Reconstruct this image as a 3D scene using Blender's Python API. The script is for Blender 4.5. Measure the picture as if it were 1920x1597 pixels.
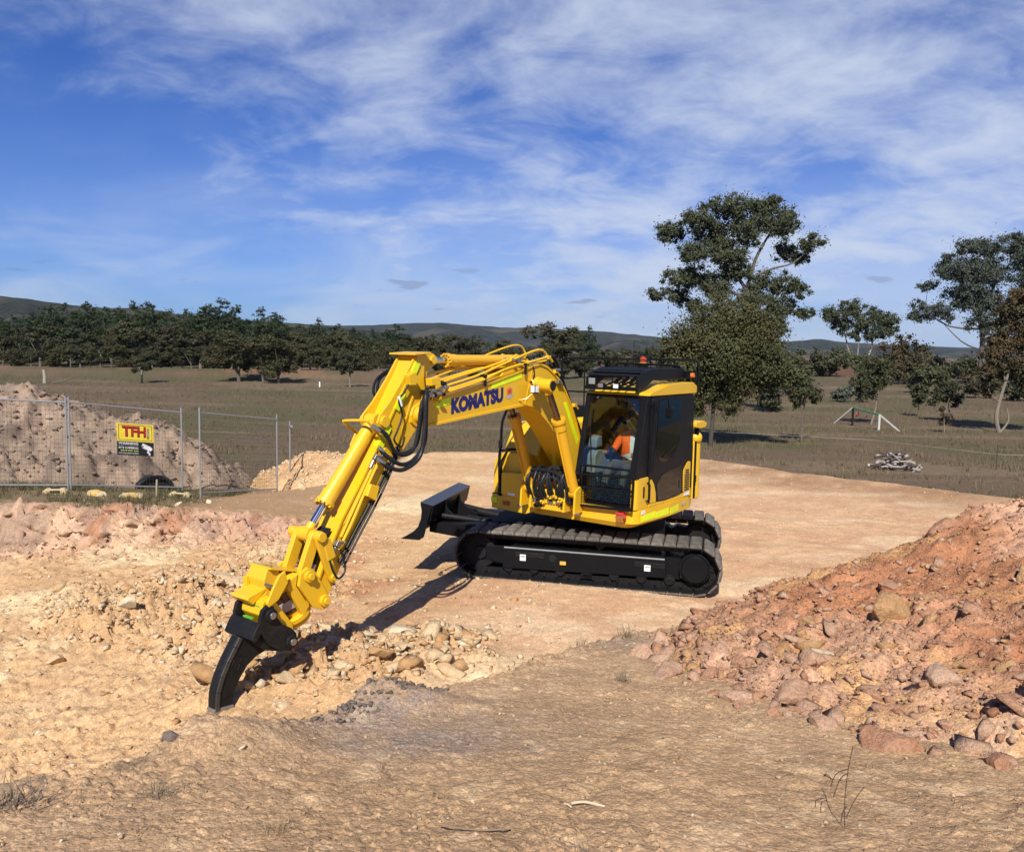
import bpy, bmesh, math, random
import numpy as np
from mathutils import Vector, Matrix

# ------------------------------------------------------------------ scene
for o in list(bpy.data.objects):
    bpy.data.objects.remove(o)
SC = bpy.context.scene
COL = SC.collection
R = math.radians

# ------------------------------------------------------------------ camera
CAM_H = 3.3
def make_camera():
    cd = bpy.data.cameras.new('camera')
    cd.sensor_fit = 'HORIZONTAL'
    cd.sensor_width = 36.0
    cd.lens = 36.0 * 1550.0 / 1920.0
    cd.clip_start = 0.1
    cd.clip_end = 20000
    co = bpy.data.objects.new('camera', cd)
    COL.objects.link(co)
    p, ro = R(5.35), R(1.1)
    fw = Vector((0, math.cos(p), -math.sin(p)))
    r0 = Vector((1, 0, 0))
    u0 = r0.cross(fw)
    r = r0 * math.cos(ro) + u0 * math.sin(ro)
    u = -r0 * math.sin(ro) + u0 * math.cos(ro)
    m = Matrix.Identity(4)
    for i in range(3):
        m[i][0], m[i][1], m[i][2] = r[i], u[i], -fw[i]
    m[2][3] = CAM_H
    co.matrix_world = m
    SC.camera = co
make_camera()

# ------------------------------------------------------------------ sun, sky, exposure
SUN_ELEV = R(42.5)
SUN_DIR = Vector((-0.15, -0.989, 0)).normalized() * math.cos(SUN_ELEV) + Vector((0, 0, math.sin(SUN_ELEV)))
sd = bpy.data.lights.new('sun', 'SUN')
sd.energy = 5.0
sd.angle = R(0.55)
sd.color = (1.0, 0.955, 0.885)
so = bpy.data.objects.new('sun', sd)
so.rotation_euler = SUN_DIR.to_track_quat('Z', 'Y').to_euler()
so.location = (0, -5, 30)
COL.objects.link(so)

VS = SC.view_settings
VS.view_transform = 'Standard'
VS.look = 'None'
VS.exposure = 0.44
VS.gamma = 1.0
VS.use_curve_mapping = False
SC.cycles.max_bounces = 6
SC.cycles.transparent_max_bounces = 12
SC.cycles.use_denoising = True
SC.cycles.caustics_reflective = False
SC.cycles.caustics_refractive = False
SC.cycles.sample_clamp_indirect = 6.0

SKY_TINT = (0.20, 0.385, 0.80, 1)
CLOUD = (4.9, 5.5, 6.7, 1)
def make_world():
    w = bpy.data.worlds.new('World')
    SC.world = w
    w.use_nodes = True
    nt = w.node_tree
    N, Lk = nt.nodes, nt.links
    for n in list(N):
        N.remove(n)
    out = N.new('ShaderNodeOutputWorld')
    bg = N.new('ShaderNodeBackground')
    bg.inputs['Strength'].default_value = 0.095
    sky = N.new('ShaderNodeTexSky')
    sky.sky_type = 'NISHITA'
    sky.sun_disc = False
    sky.sun_elevation = SUN_ELEV
    sky.sun_rotation = math.atan2(SUN_DIR.x, SUN_DIR.y)
    sky.altitude = 700
    sky.air_density = 1.0
    sky.dust_density = 0.3
    sky.ozone_density = 2.2
    def math_(op, a, b=None, clamp=False):
        n = N.new('ShaderNodeMath'); n.operation = op; n.use_clamp = clamp
        for i, v in enumerate((a, b)):
            if v is None: continue
            if isinstance(v, (int, float)): n.inputs[i].default_value = v
            else: Lk.new(v, n.inputs[i])
        return n.outputs[0]
    def rng(v, a, b, c=0.0, d=1.0, smooth=True):
        n = N.new('ShaderNodeMapRange')
        n.interpolation_type = 'SMOOTHSTEP' if smooth else 'LINEAR'
        n.inputs['From Min'].default_value = a; n.inputs['From Max'].default_value = b
        n.inputs['To Min'].default_value = c; n.inputs['To Max'].default_value = d
        Lk.new(v, n.inputs['Value'])
        return n.outputs['Result']
    tc = N.new('ShaderNodeTexCoord')
    sep = N.new('ShaderNodeSeparateXYZ')
    Lk.new(tc.outputs['Generated'], sep.inputs[0])
    X, Y, Z = sep.outputs
    # cloud sheet seen from below: direction projected on a flat layer
    den = math_('MAXIMUM', math_('ADD', Z, 0.30), 0.05)
    cx, cy = math_('DIVIDE', X, den), math_('DIVIDE', Y, den)
    cmb = N.new('ShaderNodeCombineXYZ')
    Lk.new(cx, cmb.inputs[0]); Lk.new(cy, cmb.inputs[1])
    def noise(scale, detail, rough, dist, loc, rot=0, sx=1, sy=1):
        mp = N.new('ShaderNodeMapping')
        mp.inputs['Location'].default_value = (*loc, 0)
        mp.inputs['Rotation'].default_value = (0, 0, rot)
        mp.inputs['Scale'].default_value = (sx, sy, 1)
        Lk.new(cmb.outputs[0], mp.inputs['Vector'])
        n = N.new('ShaderNodeTexNoise')
        n.inputs['Scale'].default_value = scale
        n.inputs['Detail'].default_value = detail
        n.inputs['Roughness'].default_value = rough
        n.inputs['Distortion'].default_value = dist
        Lk.new(mp.outputs[0], n.inputs['Vector'])
        return n.outputs['Fac']
    big = noise(1.1, 2, 0.5, 0.3, (3.1, 0.2), R(35), 0.8, 1.2)
    streak = noise(2.0, 7, 0.56, 0.6, (2.6, 7.7), R(38), 1.0, 1.2)
    puff = noise(5.5, 7, 0.60, 0.6, (9.1, 3.3), R(25), 0.9, 1.15)
    rip = noise(15.0, 4, 0.60, 0.8, (1.1, 5.3), R(30), 0.8, 1.2)
    # denser towards the right of the view, clear towards the upper left
    side = rng(math_('ADD', cx, math_('MULTIPLY', cy, 0.12)), -0.95, 0.75, -0.13, 0.13, False)
    d1 = math_('ADD', math_('ADD', math_('MULTIPLY', big, 0.40), math_('MULTIPLY', streak, 0.62)), side)
    d1 = math_('ADD', d1, math_('MULTIPLY', puff, 0.40))
    d1 = math_('ADD', d1, math_('MULTIPLY', rip, 0.09))
    m1 = rng(d1, 0.615, 1.04, 0.0, 0.92)
    m1 = math_('MULTIPLY', m1, rng(Z, 0.36, 0.80, 1.0, 0.12))
    # thin veil low down
    veil = math_('MULTIPLY', rng(Z, 0.0, 0.30, 0.72, 0.0), rng(math_('ADD', streak, side), 0.26, 0.66, 0.25, 1.0))
    mask = math_('MAXIMUM', m1, veil)
    mask = math_('MULTIPLY', mask, rng(Z, -0.02, 0.02, 0.0, 1.0))
    # small grey fair-weather clouds near the horizon
    mp2 = N.new('ShaderNodeMapping')
    mp2.inputs['Scale'].default_value = (13, 13, 70)
    mp2.inputs['Location'].default_value = (1.3, 0, 0.4)
    Lk.new(tc.outputs['Generated'], mp2.inputs['Vector'])
    n2 = N.new('ShaderNodeTexNoise')
    n2.inputs['Scale'].default_value = 1.0; n2.inputs['Detail'].default_value = 4; n2.inputs['Roughness'].default_value = 0.5
    Lk.new(mp2.outputs[0], n2.inputs['Vector'])
    small = math_('MULTIPLY', rng(n2.outputs['Fac'], 0.64, 0.71, 0.0, 0.42),
                  math_('MULTIPLY', rng(Z, 0.02, 0.03), rng(Z, 0.07, 0.12, 1.0, 0.0)))
    # deep clear-air blue
    tint = N.new('ShaderNodeMix'); tint.data_type = 'RGBA'; tint.blend_type = 'MULTIPLY'
    tint.inputs['Factor'].default_value = 1.0
    Lk.new(sky.outputs[0], tint.inputs[6]); tint.inputs[7].default_value = SKY_TINT
    mx = N.new('ShaderNodeMix'); mx.data_type = 'RGBA'
    Lk.new(mask, mx.inputs['Factor']); Lk.new(tint.outputs[2], mx.inputs[6])
    mx.inputs[7].default_value = CLOUD
    mx2 = N.new('ShaderNodeMix'); mx2.data_type = 'RGBA'
    Lk.new(small, mx2.inputs['Factor']); Lk.new(mx.outputs[2], mx2.inputs[6])
    mx2.inputs[7].default_value = (1.35, 1.6, 2.4, 1)
    Lk.new(mx2.outputs[2], bg.inputs['Color'])
    Lk.new(bg.outputs[0], out.inputs['Surface'])
make_world()

# ------------------------------------------------------------------ object helpers
def link(o, parent=None):
    COL.objects.link(o)
    if parent is not None:
        o.parent = parent
    return o
def tag(o, label=None, cat=None, group=None, kind=None):
    if label: o['label'] = label
    if cat: o['category'] = cat
    if group: o['group'] = group
    if kind: o['kind'] = kind
    return o
def empty(name, loc=(0, 0, 0), rz=0.0, parent=None):
    o = bpy.data.objects.new(name, None)
    o.empty_display_size = 0.2
    o.location = loc
    o.rotation_euler = (0, 0, rz)
    return link(o, parent)
def mesh_np(name, V, F, mats, smooth=False, col=None, midx=None):
    """V (n,3) floats, F (m,k) ints with constant k"""
    me = bpy.data.meshes.new(name)
    V = np.ascontiguousarray(V, dtype=np.float32); F = np.ascontiguousarray(F, dtype=np.int32)
    n, (m, k) = len(V), F.shape
    me.vertices.add(n); me.vertices.foreach_set('co', V.ravel())
    me.loops.add(m * k); me.loops.foreach_set('vertex_index', F.ravel())
    me.polygons.add(m)
    me.polygons.foreach_set('loop_start', np.arange(0, m * k, k, dtype=np.int32))
    me.polygons.foreach_set('loop_total', np.full(m, k, dtype=np.int32))
    if smooth:
        me.polygons.foreach_set('use_smooth', np.ones(m, dtype=bool))
    if midx is not None:
        me.polygons.foreach_set('material_index', np.ascontiguousarray(midx, dtype=np.int32))
    me.update(calc_edges=True)
    if col is not None:
        a = me.color_attributes.new('soil', 'FLOAT_COLOR', 'POINT')
        c4 = np.ones((n, 4), dtype=np.float32); c4[:, :3] = col
        a.data.foreach_set('color', c4.ravel())
    for mt in (mats if isinstance(mats, (list, tuple)) else [mats]):
        me.materials.append(mt)
    return me

class MB:
    """collects boxes, prisms, tubes ... into one mesh"""
    def __init__(s):
        s.v, s.f, s.m = [], [], []
        s.mi = 0
    def add(s, verts, faces):
        b = len(s.v)
        s.v += [tuple(p) for p in verts]
        s.f += [tuple(b + i for i in f) for f in faces]
        s.m += [s.mi] * len(faces)
        return s
    def box(s, c, d, rot=None):
        hx, hy, hz = d[0] / 2, d[1] / 2, d[2] / 2
        P = [Vector((x * hx, y * hy, z * hz)) for x in (-1, 1) for y in (-1, 1) for z in (-1, 1)]
        if rot is not None: P = [rot @ p for p in P]
        c = Vector(c)
        return s.add([p + c for p in P], [(0, 1, 3, 2), (4, 6, 7, 5), (0, 4, 5, 1), (2, 3, 7, 6), (0, 2, 6, 4), (1, 5, 7, 3)])
    def beam(s, a, b, w, h, up=(0, 0, 1)):
        a, b = Vector(a), Vector(b)
        d = b - a
        x = d.normalized(); z = Vector(up); y = z.cross(x)
        if y.length < 1e-4: y = Vector((0, 1, 0)).cross(x)
        y.normalize(); z = x.cross(y)
        rot = Matrix((x, y, z)).transposed()
        return s.box((a + b) / 2, (d.length, w, h), rot)
    def prism(s, prof, l0, l1, axis='y'):
        """profile in (x,z) extruded along y (or (y,z) along x, (x,y) along z)"""
        n = len(prof)
        area = sum(prof[i][0] * prof[(i + 1) % n][1] - prof[(i + 1) % n][0] * prof[i][1] for i in range(n))
        if area < 0: prof = prof[::-1]
        def mk(p, l):
            return {'y': (p[0], l, p[1]), 'x': (l, p[0], p[1]), 'z': (p[0], p[1], l)}[axis]
        V = [mk(p, l0) for p in prof] + [mk(p, l1) for p in prof]
        F = [tuple(range(n)), tuple(range(2 * n - 1, n - 1, -1))]
        F += [(i, n + i, n + (i + 1) % n, (i + 1) % n) for i in range(n)]
        F = [f[::-1] for f in F] if axis in ('x', 'z') else F
        return s.add(V, F)
    def cyl(s, a, b, r, n=16, r2=None, caps=True):
        a, b = Vector(a), Vector(b)
        r2 = r if r2 is None else r2
        z = (b - a).normalized()
        x = z.orthogonal().normalized(); y = z.cross(x)
        V = []
        for c, rr in ((a, r), (b, r2)):
            for i in range(n):
                t = 2 * math.pi * i / n
                V.append(c + (x * math.cos(t) + y * math.sin(t)) * rr)
        F = [(i, (i + 1) % n, n + (i + 1) % n, n + i) for i in range(n)]
        if caps: F += [tuple(range(n - 1, -1, -1)), tuple(range(n, 2 * n))]
        return s.add(V, F)
    def tube(s, path, r, n=8, closed=False, smooth=0, radii=None):
        P = [Vector(p) for p in path]
        if smooth: P = catmull(P, smooth, closed)
        m = len(P)
        V, F = [], []
        prev = None
        for i in range(m):
            if closed: t = P[(i + 1) % m] - P[i - 1]
            else: t = P[min(i + 1, m - 1)] - P[max(i - 1, 0)]
            if t.length < 1e-9: t = Vector((0, 0, 1))
            t.normalize()
            if prev is None: x = t.orthogonal().normalized()
            else:
                x = prev - t * prev.dot(t)
                x = x.normalized() if x.length > 1e-6 else t.orthogonal().normalized()
            prev = x
            y = t.cross(x)
            rr = r if radii is None else radii[min(int(i * len(radii) / m), len(radii) - 1)] if len(radii) != m else radii[i]
            for k in range(n):
                a = 2 * math.pi * k / n
                V.append(P[i] + (x * math.cos(a) + y * math.sin(a)) * rr)
        for i in range(m if closed else m - 1):
            j = (i + 1) % m
            for k in range(n):
                k2 = (k + 1) % n
                F.append((i * n + k, i * n + k2, j * n + k2, j * n + k))
        if not closed:
            F.append(tuple(range(n - 1, -1, -1)))
            F.append(tuple((m - 1) * n + k for k in range(n)))
        return s.add(V, F)
    def sphere(s, c, r, n=12, sc=(1, 1, 1)):
        c = Vector(c); V = []; F = []
        h = n // 2
        for i in range(h + 1):
            ph = math.pi * i / h
            for k in range(n):
                th = 2 * math.pi * k / n
                V.append(c + Vector((math.sin(ph) * math.cos(th) * r * sc[0], math.sin(ph) * math.sin(th) * r * sc[1], math.cos(ph) * r * sc[2])))
        for i in range(h):
            for k in range(n):
                k2 = (k + 1) % n
                F.append((i * n + k, (i + 1) * n + k, (i + 1) * n + k2, i * n + k2))
        return s.add(V, F)
    def build(s, name, mats, parent=None, bevel=0.0, smooth=True, angle=35, seg=2):
        me = bpy.data.meshes.new(name)
        me.from_pydata(s.v, [], s.f)
        for mt in (mats if isinstance(mats, (list, tuple)) else [mats]):
            me.materials.append(mt)
        if any(s.m): me.polygons.foreach_set('material_index', s.m)
        bm = bmesh.new(); bm.from_mesh(me)
        bmesh.ops.recalc_face_normals(bm, faces=bm.faces)
        bm.to_mesh(me); bm.free()
        if smooth:
            me.polygons.foreach_set('use_smooth', [True] * len(me.polygons))
            me.set_sharp_from_angle(angle=R(angle))
        me.update()
        o = bpy.data.objects.new(name, me)
        if bevel:
            b = o.modifiers.new('bevel', 'BEVEL')
            b.width = bevel; b.segments = seg; b.limit_method = 'ANGLE'; b.angle_limit = R(30)
            b.harden_normals = True
        return link(o, parent)
def catmull(P, k, closed=False):
    out = []
    n = len(P)
    g = (lambda i: P[i % n]) if closed else (lambda i: P[max(0, min(n - 1, i))])
    for i in range(n if closed else n - 1):
        p0, p1, p2, p3 = g(i - 1), g(i), g(i + 1), g(i + 2)
        for j in range(k):
            t = j / k
            out.append(0.5 * ((2 * p1) + (p2 - p0) * t + (2 * p0 - 5 * p1 + 4 * p2 - p3) * t * t + (3 * p1 - p0 - 3 * p2 + p3) * t ** 3))
    if not closed: out.append(P[-1])
    return out

# ------------------------------------------------------------------ materials
class NT:
    def __init__(s, name):
        s.mat = bpy.data.materials.new(name)
        s.mat.use_nodes = True
        s.nt = s.mat.node_tree
        s.N, s.L = s.nt.nodes, s.nt.links
        s.b = s.N['Principled BSDF']
        s.out = s.N['Material Output']
    def n(s, t, **kw):
        nd = s.N.new(t)
        for k, v in kw.items(): setattr(nd, k, v)
        return nd
    def put(s, sock, v):
        if hasattr(v, 'is_output') or isinstance(v, bpy.types.NodeSocket): s.L.new(v, sock)
        elif isinstance(v, (tuple, list)) and len(v) == 3 and sock.type == 'RGBA': sock.default_value = (*v, 1)
        else: sock.default_value = v
    def noise(s, scale, detail=4, rough=0.55, vec=None, dist=0.0):
        nd = s.n('ShaderNodeTexNoise')
        nd.inputs['Scale'].default_value = scale; nd.inputs['Detail'].default_value = detail
        nd.inputs['Roughness'].default_value = rough; nd.inputs['Distortion'].default_value = dist
        if vec is not None: s.L.new(vec, nd.inputs['Vector'])
        return nd.outputs['Fac']
    def voro(s, scale, vec=None, feature='F1', out='Distance', rnd=1.0):
        nd = s.n('ShaderNodeTexVoronoi', feature=feature)
        nd.inputs['Scale'].default_value = scale
        nd.inputs['Randomness'].default_value = rnd
        if vec is not None: s.L.new(vec, nd.inputs['Vector'])
        return nd.outputs[out]
    def rng(s, v, a, b, c=0.0, d=1.0):
        nd = s.n('ShaderNodeMapRange')
        s.L.new(v, nd.inputs['Value'])
        for k, x in zip(('From Min', 'From Max', 'To Min', 'To Max'), (a, b, c, d)): nd.inputs[k].default_value = x
        return nd.outputs['Result']
    def mix(s, f, a, b, mode='MIX'):
        nd = s.n('ShaderNodeMix', data_type='RGBA', blend_type=mode)
        s.put(nd.inputs[0], f); s.put(nd.inputs[6], a); s.put(nd.inputs[7], b)
        return nd.outputs[2]
    def math(s, op, a, b=0.0):
        nd = s.n('ShaderNodeMath', operation=op)
        s.put(nd.inputs[0], a); s.put(nd.inputs[1], b)
        return nd.outputs[0]
    def obj(s):
        return s.n('ShaderNodeTexCoord').outputs['Object']
    def bump(s, h, strength=0.3, dist=0.02, normal=None):
        nd = s.n('ShaderNodeBump')
        nd.inputs['Strength'].default_value = strength; nd.inputs['Distance'].default_value = dist
        s.L.new(h, nd.inputs['Height'])
        if normal is not None: s.L.new(normal, nd.inputs['Normal'])
        return nd.outputs['Normal']
    def set(s, **kw):
        names = dict(color='Base Color', rough='Roughness', metal='Metallic', normal='Normal', spec='Specular IOR Level',
                     emit='Emission Color', emit_s='Emission Strength', alpha='Alpha', trans='Transmission Weight', coat='Coat Weight')
        for k, v in kw.items(): s.put(s.b.inputs[names[k]], v)
        return s.mat

def paint(name, col, rough=0.35, dust=0.10, dcol=(0.45, 0.30, 0.17), spec=0.5, metal=0.0, wear=0.12):
    t = NT(name)
    o = t.obj()
    n1 = t.noise(3.0, 5, 0.6, o)
    n2 = t.noise(38.0, 4, 0.6, o)
    c = t.mix(t.rng(n1, 0.35, 0.75, 0.0, wear), col, tuple(x * 0.72 for x in col))
    d = t.math('MULTIPLY', t.rng(n1, 0.42, 0.72), t.rng(n2, 0.40, 0.70))
    c = t.mix(t.math('MULTIPLY', d, dust), c, dcol)
    t.set(color=c, rough=t.rng(n2, 0.3, 0.7, rough - 0.06, rough + 0.12), spec=spec, metal=metal,
          normal=t.bump(n1, 0.04, 0.02))
    return t.mat
def plain(name, col, rough=0.5, metal=0.0, spec=0.5, **kw):
    t = NT(name)
    n = t.noise(9, 3, 0.5, t.obj())
    c = t.mix(t.rng(n, 0.3, 0.7), tuple(x * 0.88 for x in col), tuple(min(1, x * 1.08) for x in col))
    return t.set(color=c, rough=rough, metal=metal, spec=spec, **kw)

YEL = paint('yellow_paint', (0.71, 0.415, 0.010), 0.32, 0.34, wear=0.14)
YEL2 = paint('cylinder_yellow', (0.69, 0.365, 0.012), 0.34, 0.22, wear=0.10)
BLK = paint('black_paint', (0.006, 0.0065, 0.008), 0.36, 0.03, (0.20, 0.15, 0.10), spec=0.14, wear=0.1)
BLKD = paint('dusty_black', (0.010, 0.010, 0.011), 0.48, 0.16, (0.15, 0.11, 0.08), spec=0.16)
STEEL = plain('bare_steel', (0.35, 0.34, 0.33), 0.38, 0.9)
CHROME = plain('chrome_rod', (0.62, 0.64, 0.68), 0.10, 1.0)
RODD = plain('oiled_rod', (0.20, 0.13, 0.085), 0.25, 0.9)
HOSE = paint('hose_rubber', (0.010, 0.011, 0.013), 0.42, 0.10, (0.15, 0.13, 0.11), spec=0.25)
FLUO = plain('fluorescent_strip', (0.74, 0.84, 0.01), 0.5)
NAVY = plain('navy_lettering', (0.012, 0.010, 0.11), 0.45)
RED = plain('red_decal', (0.55, 0.03, 0.03), 0.5)
WHITE = plain('white_decal', (0.75, 0.75, 0.74), 0.5)
GREYD = plain('grey_decal', (0.33, 0.31, 0.30), 0.5)
ORNG = plain('orange_plastic', (0.62, 0.16, 0.02), 0.5)
LENS = plain('lamp_lens', (0.72, 0.73, 0.78), 0.18)
GREENP = plain('green_paint', (0.10, 0.34, 0.03), 0.5)
GALV = paint('galvanised_steel', (0.34, 0.35, 0.35), 0.42, 0.25, (0.30, 0.25, 0.20), metal=0.55)
def rubber_pad():
    t = NT('dusty_rubber_pad')
    o = t.obj()
    geo = t.n('ShaderNodeObjectInfo').outputs['Random']
    n1 = t.noise(9, 5, 0.65, o); n2 = t.noise(60, 3, 0.6, o)
    d = t.math('MULTIPLY', t.rng(n1, 0.22, 0.58), t.rng(geo, 0.0, 1.0, 0.45, 1.0))
    c = t.mix(d, (0.024, 0.023, 0.022), (0.19, 0.165, 0.135))
    t.set(color=c, rough=0.85, spec=0.25, normal=t.bump(n2, 0.35, 0.01))
    return t.mat
PAD = rubber_pad()
def glass(name, tint, gloss=0.10, dark=0.0):
    t = NT(name)
    tr = t.n('ShaderNodeBsdfTransparent'); tr.inputs[0].default_value = (*tint, 1)
    gl = t.n('ShaderNodeBsdfGlossy'); gl.inputs['Roughness'].default_value = 0.03
    gl.inputs['Color'].default_value = (0.9, 0.93, 1, 1)
    fr = t.n('ShaderNodeFresnel'); fr.inputs['IOR'].default_value = 1.5
    mx = t.n('ShaderNodeMixShader')
    t.L.new(t.math('ADD', fr.outputs[0], gloss), mx.inputs[0])
    t.L.new(tr.outputs[0], mx.inputs[1]); t.L.new(gl.outputs[0], mx.inputs[2])
    t.L.new(mx.outputs[0], t.out.inputs['Surface'])
    return t.mat
GLASS = glass('cab_glass', (0.90, 0.93, 0.91), 0.0)
GLASSD = glass('tinted_glass', (0.30, 0.32, 0.31), 0.0)
# ------------------------------------------------------------------ numeric noise
def _h(ix, iy, seed):
    h = (ix.astype(np.int64) * 374761393 + iy.astype(np.int64) * 668265263 + seed * 1274126177) & 0xFFFFFFFF
    h = ((h ^ (h >> 13)) * 1274126177) & 0xFFFFFFFF
    h = (h ^ (h >> 16)) & 0xFFFFFFFF
    return h.astype(np.float64) / 4294967295.0
def vnoise(x, y, seed=0):
    ix, iy = np.floor(x), np.floor(y)
    fx, fy = x - ix, y - iy
    ix = ix.astype(np.int64); iy = iy.astype(np.int64)
    ux = fx * fx * fx * (fx * (fx * 6 - 15) + 10); uy = fy * fy * fy * (fy * (fy * 6 - 15) + 10)
    a, b = _h(ix, iy, seed), _h(ix + 1, iy, seed)
    c, d = _h(ix, iy + 1, seed), _h(ix + 1, iy + 1, seed)
    return (a + (b - a) * ux) * (1 - uy) + (c + (d - c) * ux) * uy
def fbm(x, y, seed=0, oct=4, gain=0.5, lac=2.03):
    s = 0; a = 1; t = 0
    for i in range(oct):
        s = s + a * vnoise(x, y, seed + i * 17); t += a
        x = x * lac + 13.7; y = y * lac + 7.1; a *= gain
    return s / t
def worley(x, y, seed=0):
    """distance to the nearest and second cell point, and the cell's random value"""
    ix, iy = np.floor(x).astype(np.int64), np.floor(y).astype(np.int64)
    f1 = np.full(x.shape, 9.0); f2 = np.full(x.shape, 9.0); cid = np.zeros(x.shape)
    for dx in (-1, 0, 1):
        for dy in (-1, 0, 1):
            jx, jy = ix + dx, iy + dy
            px, py = jx + _h(jx, jy, seed), jy + _h(jx, jy, seed + 5)
            d = np.hypot(px - x, py - y)
            r = _h(jx, jy, seed + 9)
            near = d < f1
            f2 = np.where(near, f1, np.minimum(f2, d))
            cid = np.where(near, r, cid)
            f1 = np.where(near, d, f1)
    return f1, f2, cid
def slabs(x, y, seed=0, tilt=.9, crack=.25):
    """broken plates: each cell its own height and tilt, dark joints between"""
    ix, iy = np.floor(x).astype(np.int64), np.floor(y).astype(np.int64)
    f1 = np.full(x.shape, 9.0); f2 = np.full(x.shape, 9.0); h = np.zeros(x.shape)
    for dx in (-1, 0, 1):
        for dy in (-1, 0, 1):
            jx, jy = ix + dx, iy + dy
            ox, oy = x - jx - _h(jx, jy, seed), y - jy - _h(jx, jy, seed + 5)
            d = np.abs(ox) * .6 + np.abs(oy) * .5 + .55 * np.hypot(ox, oy)
            near = d < f1
            f2 = np.where(near, f1, np.minimum(f2, d))
            hh = _h(jx, jy, seed + 9) ** 1.5 + tilt * (ox * (_h(jx, jy, seed + 11) - .5) + oy * (_h(jx, jy, seed + 13) - .5))
            h = np.where(near, hh, h)
            f1 = np.where(near, d, f1)
    return h - crack * np.exp(-((f2 - f1) / .10) ** 2)
def sstep(a, b, v):
    t = np.clip((v - a) / (b - a), 0, 1)
    return t * t * (3 - 2 * t)
class RBF:
    """smooth surface through measured spot heights"""
    def __init__(s, pts, soft=0.6):
        P = np.array(pts, float)
        s.p = P[:, :2]; s.soft = soft
        D = np.sqrt(((s.p[:, None] - s.p[None]) ** 2).sum(-1) + soft * soft)
        n = len(P)
        A = np.zeros((n + 1, n + 1)); A[:n, :n] = D; A[:n, n] = 1; A[n, :n] = 1
        s.w = np.linalg.solve(A, np.append(P[:, 2], 0))
    def __call__(s, x, y):
        r = np.full(x.shape, s.w[-1])
        for (px, py), w in zip(s.p, s.w):
            r = r + w * np.sqrt((x - px) ** 2 + (y - py) ** 2 + s.soft ** 2)
        return r
def poly_sd(x, y, poly):
    """signed distance to an open polyline (positive on its left-hand side)"""
    best = np.full(x.shape, 1e9); sg = np.zeros(x.shape)
    for (ax, ay), (bx, by) in zip(poly[:-1], poly[1:]):
        dx, dy = bx - ax, by - ay
        t = np.clip(((x - ax) * dx + (y - ay) * dy) / (dx * dx + dy * dy), 0, 1)
        d = np.hypot(x - ax - t * dx, y - ay - t * dy)
        cr = dx * (y - ay) - dy * (x - ax)
        upd = d < best
        best = np.where(upd, d, best); sg = np.where(upd, np.sign(cr), sg)
    return best * sg

# ------------------------------------------------------------------ terrain heights (pad under the excavator = 0)
PIT = RBF([
    (1.4, 12.5, 0), (-.4, 11.6, 0), (2.7, 10.85, 0), (3.3, 12.8, 0), (4, 14, 0), (0.4, 14.5, 0), (6, 16, 0), (1, 18, 0), (5, 20, 0), (9, 18, -.02),
    (-1, 22, 0.0), (4, 23, 0), (3, 9.5, .02), (1.6, 9, .02), (6, 11, 0), (9, 13, 0), (-2.5, 18, -.1), (-4, 20.5, -.1),
    (-1.6, 12.7, -.24), (-1.9, 14, -.22), (-1.0, 10.4, -.05), (-2.5, 7.0, -.04), (-1.4, 8.4, .0), (-2.6, 8.8, -.16), (-.6, 7.8, 0), (0.4, 7.3, 0),
    (-3.4, 7.6, -.25), (-4.2, 6.5, -.35), (-5, 9, -.48), (-3.6, 10.2, -.28), (-6.5, 11, -.6), (-5, 12.6, -.38), (-3.4, 13, -.3), (-7.5, 13, -.68), (-9.5, 12.4, -.75), (-8, 9, -.6),
    (-9.4, 14.8, -.72), (-6.4, 15.0, -.62), (-5.0, 15.5, -.5), (-3.6, 15.6, -.32), (-12, 14, -.8), (-12, 10, -.7), (-4, 4, -.4), (-1, 5, -.1), (-7, 5, -.5), (0, 2, -.1), (4, 5, 0)], 0.5)
TER = RBF([   # terrace with the temporary fence, left
    (-9.9, 16.0, .06), (-7.7, 16.8, -.02), (-5.7, 17.2, -.20), (-4.2, 16.4, -.26), (-3.2, 17, -.22), (-9.9, 18.4, -.08), (-8.1, 20.3, -.42), (-7.1, 18.8, -.29),
    (-6.2, 21.7, -.62), (-6.5, 24, -.9), (-13, 17, .15), (-13, 15, .2), (-20, 16, .2), (-11, 22, -.5), (-20, 24, -.6), (-4.2, 21, -.2)], 0.5)
BANK_EDGE = [(-9, 2.0), (-4, 2.75), (-1.98, 2.95), (-1.66, 3.1), (-1.5, 3.45), (-1.33, 3.62), (-1.02, 3.85), (-.74, 4.2), (-.45, 4.5), (.12, 5.45), (.6, 6.35), (1.08, 6.95), (1.6, 7.3), (3, 8.0), (5, 8.6), (9, 9.2), (16, 10)]
CUT_EDGE = [(-22, 15.4), (-13, 15.2), (-9.7, 15.45), (-7.2, 15.9), (-5.5, 16.4), (-4.2, 16.1), (-3.0, 16.3)]
RIM = [(-30, 25), (-12, 25.0), (-9.4, 23.0), (-7.9, 24.6), (-6.6, 25.4), (-1.0, 26.4), (5.9, 25.4), (7.9, 22.8), (11.2, 19.6), (11.9, 19.1), (20, 15), (34, 8)]
def bank_z(x, y):
    return 1.7 - .19 * (y - 2.6) + 0.02 * x * 0
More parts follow.
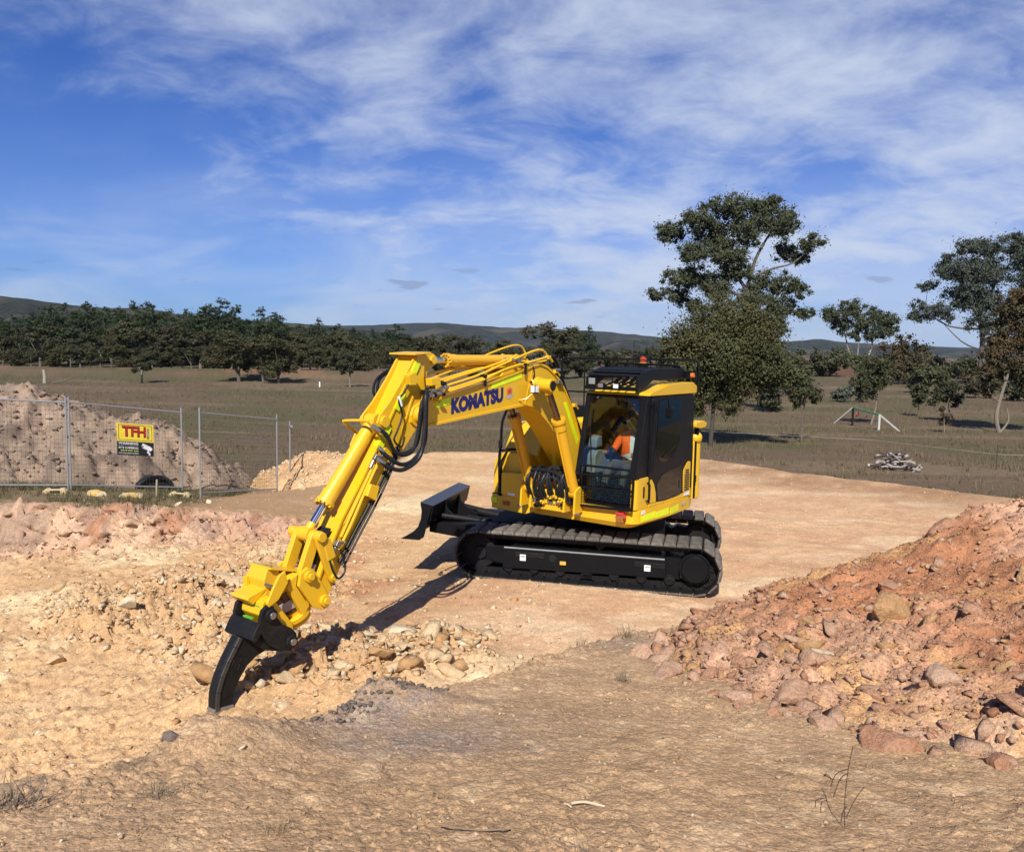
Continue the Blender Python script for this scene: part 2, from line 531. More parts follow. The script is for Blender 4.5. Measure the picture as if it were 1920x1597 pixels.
def base_z(x, y):
    z = PIT(x, y)
    # terrace at the left behind the cut face
    wob = 0.28 * (fbm(x * .9, y * .9, 41, 3) - .5)
    sdc = poly_sd(x, y, CUT_EDGE) + wob
    kt = sstep(-.45, .40, sdc) * sstep(-2.9, -4.6, x - 0.0 + 0 * y)
    z = z + (TER(x, y) - z) * kt
    # beyond the rim the paddock lies lower
    sdr = poly_sd(x, y, RIM) + 0.8 * (fbm(x * .35, y * .35, 77, 3) - .5)
    lip = np.exp(-((sdr + .55) / .75) ** 2) * sstep(-5, -1, x) * .10
    k = sstep(-.3, 3.0, sdr)
    field = -1.15 + 0.30 * (fbm(x * .05, y * .05, 5, 3) - .5) * sstep(26, 60, y) + 0.5 * sstep(70, 140, y)
    bund = np.exp(-((y - 104 - 0.02 * x) / 3.2) ** 2) * sstep(10, -20, x) * 1.0      # low earth bank below the left wood
    field = field + bund
    z = (z + lip) * (1 - k) + field * k
    # foreground bank
    wob = 0.22 * (fbm(x * 1.6, y * 1.6, 3, 4) - .5)
    sdb = poly_sd(x, y, BANK_EDGE) + wob
    kb = sstep(.50, -.05, sdb)
    zb = bank_z(x, y) + .05 * (fbm(x * .8, y * .8, 8, 3) - .5)
    zb = zb + 0.10 * np.exp(-(((x + 1.25) / .3) ** 2 + ((y - 3.5) / .2) ** 2))          # clod at the lip
    zb = zb + 0.13 * np.exp(-(((x + .64) / .42) ** 2 + ((y - 4.22) / .17) ** 2))           # grey clay ridge
    z = z + (zb - z) * kb
    # ground falls gently away out of view, left and right of the camera
    return z, kb, kt, k, sdc, sdr, sdb
RUBBLE = [(-1.55, 8.15, 1.0, .85, 1.0), (-2.2, 8.9, .9, .7, 1.0), (-.85, 8.75, .8, .8, .8), (-3.3, 9.6, 1.3, .8, .8), (-4.9, 11.3, 1.6, 1.5, .95),
          (-4.1, 13.0, 1.4, 1.2, .7), (-6.3, 12.0, 1.0, .8, .5), (-3.0, 11.5, .9, .9, .6), (-2.7, 7.9, .6, .5, .6)]
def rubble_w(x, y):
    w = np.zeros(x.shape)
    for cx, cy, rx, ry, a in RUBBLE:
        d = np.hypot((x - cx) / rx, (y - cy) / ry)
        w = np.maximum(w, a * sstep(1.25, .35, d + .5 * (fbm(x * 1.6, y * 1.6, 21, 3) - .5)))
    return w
def detail_z(x, y, kb, kt, k, sdc, sdb, lod):
    """small relief: clods, ruts, gravel; lod fades what the mesh cannot carry"""
    rw = rubble_w(x, y)
    f1, f2, cid = worley(x * 5.2 + .6 * vnoise(x * 3, y * 3, 2), y * 5.2 + .6 * vnoise(x * 3, y * 3, 4), 31)
    clod = (np.clip(f2 - f1, 0, .5) * 1.2) * (.35 + cid)
    g1, g2, gid = worley(x * 15, y * 15, 57)
    clodf = np.clip(g2 - g1, 0, .5) * (.2 + gid)
    cutw = np.exp(-(sdc / .55) ** 2) * sstep(-2.9, -4.4, x)
    edgew = np.exp(-((sdb - .15) / .30) ** 2)
    n = fbm(x * 1.7, y * 1.7, 11, 5) - .5
    nf = fbm(x * 9, y * 9, 12, 4) - .5
    nff = fbm(x * 22, y * 22, 14, 2) - .5
    dirt = (1 - k)
    pad = dirt * (1 - kb) * (1 - np.clip(rw, 0, 1))
    lf = sstep(-1.6, -3.2, x) * (1 - kb) * (1 - kt) * dirt
    z = n * (.055 * pad + .05 * kb * dirt + .10 * rw + .30 * cutw + .03 * k + .13 * lf)
    z = z + nf * (.018 * pad + .009 * kb + .05 * rw + .16 * cutw + .045 * lf + .05 * edgew * dirt)
    z = z + nff * (.006 * pad + .004 * kb + .012 * rw + .02 * cutw) * lod
    sl = slabs(x * 3.6 + .5 * vnoise(x * 2, y * 2, 81), y * 3.6, 83) * .6 + slabs(x * 8.5, y * 8.5, 85) * .3
    z = z + sl * (.30 * rw + .12 * cutw + .045 * lf)
    z = z + clod * (.05 * rw + .12 * cutw + .035 * lf + .018 * kb * sstep(.45, .7, fbm(x * .9, y * .9, 91, 2)))
    left = sstep(-1.8, -3.4, x) * (1 - kb) * (1 - kt) * dirt
    z = z + clodf * lod * (.04 * rw + .012 * kb + .022 * left + .05 * edgew * dirt + .006 * pad + .03 * cutw)
    # stones and crumbs bedded in the soil
    e1, e2, eid = worley(x * 24 + .4 * vnoise(x * 20, y * 20, 71), y * 24, 73)
    bed = np.sqrt(np.clip(.11 - e1 * e1, 0, 1)) * sstep(.62, .72, eid)
    h1, h2, hid = worley(x * 9, y * 9, 75)
    bed2 = np.sqrt(np.clip(.10 - h1 * h1, 0, 1)) * sstep(.82, .90, hid) * (.4 + .6 * vnoise(x * 40, y * 40, 79))
    patch = sstep(.40, .62, fbm(x * 1.1, y * 1.1, 77, 3))
    z = z + lod * dirt * (bed * (.026 * kb * (.3 + patch) + .03 * pad + .05 * rw) + bed2 * (.025 * kb * patch + .04 * pad * patch + .10 * left))
    # tyre / blade sweeps on the pad
    z = z + pad * .014 * np.sin((x * .35 + y + 1.2 * n) * 4.6) * sstep(.45, .65, fbm(x * .4, y * .4, 61, 2)) * (1 - left)
    return z
def ground_z(x, y):
    x = np.atleast_1d(np.asarray(x, float)); y = np.atleast_1d(np.asarray(y, float))
    z, kb, kt, k, sdc, sdr, sdb = base_z(x, y)
    lod = sstep(30, 10, y)
    return z + detail_z(x, y, kb, kt, k, sdc, sdb, lod)
def gz(x, y):
    return float(ground_z(x, y)[0])

def lerp3(a, b, t):
    return a + (np.array(b)[None] - a) * t[:, None]
def ground_colour(x, y, kb, kt, k, sdc, sdr, sdb):
    n = len(x)
    big = fbm(x * .45, y * .45, 101, 4); mid = fbm(x * 1.5, y * 1.5, 102, 4); fine = fbm(x * 7, y * 7, 103, 3)
    str_ = fbm(x * .35 + y * .1, y * 1.7 - x * .25, 104, 4)
    c = np.tile(np.array([.515, .325, .185]), (n, 1))
    c = lerp3(c, (.585, .415, .26), sstep(.48, .66, str_) * .85)
    c = lerp3(c, (.47, .275, .155), sstep(.50, .68, mid) * .7)
    # pit: yellower clay and pale rock faces
    pit = sstep(.2, -1.4, x) * (1 - kb) * (1 - kt)
    c = lerp3(c, (.495, .315, .152), pit * .65)
    c = lerp3(c, (.62, .475, .275), pit * sstep(.57, .68, big) * .85)
    pale = np.exp(-(((x + 2.35) / .75) ** 2 + ((y - 5.9) / .55) ** 2)) + .8 * np.exp(-(((x - .1) / 1.3) ** 2 + ((y - 8.2) / .5) ** 2))
    c = lerp3(c, (.66, .52, .31), np.clip(pale * (.3 + 1.4 * (mid - .25)), 0, 1) * (1 - kb))
    reds = np.exp(-(((x + 2.3) / 1.6) ** 2 + ((y - 11.3) / 1.3) ** 2)) + np.exp(-(((x + 3.6) / 1.6) ** 2 + ((y - 13.8) / .9) ** 2))
    c = lerp3(c, (.40, .20, .105), np.clip(reds * sstep(.40, .60, mid) * 1.1, 0, .9) * (1 - kb))
    # broken ground between the ripped stones is a darker orange-brown
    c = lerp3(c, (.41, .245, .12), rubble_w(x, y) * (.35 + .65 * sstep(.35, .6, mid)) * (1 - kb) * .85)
    # cut face: pink, with red stains
    cutw = np.exp(-((sdc + .05) / .75) ** 2) * sstep(-2.6, -4.0, x) * (1 - kb)
    c = lerp3(c, (.40, .245, .165), cutw * .95)
    c = lerp3(c, (.52, .36, .235), cutw * sstep(.54, .66, fbm(x * .6, y * 3 + 40, 111, 4)) * .7)
    c = lerp3(c, (.25, .165, .12), cutw * sstep(.50, .62, fbm(x * 2.2, y * 2.2, 112, 4)) * .7)
    c = lerp3(c, (.31, .135, .07), cutw * sstep(.56, .68, mid) * .7)
    # far brownish scrapes near the rim
    rimb = np.exp(-((sdr + 1.2) / 1.3) ** 2) * sstep(2, 6, x)
    c = lerp3(c, (.26, .150, .078), np.clip(rimb * (.3 + 1.3 * (mid - .2)), 0, .8))
    # terrace
    tg = kt * sstep(.15, .7, sdc)
    c = lerp3(c, (.155, .115, .062), tg * .9)
    c = lerp3(c, (.115, .098, .050), tg * sstep(.44, .62, mid) * .8)
    c = lerp3(c, (.36, .225, .120), tg * sstep(-7.6, -6.2, x - .0) * .9)
    # foreground bank: drier, browner
    c = lerp3(c, (.405, .26, .145), kb)
    c = lerp3(c, (.45, .288, .155), kb * sstep(.46, .66, mid) * .8)
    c = lerp3(c, (.33, .208, .112), kb * sstep(.50, .66, big) * .55)
    gy = np.exp(-(((x + .72) / .75) ** 2 + ((y - 4.05) / .36) ** 2)) + .9 * np.exp(-(((x + .35) / .45) ** 2 + ((y - 3.55) / .22) ** 2)) \
        + .8 * np.exp(-(((x - .85) / .35) ** 2 + ((y - 6.5) / .5) ** 2))
    c = lerp3(c, (.225, .175, .140), np.clip(gy * (.35 + 1.2 * (fine - .1)) * sstep(.3, .5, mid + .15), 0, .92) * kb)
    c = lerp3(c, (.15, .115, .085), kb * np.exp(-((sdb + .05) / .12) ** 2) * sstep(.45, .6, mid) * sstep(.6, -.8, x) * .6)
    c = lerp3(c, (.56, .41, .24), kb * sstep(.62, .72, fine) * .25)
    # paddock
    pb = fbm(x * .12, y * .12, 105, 4); ps = fbm(x * .05, y * .5, 106, 4)
    fc = np.tile(np.array([.118, .084, .054]), (n, 1))
    fc = lerp3(fc, (.088, .080, .040), sstep(.42, .62, pb) * .9)
    fc = lerp3(fc, (.160, .117, .074), sstep(.52, .70, ps) * .8)
    fc = lerp3(fc, (.21, .115, .070), sstep(99, 103, y) * sstep(107, 104, y) * sstep(20, -10, x) * sstep(.40, .62, fbm(x * .15, y * .3, 107, 3)))
    c = c + (fc - c) * sstep(.05, .9, k + .5 * (mid - .5))[:, None]
    c = c * (.86 + .28 * fine)[:, None]
    return np.clip(c, .01, .8)

def soil_material(name, bump=0.5, attr='soil'):
    t = NT(name)
    pos = t.n('ShaderNodeNewGeometry').outputs['Position']
    a = t.n('ShaderNodeAttribute', attribute_name=attr)
    # soil crumbs: every small cell has its own tone
    def cells(scale, lo, hi):
        wv = t.n('ShaderNodeVectorMath', operation='ADD')
        nz = t.n('ShaderNodeTexNoise'); nz.inputs['Scale'].default_value = scale * .6; nz.inputs['Detail'].default_value = 2
        t.L.new(pos, nz.inputs['Vector'])
        sc = t.n('ShaderNodeVectorMath', operation='SCALE'); sc.inputs['Scale'].default_value = .9 / scale
        t.L.new(nz.outputs['Color'], sc.inputs[0]); t.L.new(pos, wv.inputs[0]); t.L.new(sc.outputs[0], wv.inputs[1])
        nd = t.n('ShaderNodeTexVoronoi'); nd.inputs['Scale'].default_value = scale; t.L.new(wv.outputs[0], nd.inputs['Vector'])
        sp = t.n('ShaderNodeSeparateColor'); t.L.new(nd.outputs['Color'], sp.inputs[0])
        return t.rng(sp.outputs[0], 0, 1, lo, hi), nd.outputs['Distance'], sp.outputs[1]
    f1, d1, r1 = cells(150, .76, 1.25)
    f2, d2, r2 = cells(52, .84, 1.16)
    n1 = t.noise(9, 7, 0.70, pos)
    f = t.math('MULTIPLY', t.math('MULTIPLY', f1, f2), t.rng(n1, .28, .72, .88, 1.12))
    cb = t.n('ShaderNodeCombineColor')
    for i in range(3): t.L.new(f, cb.inputs[i])
    c = t.mix(1.0, a.outputs['Color'], cb.outputs[0], 'MULTIPLY')
    pale = t.math('MULTIPLY', t.rng(d2, .34, .24), t.rng(r2, .90, .93))
    c = t.mix(t.math('MULTIPLY', pale, .6), c, t.mix(1.0, a.outputs['Color'], (1.7, 1.75, 1.75), 'MULTIPLY'))
    h = t.math('ADD', t.math('MULTIPLY', t.math('SUBTRACT', 0.6, d1), .35), t.math('MULTIPLY', t.math('SUBTRACT', 0.6, d2), .8))
    h = t.math('ADD', h, t.math('MULTIPLY', n1, .4))
    t.set(color=c, rough=0.95, spec=0.10, normal=t.bump(h, bump, 0.016))
    return t.mat
SOIL = soil_material('bare_earth', 0.45)

def build_ground():
    # one sheet, finely divided close by and coarser towards the horizon
    na = 740
    rows = np.unique(np.concatenate([np.geomspace(1.7, 2.4, 40), np.geomspace(2.4, 8, 420), np.geomspace(8, 14.5, 170), np.linspace(14.5, 17.3, 110), np.geomspace(17.3, 46, 130), np.geomspace(46, 6000, 120)]).round(5))
    ang = np.radians(np.linspace(-52, 52, na))
    T = np.tan(ang * .86) / np.tan(np.radians(52 * .86)) * np.tan(np.radians(52))
    X = (rows[:, None] * T[None]).ravel(); Y = np.repeat(rows, na)
    def piece(XY):
        X, Y = XY
        z, kb, kt, k, sdc, sdr, sdb = base_z(X, Y)
        lod = sstep(30, 10, Y)
        Z = z + detail_z(X, Y, kb, kt, k, sdc, sdb, lod)
        far = sstep(120, 400, Y)
        Z = Z * (1 - far) + (-1.0) * far
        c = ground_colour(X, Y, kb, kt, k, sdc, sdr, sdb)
        # ragged faces: push the cut bank and the lip in and out
        cw = np.exp(-((sdc + .05) / .42) ** 2) * sstep(-2.9, -4.4, X)
        f1, f2, cid = worley(X * 4.2, Z * 6.0 + Y * .8, 401)
        push = (fbm(X * 2.0, Z * 3 + Y * .5, 402, 5, .6) - .5) * .7 + np.clip(f2 - f1, 0, .5) * .4 * cid + (fbm(X * 8, Z * 10 + Y * 2, 403, 3) - .5) * .30
        Y = Y - cw * push * .80
        ew = np.exp(-((sdb - .2) / .22) ** 2) * (1 - k)
        Y = Y + ew * ((fbm(X * 5, Z * 6 + Y, 404, 4) - .5) * .22); X = X + ew * ((fbm(X * 6 + 9, Z * 6 + Y, 405, 3) - .5) * .16)
        return X, Y, Z, c
    from concurrent.futures import ThreadPoolExecutor
    cut = np.array_split(np.arange(len(X)), 32)
    with ThreadPoolExecutor(4) as ex: res = list(ex.map(piece, [(X[i], Y[i]) for i in cut]))
    X, Y, Z, c = (np.concatenate([r[q] for r in res]) for q in range(4))
    nr = len(rows)
    i = np.arange(nr - 1)[:, None] * na + np.arange(na - 1)[None]
    F = np.stack([i, i + 1, i + na + 1, i + na], -1).reshape(-1, 4)
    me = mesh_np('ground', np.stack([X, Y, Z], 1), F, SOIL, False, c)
    o = link(bpy.data.objects.new('ground', me))
    tag(o, kind='structure')
    return o
GROUND = build_ground()

# ------------------------------------------------------------------ heaps
HEAP = RBF([  # height of the right-hand spoil heap above the bank
    (1.0, 6.9, -.05), (.85, 5.9, -.06), (.75, 5.0, -.06), (.95, 4.2, -.05), (1.35, 3.75, -.05), (1.8, 3.4, -.05), (2.3, 3.05, -.05), (3.2, 2.5, -.06), (5, 1.8, -.06), (8, 1.2, -.1),
    (1.5, 5.6, .12), (1.7, 6.6, .16), (2.26, 7.3, .30), (2.2, 5.4, .22), (2.3, 4.2, .14), (3.3, 7.5, .60), (3.2, 5.4, .45), (3.0, 3.9, .28), (4.2, 7.8, .98), (4.85, 7.9, 1.10),
    (4.4, 6.0, .85), (4.4, 4.2, .55), (6.2, 7.6, 1.35), (6.0, 5.0, 1.0), (8.5, 7.5, 1.7), (8.5, 4.5, 1.1), (10.5, 6.5, 1.2), (12, 6, .2), (13, 6, -.3),
    (1.7, 7.9, -.1), (2.6, 8.7, -.1), (3.6, 9.5, -.3), (5.0, 10.1, -.5), (7, 10.6, -.6), (9, 10.8, -.7), (12, 10, -.7), (4.0, 8.8, .35), (6, 9.4, .3)], 0.3)
def heap_z(x, y):
    b = bank_z(x, y)
    b = np.where(y > 7.6, np.maximum(b - (y - 7.6) * .25, 0.0), b)
    h = HEAP(x, y)
    edge = sstep(-.02, .12, h)
    f1, f2, cid = worley(x * 4.2 + .5 * vnoise(x * 2.5, y * 2.5, 6), y * 4.2, 131)
    g1, g2, gid = worley(x * 12, y * 12, 157)
    z = b + h + edge * ((fbm(x * 1.6, y * 1.6, 133, 4) - .5) * .16 + np.clip(f2 - f1, 0, .5) * .08 * cid + slabs(x * 4.5, y * 4.5, 151) * .06 + slabs(x * 11, y * 11, 153) * .035 + np.clip(g2 - g1, 0, .5) * .03 * gid + (fbm(x * 14, y * 14, 134, 3) - .5) * .03)
    return z - (1 - edge) * .12 - (1 - sstep(-.05, .0, h)) * 1.3
def heap_colour(x, y):
    n = len(x)
    mid = fbm(x * 1.1, y * 1.1, 141, 4); fine = fbm(x * 6, y * 6, 142, 3); b = fbm(x * .6, y * .6, 143, 3)
    c = np.tile(np.array([.42, .215, .12]), (n, 1))
    c = lerp3(c, (.33, .145, .07), sstep(.46, .62, mid) * .85)
    c = lerp3(c, (.50, .30, .19), sstep(.48, .64, b) * .8)
    toe = sstep(.42, .05, HEAP(x, y) + .25 * (mid - .5))
    c = lerp3(c, (.50, .335, .225), toe * (.45 + .5 * sstep(.35, .6, b)))
    c = lerp3(c, (.49, .28, .115), sstep(.56, .70, fbm(x * 1.4, y * 1.4, 144, 3)) * .7)
    return np.clip(c * (.82 + .36 * fine)[:, None], .02, .8)
def grid_mesh(name, x0, x1, nx, y0, y1, ny, zf, cf, mat):
    gx, gy = np.meshgrid(np.linspace(x0, x1, nx), np.linspace(y0, y1, ny))
    X, Y = gx.ravel(), gy.ravel()
    Z = zf(X, Y)
    i = np.arange(ny - 1)[:, None] * nx + np.arange(nx - 1)[None]
    F = np.stack([i, i + 1, i + nx + 1, i + nx], -1).reshape(-1, 4)
    return mesh_np(name, np.stack([X, Y, Z], 1), F, mat, False, cf(X, Y))
heap = link(bpy.data.objects.new('spoil_heap', grid_mesh('spoil_heap', .5, 11.5, 380, 1.0, 10.8, 310, heap_z, heap_colour, SOIL)))
tag(heap, 'rust red rubble heap beside the bank, sloping up out of the frame', 'spoil heap')

def mound_z(x, y):
    """grey-pink spoil mound behind the temporary fence"""
    g = TER(x, y)
    pts = MOUND(x, y)
    e = sstep(-.05, .25, pts)
    f1, f2, cid = worley(x * 1.9 + vnoise(x * 1.5, y * 1.5, 3), y * 1.9, 231)
    g1, g2, gid = worley(x * 5, y * 5, 232)
    return g + pts * .86 + e * ((fbm(x * .9, y * .9, 233, 5) - .5) * .75 + (np.abs(fbm(x * 1.3 + y * .4, y * .5, 235, 4) - .5) - .1) * .8 + slabs(x * 1.5, y * 1.5, 251) * .14 + slabs(x * 4, y * 4, 253) * .09 + np.clip(f2 - f1, 0, .5) * .12 * cid + (fbm(x * 5, y * 5, 236, 3) - .5) * .16) - (1 - e) * .2
MOUND = RBF([(-15, 21.5, 1.9), (-13.3, 22.5, 2.6), (-12.4, 23.0, 2.2), (-11, 23.2, 1.9), (-9.8, 23.4, 1.75), (-8.8, 23.6, 1.25), (-7.9, 23.6, .35), (-7.1, 23.3, -.25), (-6.6, 23.2, -.4),
             (-14, 19.3, .1), (-11.5, 20.0, .15), (-9.6, 21.0, .15), (-8.2, 22.0, .05), (-7.2, 22.6, -.15), (-16, 18.4, -.1), (-13, 18.9, -.2), (-10.5, 19.8, -.2), (-8.6, 21.1, -.2), (-7.2, 22.0, -.35), (-6.4, 22.5, -.4),
             (-18, 22, 2.8), (-22, 22, 3), (-22, 18.5, 0), (-24, 26, 1), (-13, 26, .9), (-10, 26.2, .5), (-8, 26, -.2), (-7, 25.4, -.4), (-13, 28, -.3), (-9, 28, -.4), (-20, 29, -.3)], .4)
def mound_colour(x, y):
    n = len(x)
    mid = fbm(x * .8, y * .8, 241, 4); fine = fbm(x * 3.5, y * 3.5, 242, 4)
    c = np.tile(np.array([.225, .165, .118]), (n, 1))
    c = lerp3(c, (.135, .10, .078), sstep(.44, .60, mid) * .85)
    c = lerp3(c, (.29, .205, .145), sstep(.54, .68, fbm(x * 1.2, y * 1.2, 243, 3)) * .7)
    return np.clip(c * (.70 + .6 * fine)[:, None], .02, .8)
mound = link(bpy.data.objects.new('spoil_mound', grid_mesh('spoil_mound', -24, -6.2, 300, 18.0, 29, 190, mound_z, mound_colour, SOIL)))
tag(mound, 'large grey pink mound of dug earth behind the temporary fence', 'spoil heap')

def tan_z(x, y):
    h = TANH(x, y)
    e = sstep(-.04, .14, h)
    g1, g2, gid = worley(x * 5, y * 5, 332)
    return np.where(y < 0, 0, -.62 + h + e * ((fbm(x * 1.2, y * 1.2, 333, 4) - .5) * .22 + np.clip(g2 - g1, 0, .5) * .15 * gid) - (1 - e) * .3)
TANH = RBF([(-7.6, 23.9, .02), (-7.0, 24.2, .30), (-6.3, 24.4, .62), (-5.5, 24.5, .70), (-4.6, 24.4, .66), (-3.6, 24.2, .55), (-2.6, 24, .4), (-6.2, 22.6, .05), (-5.2, 22.4, .20), (-4.2, 22.3, .30), (-3.2, 22.4, .40), (-2, 22.5, .4),
            (-7.3, 23.2, -.1), (-6.3, 21.8, -.15), (-5, 21.4, .0), (-3.5, 21.2, .2), (-2, 21, .3), (-8.3, 24.3, -.3), (-7.2, 26, -.3), (-5, 26.4, -.3), (-2.5, 26.5, -.4), (-1.2, 24, .2), (-.6, 23, .0), (-.4, 26, -.6)], .3)
def tan_colour(x, y):
    n = len(x); mid = fbm(x * .9, y * .9, 341, 4); fine = fbm(x * 5, y * 5, 342, 3)
    c = np.tile(np.array([.50, .325, .170]), (n, 1))
    c = lerp3(c, (.40, .24, .12), sstep(.48, .66, mid) * .8)
    return np.clip(c * (.78 + .44 * fine)[:, None], .02, .8)
tanh_ = link(bpy.data.objects.new('clay_heap', grid_mesh('clay_heap', -8.6, -.3, 170, 20.8, 27, 130, tan_z, tan_colour, SOIL)))
tag(tanh_, 'low pale tan heap of broken clay at the end of the fence', 'spoil heap')
# ------------------------------------------------------------------ excavator
# local axes of the upper machine: x forward along the boom, y to the operator's left, z up
EX = empty('excavator', (1.40, 12.49, 0.0), R(-127))
tag(EX, 'yellow tracked excavator with black tracks, dozer blade and ripper on its arm', 'excavator')
UR = R(-66.6)          # the tracks are turned against the upper machine
def under(o):
    o.rotation_euler = (0, 0, UR)
    return o
LB = -0.10             # sideways position of boom and arm

def text_mesh(body, size, offset=0.0, extrude=0.002, shear=0.0, space=1.0):
    cu = bpy.data.curves.new('lettering', 'FONT')
    cu.body = body; cu.size = size; cu.offset = offset; cu.extrude = extrude; cu.shear = shear; cu.space_character = space
    cu.resolution_u = 4
    ob = bpy.data.objects.new('lettering', cu)
    COL.objects.link(ob)
    dg = bpy.context.evaluated_depsgraph_get()
    me = bpy.data.meshes.new_from_object(ob.evaluated_get(dg))
    bpy.data.objects.remove(ob)
    return me
def place_text(name, me, mat, parent, origin, right, up, width=None, height=None):
    """lettering laid in the plane spanned by right and up"""
    n = len(me.vertices)
    co = np.zeros(n * 3, dtype=np.float32); me.vertices.foreach_get('co', co); co = co.reshape(-1, 3)
    mn, mx = co.min(0), co.max(0)
    sx = width / (mx[0] - mn[0]) if width else 1
    sy = height / (mx[1] - mn[1]) if height else sx
    r, u = Vector(right).normalized(), Vector(up).normalized()
    nn = r.cross(u)
    out = [Vector(origin) + r * ((c[0] - mn[0]) * sx) + u * ((c[1] - mn[1]) * sy) + nn * float(c[2] - mn[2]) for c in co]
    me.vertices.foreach_set('co', np.array([tuple(v) for v in out], dtype=np.float32).ravel())
    me.materials.clear(); me.materials.append(mat)
    me.update()
    return link(bpy.data.objects.new(name, me), parent)

# ---------------------------------------------------------------- undercarriage
BLKM = paint('matt_black', (.010, .010, .011), .75, .10, (.12, .09, .06), spec=.2)
def build_tracks():
    uf, ur, wc, rad = 1.60, -1.44, 0.355, 0.30
    npad = 46
    straight = uf - ur
    per = 2 * straight + 2 * math.pi * rad
    def path(s):
        s %= per
        if s < straight: return ur + s, wc + rad, 0.0                # top, going forward
        s -= straight
        if s < math.pi * rad:
            a = s / rad; return uf + math.sin(a) * rad, wc + math.cos(a) * rad, -a
        s -= math.pi * rad
        if s < straight: return uf - s, wc - rad, -math.pi
        s -= straight
        a = s / rad; return ur - math.sin(a) * rad, wc - math.cos(a) * rad, -math.pi - a
    # one shoe: steel plate with a chamfered rubber pad
    def shoe_mesh():
        mb = MB()
        L, Wd = per / npad, 0.60
        mb.mi = 1
        mb.box((0, 0, 0.008), (L * .96, Wd * .97, 0.018))
        for y in (-.29, .29):
            mb.cyl((-.03, y - .006, .008), (-.03, y + .006, .008), .010, 6); mb.cyl((.03, y - .006, .008), (.03, y + .006, .008), .010, 6)
        mb.mi = 0
        a, b, h = L * .47, Wd * .5, .062
        V = [(x * a, y * b, .018) for x, y in ((-1, -1), (1, -1), (1, 1), (-1, 1))]
        V += [(x * a, y * b, .036) for x, y in ((-1, -1), (1, -1), (1, 1), (-1, 1))]
        V += [(x * a * .74, y * b * .88, h) for x, y in ((-1, -1), (1, -1), (1, 1), (-1, 1))]
        F = [(3, 2, 1, 0), (8, 9, 10, 11)]
        for k in (0, 4):
            F += [(k + i, k + (i + 1) % 4, k + 4 + (i + 1) % 4, k + 4 + i) for i in range(4)]
        mb.add(V, F)
        o = mb.build('shoe', [PAD, BLKD], None, smooth=False)
        me = o.data
        bpy.data.objects.remove(o)
        return me
    shoe = shoe_mesh()
    for side in (1, -1):
        vc = side * 0.985
        # chain of links as one band with raised link bodies
        mb = MB()
        for i in range(npad):
            u, w, a = path((i + .5) * per / npad)
            rot = Matrix.Rotation(-a, 3, 'Y')
            inn = rot @ Vector((0, 0, -.045))
            for dv in (-.105, .105):
                mb.box((u + inn.x, vc + dv, w + inn.z), (per / npad * .98, .045, .085), rot)
            mb.cyl((u + inn.x + .0, vc - .15, w + inn.z), (u + inn.x, vc + .15, w + inn.z), .022, 8)
        tr = under(mb.build('track', BLKD, EX, smooth=False))
        for i in range(npad):
            u, w, a = path(i * per / npad)
            s = bpy.data.objects.new('shoe', shoe)
            link(s, tr)
            s.location = (u, vc, w)
            s.rotation_euler = (0, -a, 0)
        # side frame
        mb = MB()
        v0, v1 = (0.80, 1.165) if side > 0 else (-1.165, -0.80)
        vm0, vm1 = (0.80, 1.10) if side > 0 else (-1.10, -0.80)
        mb.prism([(1.26, .16), (1.26, .45), (-1.05, .45), (-1.05, .20)], v0, v1)
        mb.prism([(1.20, .45), (1.10, .515), (-.98, .515), (-1.04, .45)], vm0, vm1)
        fr = under(mb.build('track_frame', BLK, EX, bevel=.008))
        vo = side * 1.165
        mb = MB()   # pale grey strip on the frame's upper edge and recessed hand-holes
        mb.beam((1.24, vo - side * .01, .462), (-1.03, vo - side * .01, .462), .03, .012)
        mb.build('edge_strip', plain('pale_grey_edge', (.30, .30, .30), .4) if side > 0 else BLK, fr)
        if side > 0:
            for u, w_, l_ in ((.86, .375, .42), (-.83, .365, .42)):
                mb = MB(); mb.box((u, vo + .004, w_), (l_, .012, .075)); mb.build('recess_cover', BLKD, fr, bevel=.01)
            for u, w_, d_, m_ in ((.96, .335, (.085, .09), WHITE), (-.80, .325, (.085, .085), WHITE), (.38, .30, (.085, .05), plain('yellow_label', (.75, .42, .01), .5))):
                mb = MB(); mb.box((u, vo + .0125, w_), (d_[0], .004, d_[1])); lp = mb.build('label_plate', m_, fr); mb = MB(); mb.box((u, vo + .0152, w_ + d_[1] * .2), (d_[0] * .8, .002, d_[1] * .28)); mb.build('label_print', GREYD, fr)
            mb = MB(); mb.cyl((.53, vo - .01, .355), (.53, vo + .002, .355), .052, 20); mb.build('grease_hole', plain('hole_black', (.004, .004, .004), .9), fr)
        # idler fork, idler and sprocket
        mb = MB()
        mb.prism([(1.64, .27), (1.64, .45), (1.20, .47), (1.20, .20)], side * .86, side * 1.12)
        under(mb.build('idler_fork', BLK, EX, bevel=.008))
        mb = MB()
        mb.cyl((uf, side * .86, wc), (uf, side * 1.11, wc), .225, 32); mb.cyl((uf, side * .93, wc), (uf, side * 1.04, wc), .245, 32); mb.cyl((uf, side * 1.1, wc), (uf, side * 1.15, wc), .09, 20)
        under(mb.build('idler_wheel', BLKD, EX, bevel=.006))
        mb = MB()
        mb.cyl((ur, side * .92, wc), (ur, side * 1.05, wc), .19, 28)
        for k in range(21):
            a = 2 * math.pi * k / 21
            mb.box((ur + math.cos(a) * .205, side * .985, wc + math.sin(a) * .205), (.06, .06, .045), Matrix.Rotation(-a, 3, 'Y'))
        sp = under(mb.build('drive_sprocket', BLKD, EX))
        mb = MB()
        mb.cyl((ur, side * 1.04, wc + .01), (ur, side * 1.19, wc + .01), .215, 36); mb.cyl((ur, side * 1.19, wc + .01), (ur, side * 1.235, wc + .01), .185, 36, r2=.178)
